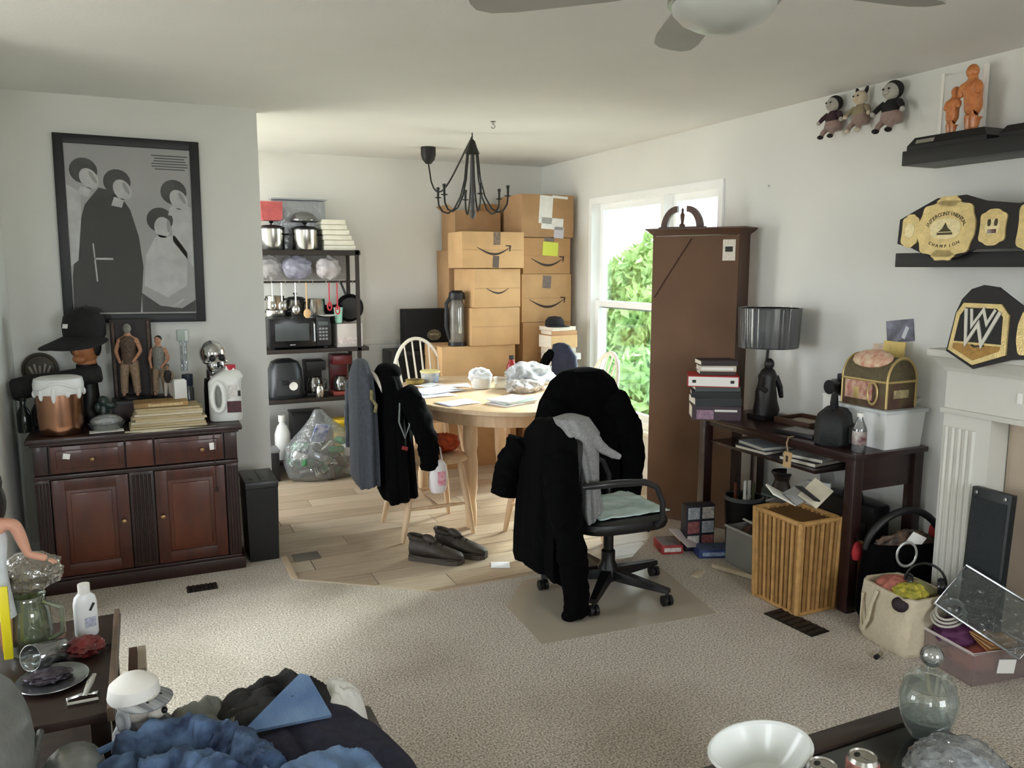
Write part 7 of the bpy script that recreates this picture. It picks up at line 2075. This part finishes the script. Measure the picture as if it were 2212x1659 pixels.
MB().tube([(-0.04 + 0.05 * math.cos(q), -0.10, 0.30 + 0.05 * math.sin(q)) for q in [2 * PI * i / 22 for i in range(22)]], 0.006, 8, closed=True).build('silver_ring', mat('silver_cable', (176, 176, 172), 0.35, 0.4), t)
t = thing('headphones', 'black over-ear headphones hanging on the front of the holdall', 'headphones', (2.80, 2.20, 0.30))
t.location = (2.86, 2.185, 0.262)
t.rotation_euler = (0, 0, math.radians(-50))
MB().tube([(0.075 * math.cos(q), 0, 0.02 + 0.08 * math.sin(q)) for q in [PI * i / 14 for i in range(15)]], 0.009, 8, flat=0.6).build('headband', M_BLACK, t)
for s_ in (-1, 1):
    MB().lathe([(0.012, 0), (0.034, 0.006), (0.036, 0.02), (0.03, 0.03), (0.0, 0.03)], seg=18, M=TR((s_ * 0.075, 0, 0.012), 0, -s_ * PI / 2)).build('ear_cup', mat('gloss_dark', (24, 24, 26), 0.2), t)

# clear tub with purple cloth, envelopes and loose lid
t = thing('clear_tub_box', 'clear plastic tub of purple cloth and papers on the carpet by the fireplace', 'tub', (2.90, 1.995, 0), math.radians(-8))
w_, d_, h_ = 0.26, 0.27, 0.13
M_TUB = clear('tub_plastic', (238, 226, 224), gloss=0.05, haze=0.12, rough=0.12, fres=0.4)
for c, s_, in (((-w_ / 2, 0, h_ / 2), (0.003, d_, h_)), ((w_ / 2, 0, h_ / 2), (0.003, d_, h_)), ((0, -d_ / 2, h_ / 2), (w_, 0.003, h_)), ((0, d_ / 2, h_ / 2), (w_, 0.003, h_)), ((0, 0, 0.003), (w_, d_, 0.003))):
    MB().box(c, s_).build('tub_side', M_TUB, t)
MB().tube([(-w_ / 2 - 0.004, -d_ / 2 - 0.004, h_), (w_ / 2 + 0.004, -d_ / 2 - 0.004, h_), (w_ / 2 + 0.004, d_ / 2 + 0.004, h_), (-w_ / 2 - 0.004, d_ / 2 + 0.004, h_)], 0.006, 8, closed=True).build('rim', mat('tub_rim', (196, 186, 184), 0.3), t)
crumple(MB(), (0.0, -0.02, 0.055), (0.105, 0.095, 0.05), 70, 0.3, 2.5).build('pink_cloth', mat('dusty_red_cloth', (150, 84, 78), 0.85, var=0.2, scale=20), t, angle=50)
crumple(MB(), (-0.01, 0.05, 0.12), (0.11, 0.075, 0.05), 72, 0.4, 2.8).build('purple_cloth', mat('purple_cloth', (84, 40, 76), 0.75, var=0.25, scale=14), t, angle=50)
for k in range(3):
    MB().box((0.05, -0.075 + 0.012 * k, 0.115 + 0.012 * k), (0.15, 0.10, 0.004), (0.15, 0.1, 0.2 * k - 0.2)).build('envelope', mat('manila_%d' % (k % 2), ((204, 152, 96), (214, 170, 124))[k % 2], 0.7), t)
MB().box((0.03, -d_ / 2 - 0.003, 0.06), (0.085, 0.002, 0.055), (0, 0.15, 0)).build('paper_label', M_WHITE, t)
t = thing('bubble_sheet', 'big clear bubbled plastic sheet leaning over the tub', 'plastic sheet', (2.965, 1.96, 0.29))
_x = Vector((0.16, -0.93, -0.30)).normalized()
_z = Vector((-0.72, -0.30, 0.62))
_z = (_z - _x * _z.dot(_x)).normalized()
_y = _z.cross(_x)
t.matrix_world = Matrix.Translation((2.905, 1.925, 0.255)) @ Matrix((_x, _y, _z)).transposed().to_4x4()
MB().box((0, 0, 0), (0.34, 0.20, 0.006), bev=0.002).build('lid_sheet', clear('lid_film', (214, 220, 222), gloss=0.05, haze=0.03, rough=0.14, bump=0.7, fres=0.35), t)
MB().tube([(-0.17, -0.10, 0.004), (0.17, -0.10, 0.004), (0.17, 0.10, 0.004), (-0.17, 0.10, 0.004)], 0.006, 8, closed=True).build('lid_rim', clear('lid_rim', (220, 226, 226), gloss=0.2, haze=0.2, rough=0.1), t)
t = thing('coiled_cable', 'white coiled cable lying on the purple cloth', 'cable', (2.84, 2.055, 0.19))
for k in range(3):
    MB().tube([((0.075 - 0.008 * k) * math.cos(q), (0.05 - 0.006 * k) * math.sin(q), 0.006 + 0.012 * k + 0.025 * math.cos(q - 0.6)) for q in [2 * PI * i / 28 for i in range(28)]], 0.005, 8, closed=True).build('cable_turn', mat('cable_grey', (176, 172, 162), 0.5), t)
t = thing('small_lighter', 'small black and silver lighter lying on the carpet', 'lighter', (2.62, 2.19, 0.0))
MB().cyl((0, 0, 0.009), (0.035, 0.012, 0.009), 0.009, seg=12).build('body', M_STEEL, t)
MB().cyl((-0.018, -0.006, 0.009), (0.0, 0, 0.009), 0.0095, seg=12).build('cap', M_BLACK, t)
# ------------------------------------------------------------------ coffee table corner in the foreground
M_CT = mat('espresso_wood', (40, 28, 24), 0.4, col2=(54, 38, 32), scale=5, stretch=(1, 6, 1), coat=0.15)
M_CTT = mat('black_glass_top', (20, 21, 21), 0.15, coat=0.3)
t = thing('coffee_table', 'dark wooden coffee table with an inset black top', 'table', (1.35, 0.98, 0))
cw, cl, cz = 0.74, 0.74, 0.45
for c, s_ in (((0, cl / 2 - 0.03, cz - 0.02), (cw, 0.06, 0.04)), ((0, -cl / 2 + 0.03, cz - 0.02), (cw, 0.06, 0.04)), ((-cw / 2 + 0.03, 0, cz - 0.02), (0.06, cl - 0.12, 0.04)), ((cw / 2 - 0.03, 0, cz - 0.02), (0.06, cl - 0.12, 0.04))):
    MB().box(c, s_, bev=0.004).build('top_rail', M_CT, t)
MB().box((0, 0, cz - 0.018), (cw - 0.118, cl - 0.118, 0.02)).build('inset_top', M_CTT, t)
for sx in (-1, 1):
    for sy in (-1, 1):
        MB().box((sx * (cw / 2 - 0.035), sy * (cl / 2 - 0.035), (cz - 0.04) / 2), (0.06, 0.06, cz - 0.04), bev=0.003).build('leg', M_CT, t)
MB().box((0, 0, 0.15), (cw - 0.10, cl - 0.10, 0.018)).build('lower_shelf', M_CT, t)
CT = cz - 0.0078
GL = clear('jar_glass', (240, 244, 241), gloss=0.05, haze=0.05, rough=0.02, fres=0.5)


def jar_prof(r, pts):
    return [(r * a, z) for a, z in pts]


t = thing('glass_jar', 'clear glass urn jar with a ball knob lid on the coffee table', 'jar', (1.645, 1.225, cz + 0.0))
MB().lathe([(0.030, 0.0), (0.036, 0.004), (0.052, 0.03), (0.064, 0.07), (0.066, 0.10), (0.060, 0.125), (0.050, 0.135)], seg=40, cap=True).build('jar_body', GL, t)
MB().lathe([(0.028, 0.006), (0.046, 0.03), (0.060, 0.07), (0.062, 0.10), (0.056, 0.123)], seg=40, cap=False).build('inner_wall', GL, t)
MB().lathe([(0.030, 0.008), (0.048, 0.03), (0.056, 0.055), (0.0, 0.06)], seg=24).build('crystal_facets', clear('facet_glass', (206, 212, 212), gloss=0.25, haze=0.3, rough=0.08, bump=1.0), t)
l_ = MB().lathe([(0.056, 0.133), (0.058, 0.136), (0.048, 0.152), (0.026, 0.168), (0.010, 0.176), (0.008, 0.184)], seg=36).build('lid', GL, t)
MB().ball((0, 0, 0.205), 0.026, 20, 14).build('ball_knob', clear('knob_glass', (236, 242, 240), gloss=0.22, haze=0.08, rough=0.02), l_)
# bag of ice-like plastic
t = thing('clear_bag_heap', 'crumpled clear plastic bag of crystals on the coffee table', 'bag', (1.53, 1.065, CT))
crumple(MB(), (0, 0, 0.055), (0.105, 0.085, 0.052), 81, 0.3, 3.2, 34, 20).build('bag_film', clear('crystal_film', (240, 243, 246), gloss=0.12, haze=0.10, rough=0.1, bump=1.2, fres=0.4), t, angle=50)
crumple(MB(), (0, 0, 0.045), (0.085, 0.07, 0.034), 83, 0.4, 4.0, 28, 16).build('crystals', mat('crystal_glint_fill', (210, 216, 222), 0.12, col2=(58, 62, 68), scale=38), t, angle=50)  # white against dark mottling paints glints into the crystal colour
# cans


def can(label, x, y_, col, col2):
    t = thing('drink_can', label, 'can', (x, y_, CT), 0.4, 'drink cans on the coffee table')
    MB().lathe([(0.024, 0), (0.031, 0.006), (0.033, 0.012), (0.033, 0.105), (0.031, 0.110)], seg=28, cap=False).build('can_body', mat('can_paint_%d' % col[0], col, 0.3, 0.5, col2=col2, scale=22), t)
    MB().lathe([(0.031, 0.110), (0.0265, 0.118), (0.0275, 0.1195), (0.0265, 0.1195), (0.0245, 0.1165), (0.0, 0.1165)], seg=28, cap=False).build('can_top', M_STEEL, t)
    MB().prism(ell(0, 0.012, 0.009, 0.006), 0.1167, 0.1172).build('mouth_hole', M_BLACK, t)
    MB().prism(ell(0, -0.006, 0.006, 0.011), 0.1172, 0.1186).build('pull_tab', M_STEEL, t)
    return t


can('red soda can open on the coffee table', 1.303, 1.108, (176, 62, 52), (206, 170, 160))
can('grey soda can open on the coffee table', 1.205, 1.120, (110, 110, 108), (160, 160, 158))
t = thing('white_serving_bowl', 'large white oval bowl tilted at the coffee table edge', 'bowl', (1.165, 1.24, CT), rot=(math.radians(10), math.radians(-8), math.radians(-20)))
t.location = (1.16, 1.245, cz + 0.018)
MB().lathe([(0.055, 0.0), (0.062, 0.002), (0.085, 0.04), (0.108, 0.075), (0.112, 0.078), (0.106, 0.078), (0.080, 0.04), (0.05, 0.008), (0.0, 0.008)], seg=44, sy=0.72).build('bowl', mat('glossy_white', (216, 219, 216), 0.25, coat=0.2), t)
MB().tube([(0.109 * math.cos(q), 0.109 * 0.72 * math.sin(q), 0.078) for q in [2 * PI * i / 40 for i in range(40)]], 0.004, 8, closed=True).build('rim', MATS['glossy_white'], t)

# ------------------------------------------------------------------ ottoman with a heap of clothes
M_LEA = mat('grey_leather', (122, 126, 124), 0.32, var=0.15, scale=9, bump=0.2, bscale=40, spec=0.5)
M_LEAD = mat('dark_grey_leather', (74, 76, 76), 0.35, var=0.15, scale=9, bump=0.2, bscale=40)
t = thing('ottoman', 'dark leather ottoman buried under a heap of clothes', 'ottoman', (0.185, 1.66, 0))
MB().box((0, 0, 0.19), (0.62, 0.74, 0.30), bev=0.03).build('body', M_LEAD, t)
MB().box((0, 0, 0.36), (0.64, 0.76, 0.06), bev=0.025).build('cushion', M_LEAD, t)
for sx in (-1, 1):
    for sy in (-1, 1):
        MB().cyl((sx * 0.27, sy * 0.32, 0), (sx * 0.27, sy * 0.32, 0.05), 0.02, 0.025).build('foot', M_BLACK, t)
OT = 0.392


def heap(name, label, cat, x, y_, z, rx_, ry_, h_, m_, seed, rz=0.0, fold=0.35, n=44, group='clothes heaped on the ottoman', sharp=1.6):
    """folded garment lying as a creased mound"""
    def fn(u, v):
        a, b = u * 2 - 1, v * 2 - 1
        # square to disc
        X_ = a * math.sqrt(max(0, 1 - b * b / 2))
        Y_ = b * math.sqrt(max(0, 1 - a * a / 2))
        r = min(1, math.hypot(X_, Y_))
        out = 1 + 0.16 * nz((X_ * 1.4 + seed, Y_ * 1.4, 0), 1.2)
        body = (1 - r ** 4) ** 0.7
        w1 = nz((X_ * 1.6 + seed * 1.7, Y_ * 0.9, 3), sharp)
        rid = 1 - abs(nz((X_ * 1.3 + Y_ * 0.9 + seed, Y_ * 0.7 - X_ * 0.5, 1.5), sharp * 1.4)) * 2.2
        f_ = 1 + fold * (0.7 * w1 + 0.6 * (rid - 0.4)) + 0.10 * nz((X_ * 6 + seed, Y_ * 6, 0), 1.0)
        return (X_ * rx_ * out, Y_ * ry_ * out, max(0.0, h_ * body * f_))
    mb = MB().grid(fn, n, n)
    # closed underside
    o = mb.build(name, m_, loc=(x, y_, z), rot=(0, 0, rz), solid=0.006, angle=60)
    return tag(o, label, cat, group)


M_DEN = mat('blue_denim', (24, 38, 66), 0.9, col2=(96, 122, 158), scale=16, bump=0.3, bscale=200)
M_DENL = mat('light_denim', (74, 100, 138), 0.9, col2=(112, 138, 170), scale=8, bump=0.3, bscale=200)
M_DNAVY = mat('dark_navy_knit', (36, 36, 52), 0.95, var=0.2, scale=50, bump=0.25, bscale=150)
M_DBLK = mat('washed_black', (26, 25, 25), 0.95, col2=(44, 42, 40), scale=14)
M_CAMO = mat('grey_camo', (96, 98, 92), 0.95, col2=(134, 134, 124), scale=16)
heap('navy_sweater', 'dark navy sweater spread over the right side of the clothes heap', 'sweater', 0.31, 1.74, OT, 0.20, 0.36, 0.085, M_DNAVY, 2.2, 0.15, 0.3)
heap('black_shirt', 'washed black shirt at the far edge of the clothes heap', 'shirt', 0.25, 1.97, OT + 0.01, 0.16, 0.14, 0.105, M_DBLK, 5.1, 0.2, 0.35)
heap('camo_shorts', 'grey mottled shorts beside the black shirt on the heap', 'shorts', 0.075, 1.965, OT, 0.135, 0.12, 0.10, M_CAMO, 7.7, -0.2, 0.35)
heap('white_undershirt', 'white shirt edge poking out beyond the navy sweater', 'shirt', 0.40, 1.98, OT, 0.075, 0.09, 0.08, mat('white_cotton', (214, 212, 206), 0.95), 9.3, 0.0, 0.3, 24)
# denim flap: folded triangle of pale denim on the black shirt
o = MB().prism([(-0.125, -0.05), (-0.03, -0.045), (0.085, -0.04), (0.05, 0.085), (0.03, 0.095), (-0.03, 0.04)], 0, 0.010, M=R3(math.radians(24), math.radians(4), 0)).build('denim_flap', M_DENL, loc=(0.275, 1.875, OT + 0.115))
tag(o, 'folded triangle of pale blue denim lying on the black shirt', 'jeans', 'clothes heaped on the ottoman')
# blue jeans with legs as creased tubes
t = thing('blue_jeans', 'crumpled mid blue jeans on the left of the clothes heap', 'jeans', (0.0, 1.70, OT), 0, 'clothes heaped on the ottoman')
sleeve(MB(), [(-0.11, 0.19, 0.05), (-0.02, 0.205, 0.07), (0.08, 0.16, 0.075), (0.15, 0.09, 0.07), (0.19, -0.02, 0.07)], 0.07, 0.065, 12, 0.7, 0.3).build('leg', M_DEN, t)
sleeve(MB(), [(-0.12, 0.16, 0.05), (-0.125, 0.06, 0.06), (-0.10, -0.06, 0.06), (-0.02, -0.18, 0.06)], 0.07, 0.07, 14, 0.7, 0.3).build('leg', M_DEN, t)
sleeve(MB(), [(-0.06, 0.09, 0.06), (0.03, 0.05, 0.08), (0.09, -0.04, 0.09), (0.09, -0.16, 0.085)], 0.065, 0.07, 16, 0.7, 0.3).build('seat', M_DEN, t)
MB().tube([(-0.175, 0.19, 0.05), (-0.16, 0.22, 0.085), (-0.10, 0.245, 0.09), (-0.04, 0.25, 0.06)], 0.012, 8, flat=0.5).build('waistband', M_DENL, t)
for q_, pts_ in enumerate(([(-0.11, 0.175, 0.10), (-0.02, 0.185, 0.123), (0.08, 0.14, 0.126), (0.15, 0.07, 0.118), (0.185, -0.03, 0.116)], [(-0.05, 0.075, 0.107), (0.03, 0.035, 0.128), (0.085, -0.05, 0.138), (0.085, -0.15, 0.134)], [(-0.115, 0.15, 0.10), (-0.12, 0.06, 0.111), (-0.095, -0.06, 0.111), (-0.02, -0.17, 0.11)])):
    MB().tube([(x_, y_, z_ - 0.008) for x_, y_, z_ in pts_], 0.0042, 6).build('seam', mat('seam_thread', (128, 150, 176), 0.9), t)
heap('light_jeans', 'pale blue jeans bunched at the front of the clothes heap', 'jeans', 0.295, 1.53, OT + 0.05, 0.14, 0.17, 0.10, M_DENL, 4.4, 0.3, 0.3)
heap('inner_jeans', 'washed blue trousers between the two pairs of jeans', 'trousers', 0.10, 1.52, OT, 0.2, 0.14, 0.09, MATS['blue_denim'], 6.4, -0.2, 0.4)

# ------------------------------------------------------------------ leather sofa
t = thing('leather_sofa', 'grey leather sofa with a plump rounded arm', 'sofa', (-0.745, 1.50, 0))
ar = []
for k in range(13):
    yy = 0.52 - 1.10 * k / 12
    f_ = 1 - 0.10 * ((k - 6) / 6) ** 4
    ring = []
    for i in range(28):
        q = 2 * PI * i / 28
        ring.append((0.33 + 0.155 * f_ * math.copysign(abs(math.cos(q)) ** 0.75, math.cos(q)), yy, 0.365 + 0.36 * f_ * math.copysign(abs(math.sin(q)) ** 0.62, math.sin(q)) + 0.006 * math.sin(k * 1.3 + 3 * q)))
    ar.append(ring)
MB().loft(ar).build('arm', M_LEA, t)
MB().box((-0.2, -0.05, 0.22), (0.80, 1.0, 0.38), bev=0.05).build('base', M_LEAD, t)
MB().box((-0.2, -0.05, 0.45), (0.74, 0.95, 0.14), bev=0.05).build('seat_cushion', M_LEA, t)
MB().tube([(0.475, 0.53 - 1.05 * i / 12, 0.50) for i in range(13)], 0.008, 8).build('piping', M_LEAD, t)
t = thing('leather_cushion', 'small shiny grey leather bolster beside the sofa arm', 'cushion', (-0.205, 1.865, 0), math.radians(4))
MB().box((0, 0, 0.20), (0.12, 0.30, 0.40), bev=0.02).build('pouf_base', M_LEAD, t)
MB().tube([(0.0, 0.16, 0.415), (0.01, 0.08, 0.435), (0.015, 0.0, 0.44), (0.01, -0.14, 0.43)], [0.04, 0.065, 0.07, 0.065], 16).build('bolster', mat('shiny_leather', (120, 124, 122), 0.25, var=0.2, scale=9, bump=0.25, bscale=30), t)

# ------------------------------------------------------------------ side table
t = thing('side_table', 'dark wooden side table by the sofa crowded with small things', 'table', (-0.38, 2.37, 0))
MB().box((0, 0, 0.488), (0.53, 0.62, 0.024), bev=0.004).build('tabletop', M_CT, t)
MB().box((0.255, 0, 0.494), (0.016, 0.63, 0.036), bev=0.003).build('edge_strip', mat('worn_edge', (110, 92, 78), 0.4, var=0.2, scale=20), t)
for sx in (-1, 1):
    for sy in (-1, 1):
        MB().box((sx * 0.23, sy * 0.27, 0.238), (0.045, 0.045, 0.476), bev=0.003).build('leg', M_CT, t)
MB().box((0, 0, 0.16), (0.48, 0.56, 0.016)).build('lower_shelf', M_CT, t)
ST = 0.5003
t = thing('wooden_plank_rack', 'narrow brown slatted rack standing beside the side table', 'rack', (-0.075, 2.60, 0))
for k, x in enumerate((-0.0125, 0.0125)):
    MB().box((x, 0, 0.19), (0.024, 0.16, 0.38), bev=0.002).build('plank', [M_CASE, mat('pale_plank', (150, 136, 120), 0.5)][k], t)
MB().box((0, 0, 0.02), (0.024, 0.14, 0.03)).build('foot_bar', M_CASE, t)

t = thing('white_lotion_bottle', 'white plastic lotion bottle standing on the side table', 'bottle', (-0.20, 2.545, ST), math.radians(20))
MB().loft([[(wx * math.copysign(abs(math.cos(q)) ** 0.75, math.cos(q)), wy * math.copysign(abs(math.sin(q)) ** 0.75, math.sin(q)), z) for q in [2 * PI * i / 28 for i in range(28)]] for wx, wy, z in ((0.028, 0.019, 0), (0.031, 0.021, 0.006), (0.031, 0.021, 0.10), (0.027, 0.019, 0.118), (0.016, 0.015, 0.128), (0.014, 0.014, 0.13))]).build('bottle_body', mat('white_gloss_plastic', (232, 233, 234), 0.3), t)
MB().lathe([(0.0155, 0.128), (0.016, 0.13), (0.016, 0.156), (0.0, 0.158)], seg=20).build('cap', M_WHITE, t)
MB().box((0.012, -0.0215, 0.09), (0.007, 0.001, 0.024), (0, 0.5, 0)).build('label_mark', M_INK, t)
MB().box((0.006, -0.0215, 0.045), (0.03, 0.001, 0.03)).build('label_print', mat('pale_label_print', (176, 180, 196), 0.6, var=0.3, scale=160), t)
t = thing('silver_plate', 'silver plate littered with wrappers on the side table', 'plate', (-0.265, 2.275, ST))
MB().lathe([(0.05, 0), (0.06, 0.002), (0.085, 0.012), (0.084, 0.014), (0.055, 0.005), (0, 0.004)], seg=36).build('plate', mat('silver', (170, 172, 176), 0.25, 0.9), t)
crumple(MB(), (-0.01, 0.01, 0.016), (0.05, 0.035, 0.012), 91, 0.5, 4.0).build('foil', mat('foil_dark', (80, 74, 84), 0.3, 0.5, var=0.4, scale=50), t, angle=50)
t = thing('glass_tumbler', 'glass tumbler tipped on its side on the silver plate', 'tumbler', (-0.285, 2.385, ST + 0.034), rot=(math.radians(78), 0, math.radians(-40)))
MB().lathe([(0.024, -0.055), (0.027, -0.05), (0.034, 0.055)], seg=26, cap=False).build('glass', clear('tumbler_glass', (228, 234, 232), gloss=0.14, haze=0.08, rough=0.03), t, solid=0.003)
MB().lathe([(0.024, -0.053), (0.025, -0.045), (0, -0.045)], seg=22).build('glass_base', clear('tumbler_base', (220, 228, 226), gloss=0.25, haze=0.15, rough=0.03), t)
t = thing('red_wrapper', 'crumpled dark red wrapper beside the white bottle', 'wrapper', (-0.195, 2.41, ST))
crumple(MB(), (0, 0, 0.024), (0.042, 0.04, 0.024), 95, 0.5, 3.6).build('wrapper', mat('dark_red_foil', (120, 40, 40), 0.4, col2=(76, 26, 28), scale=30), t, angle=50)
MB().box((0.05, 0.02, 0.01), (0.03, 0.012, 0.006), (0, 0.2, 0.3)).build('black_clip', M_BLACK, t)
t = thing('nail_clipper_tool', 'shiny metal folding tool lying open on the side table', 'tool', (-0.185, 2.145, ST))
MB().tube([(-0.035, -0.02, 0.006), (-0.04, 0.005, 0.006), (-0.01, 0.018, 0.006), (0.03, 0.012, 0.006), (0.03, -0.02, 0.006)], 0.005, 8, closed=True).build('frame', M_CHROME, t)
MB().tube([(0.0, 0.0, 0.01), (0.012, 0.03, 0.03), (0.02, 0.06, 0.035)], [0.006, 0.01, 0.006], 8, flat=0.4).build('lever', M_CHROME, t)
# pitcher, bag and doll at the sofa end
t = thing('glass_pitcher', 'green tinted glass pitcher on the side table by the sofa', 'pitcher', (-0.335, 2.50, ST))
MB().lathe([(0.045, 0), (0.05, 0.005), (0.056, 0.06), (0.05, 0.12), (0.04, 0.15), (0.044, 0.165)], seg=30, cap=False).build('glass', clear('green_glass', (206, 216, 190), gloss=0.14, haze=0.14, rough=0.03), t, solid=0.004)
MB().tube([(0.04, -0.02, 0.145), (0.085, -0.045, 0.13), (0.085, -0.045, 0.06), (0.05, -0.025, 0.035)], 0.007, 8).build('handle', clear('green_glass_handle', (200, 212, 184), gloss=0.2, haze=0.2, rough=0.03), t)
t = thing('film_bag', 'crinkled clear cellophane bag propped against the doll', 'bag', (-0.325, 2.51, ST + 0.17))
crumple(MB(), (0, 0, 0.055), (0.075, 0.06, 0.05), 101, 0.4, 3.0, 30, 18).build('film', clear('brown_film', (176, 168, 152), gloss=0.16, haze=0.30, rough=0.12, bump=0.9), t, angle=50)
# doll leaning in from the sofa end of the table
t = thing('fashion_doll', 'large doll with dark hair, white top and an outstretched arm at the side table', 'doll', (-0.405, 2.45, ST))
M_DOLL = mat('doll_skin', (206, 152, 128), 0.5)
pts = [(0, 0, 0.22), (0.0, 0, 0.30), (0.0, 0, 0.37), (0.0, 0, 0.42), (0, -0.005, 0.47), (-0.02, 0, 0.15), (-0.02, 0, 0.02), (0.02, 0, 0.15), (0.02, 0, 0.02), (0.032, 0, 0.385), (0.062, 0.0, 0.385), (0.078, 0.0, 0.33), (0.088, 0, 0.293), (0.118, 0.0, 0.282), (0.132, 0, 0.275), (-0.035, 0, 0.38), (-0.06, 0, 0.31), (-0.07, -0.02, 0.24)]
ed = [(0, 1), (1, 2), (2, 3), (3, 4), (0, 5), (5, 6), (0, 7), (7, 8), (2, 9), (9, 10), (10, 11), (11, 12), (12, 13), (13, 14), (2, 15), (15, 16), (16, 17)]
rad = [.034, .026, .034, .013, .024, .022, .014, .022, .014, .020, .020, .015, .011, .010, .011, .016, .013, .010]
me = bpy.data.meshes.new('body')
me.from_pydata(pts, ed, [])
o = bpy.data.objects.new('body', me)
COL.objects.link(o)
o.parent = t
o.modifiers.new('skin', 'SKIN')
for v, r in zip(me.skin_vertices[0].data, rad):
    v.radius = (r, r)
me.skin_vertices[0].data[0].use_root = True
sb = o.modifiers.new('smooth', 'SUBSURF')
sb.levels = sb.render_levels = 2
me.materials.append(M_DOLL)
for k in range(5):
    a = math.radians(-40 + 20 * k)
    L_ = [0.012, 0.017, 0.019, 0.017, 0.013][k]
    p0 = Vector((0.135, -0.006 + 0.003 * k, 0.272))
    MB().tube([p0, p0 + Vector((L_ * 0.6, math.sin(a) * 0.004, -0.004)), p0 + Vector((L_, math.sin(a) * 0.006, -0.010))], [0.0035, 0.003, 0.0025], 6).build('finger', M_DOLL, t)
MB().ball((0, -0.004, 0.488), (0.034, 0.038, 0.044), 18, 12).ball((0, -0.044, 0.482), (0.006, 0.007, 0.008), 8, 6).build('head', M_DOLL, t)
MB().ball((0, 0.008, 0.497), (0.042, 0.042, 0.048), 18, 12).ball((0.018, 0.02, 0.44), (0.028, 0.026, 0.06), 14, 10).build('hair', mat('doll_hair', (30, 24, 22), 0.5), t)
MB().loft([[(wx * math.cos(q), wy * math.sin(q), z) for q in [2 * PI * i / 18 for i in range(18)]] for wx, wy, z in ((0.05, 0.04, 0.13), (0.042, 0.036, 0.20), (0.036, 0.032, 0.27), (0.044, 0.036, 0.345), (0.036, 0.03, 0.385))]).build('white_top', mat('doll_top', (214, 220, 224), 0.7, var=0.08, scale=40), t)
MB().box((0.03, -0.05, 0.13), (0.022, 0.012, 0.20), bev=0.003).build('yellow_strip', mat('bright_yellow', (236, 220, 40), 0.4), t)

# plush toy sitting on the ottoman corner
t = thing('plush_puppy', 'white and grey plush puppy with a pale cap sitting on the ottoman corner', 'plush toy', (-0.07, 2.0, OT), math.radians(48))
t.scale = (1.25, 1.25, 1.25)
M_PW = mat('plush_white', (216, 214, 206), 0.95, bump=0.5, bscale=110, sheen=0.3)
M_PG = mat('plush_stripe', (112, 114, 118), 0.95, col2=(176, 178, 178), scale=10, stretch=(14, 1, 1))
M_PFACE = mat('plush_face', (170, 162, 148), 0.95, col2=(206, 202, 192), scale=40)
MB().lathe([(0.0, 0.0), (0.040, 0.004), (0.048, 0.03), (0.044, 0.065), (0.028, 0.095), (0.0, 0.10)], seg=22, sy=0.9).build('body', M_PG, t)
MB().ball((0.0, -0.012, 0.122), (0.040, 0.040, 0.036), 20, 14).ball((0.0, -0.05, 0.112), (0.020, 0.018, 0.015), 12, 8).build('head', M_PFACE, t)
MB().ball((0.0, -0.068, 0.116), 0.0062, 8, 6).build('nose', M_BLACK, t)
for e_ in (-1, 1):
    MB().ball((e_ * 0.017, -0.046, 0.133), 0.0048, 8, 6).build('eye', M_BLACK, t)
    MB().ball((e_ * 0.040, -0.010, 0.106), (0.010, 0.016, 0.027), 12, 8).build('ear', M_PFB if e_ > 0 else M_PG, t)
    MB().tube([(e_ * 0.036, -0.012, 0.078), (e_ * 0.052, -0.035, 0.05), (e_ * 0.044, -0.052, 0.03)], [0.015, 0.014, 0.013], 10).build('arm', M_PG, t)
    MB().tube([(e_ * 0.028, -0.02, 0.018), (e_ * 0.036, -0.05, 0.016), (e_ * 0.036, -0.068, 0.018)], [0.018, 0.017, 0.016], 10).build('leg', M_PW, t)
MB().lathe([(0.044, 0.130), (0.047, 0.136), (0.043, 0.158), (0.026, 0.172), (0, 0.176)], c=(0.0, 0.0, 0), seg=22).build('cap', M_WHITE, t)
MB().grid(lambda u, v: ((0.043 + 0.022 * v * math.sin(PI * u)) * math.cos(PI + PI * u), (0.043 + 0.03 * v) * math.sin(PI + PI * u), 0.137 - 0.008 * v), 12, 3).build('cap_peak', M_PG, t, solid=0.003)
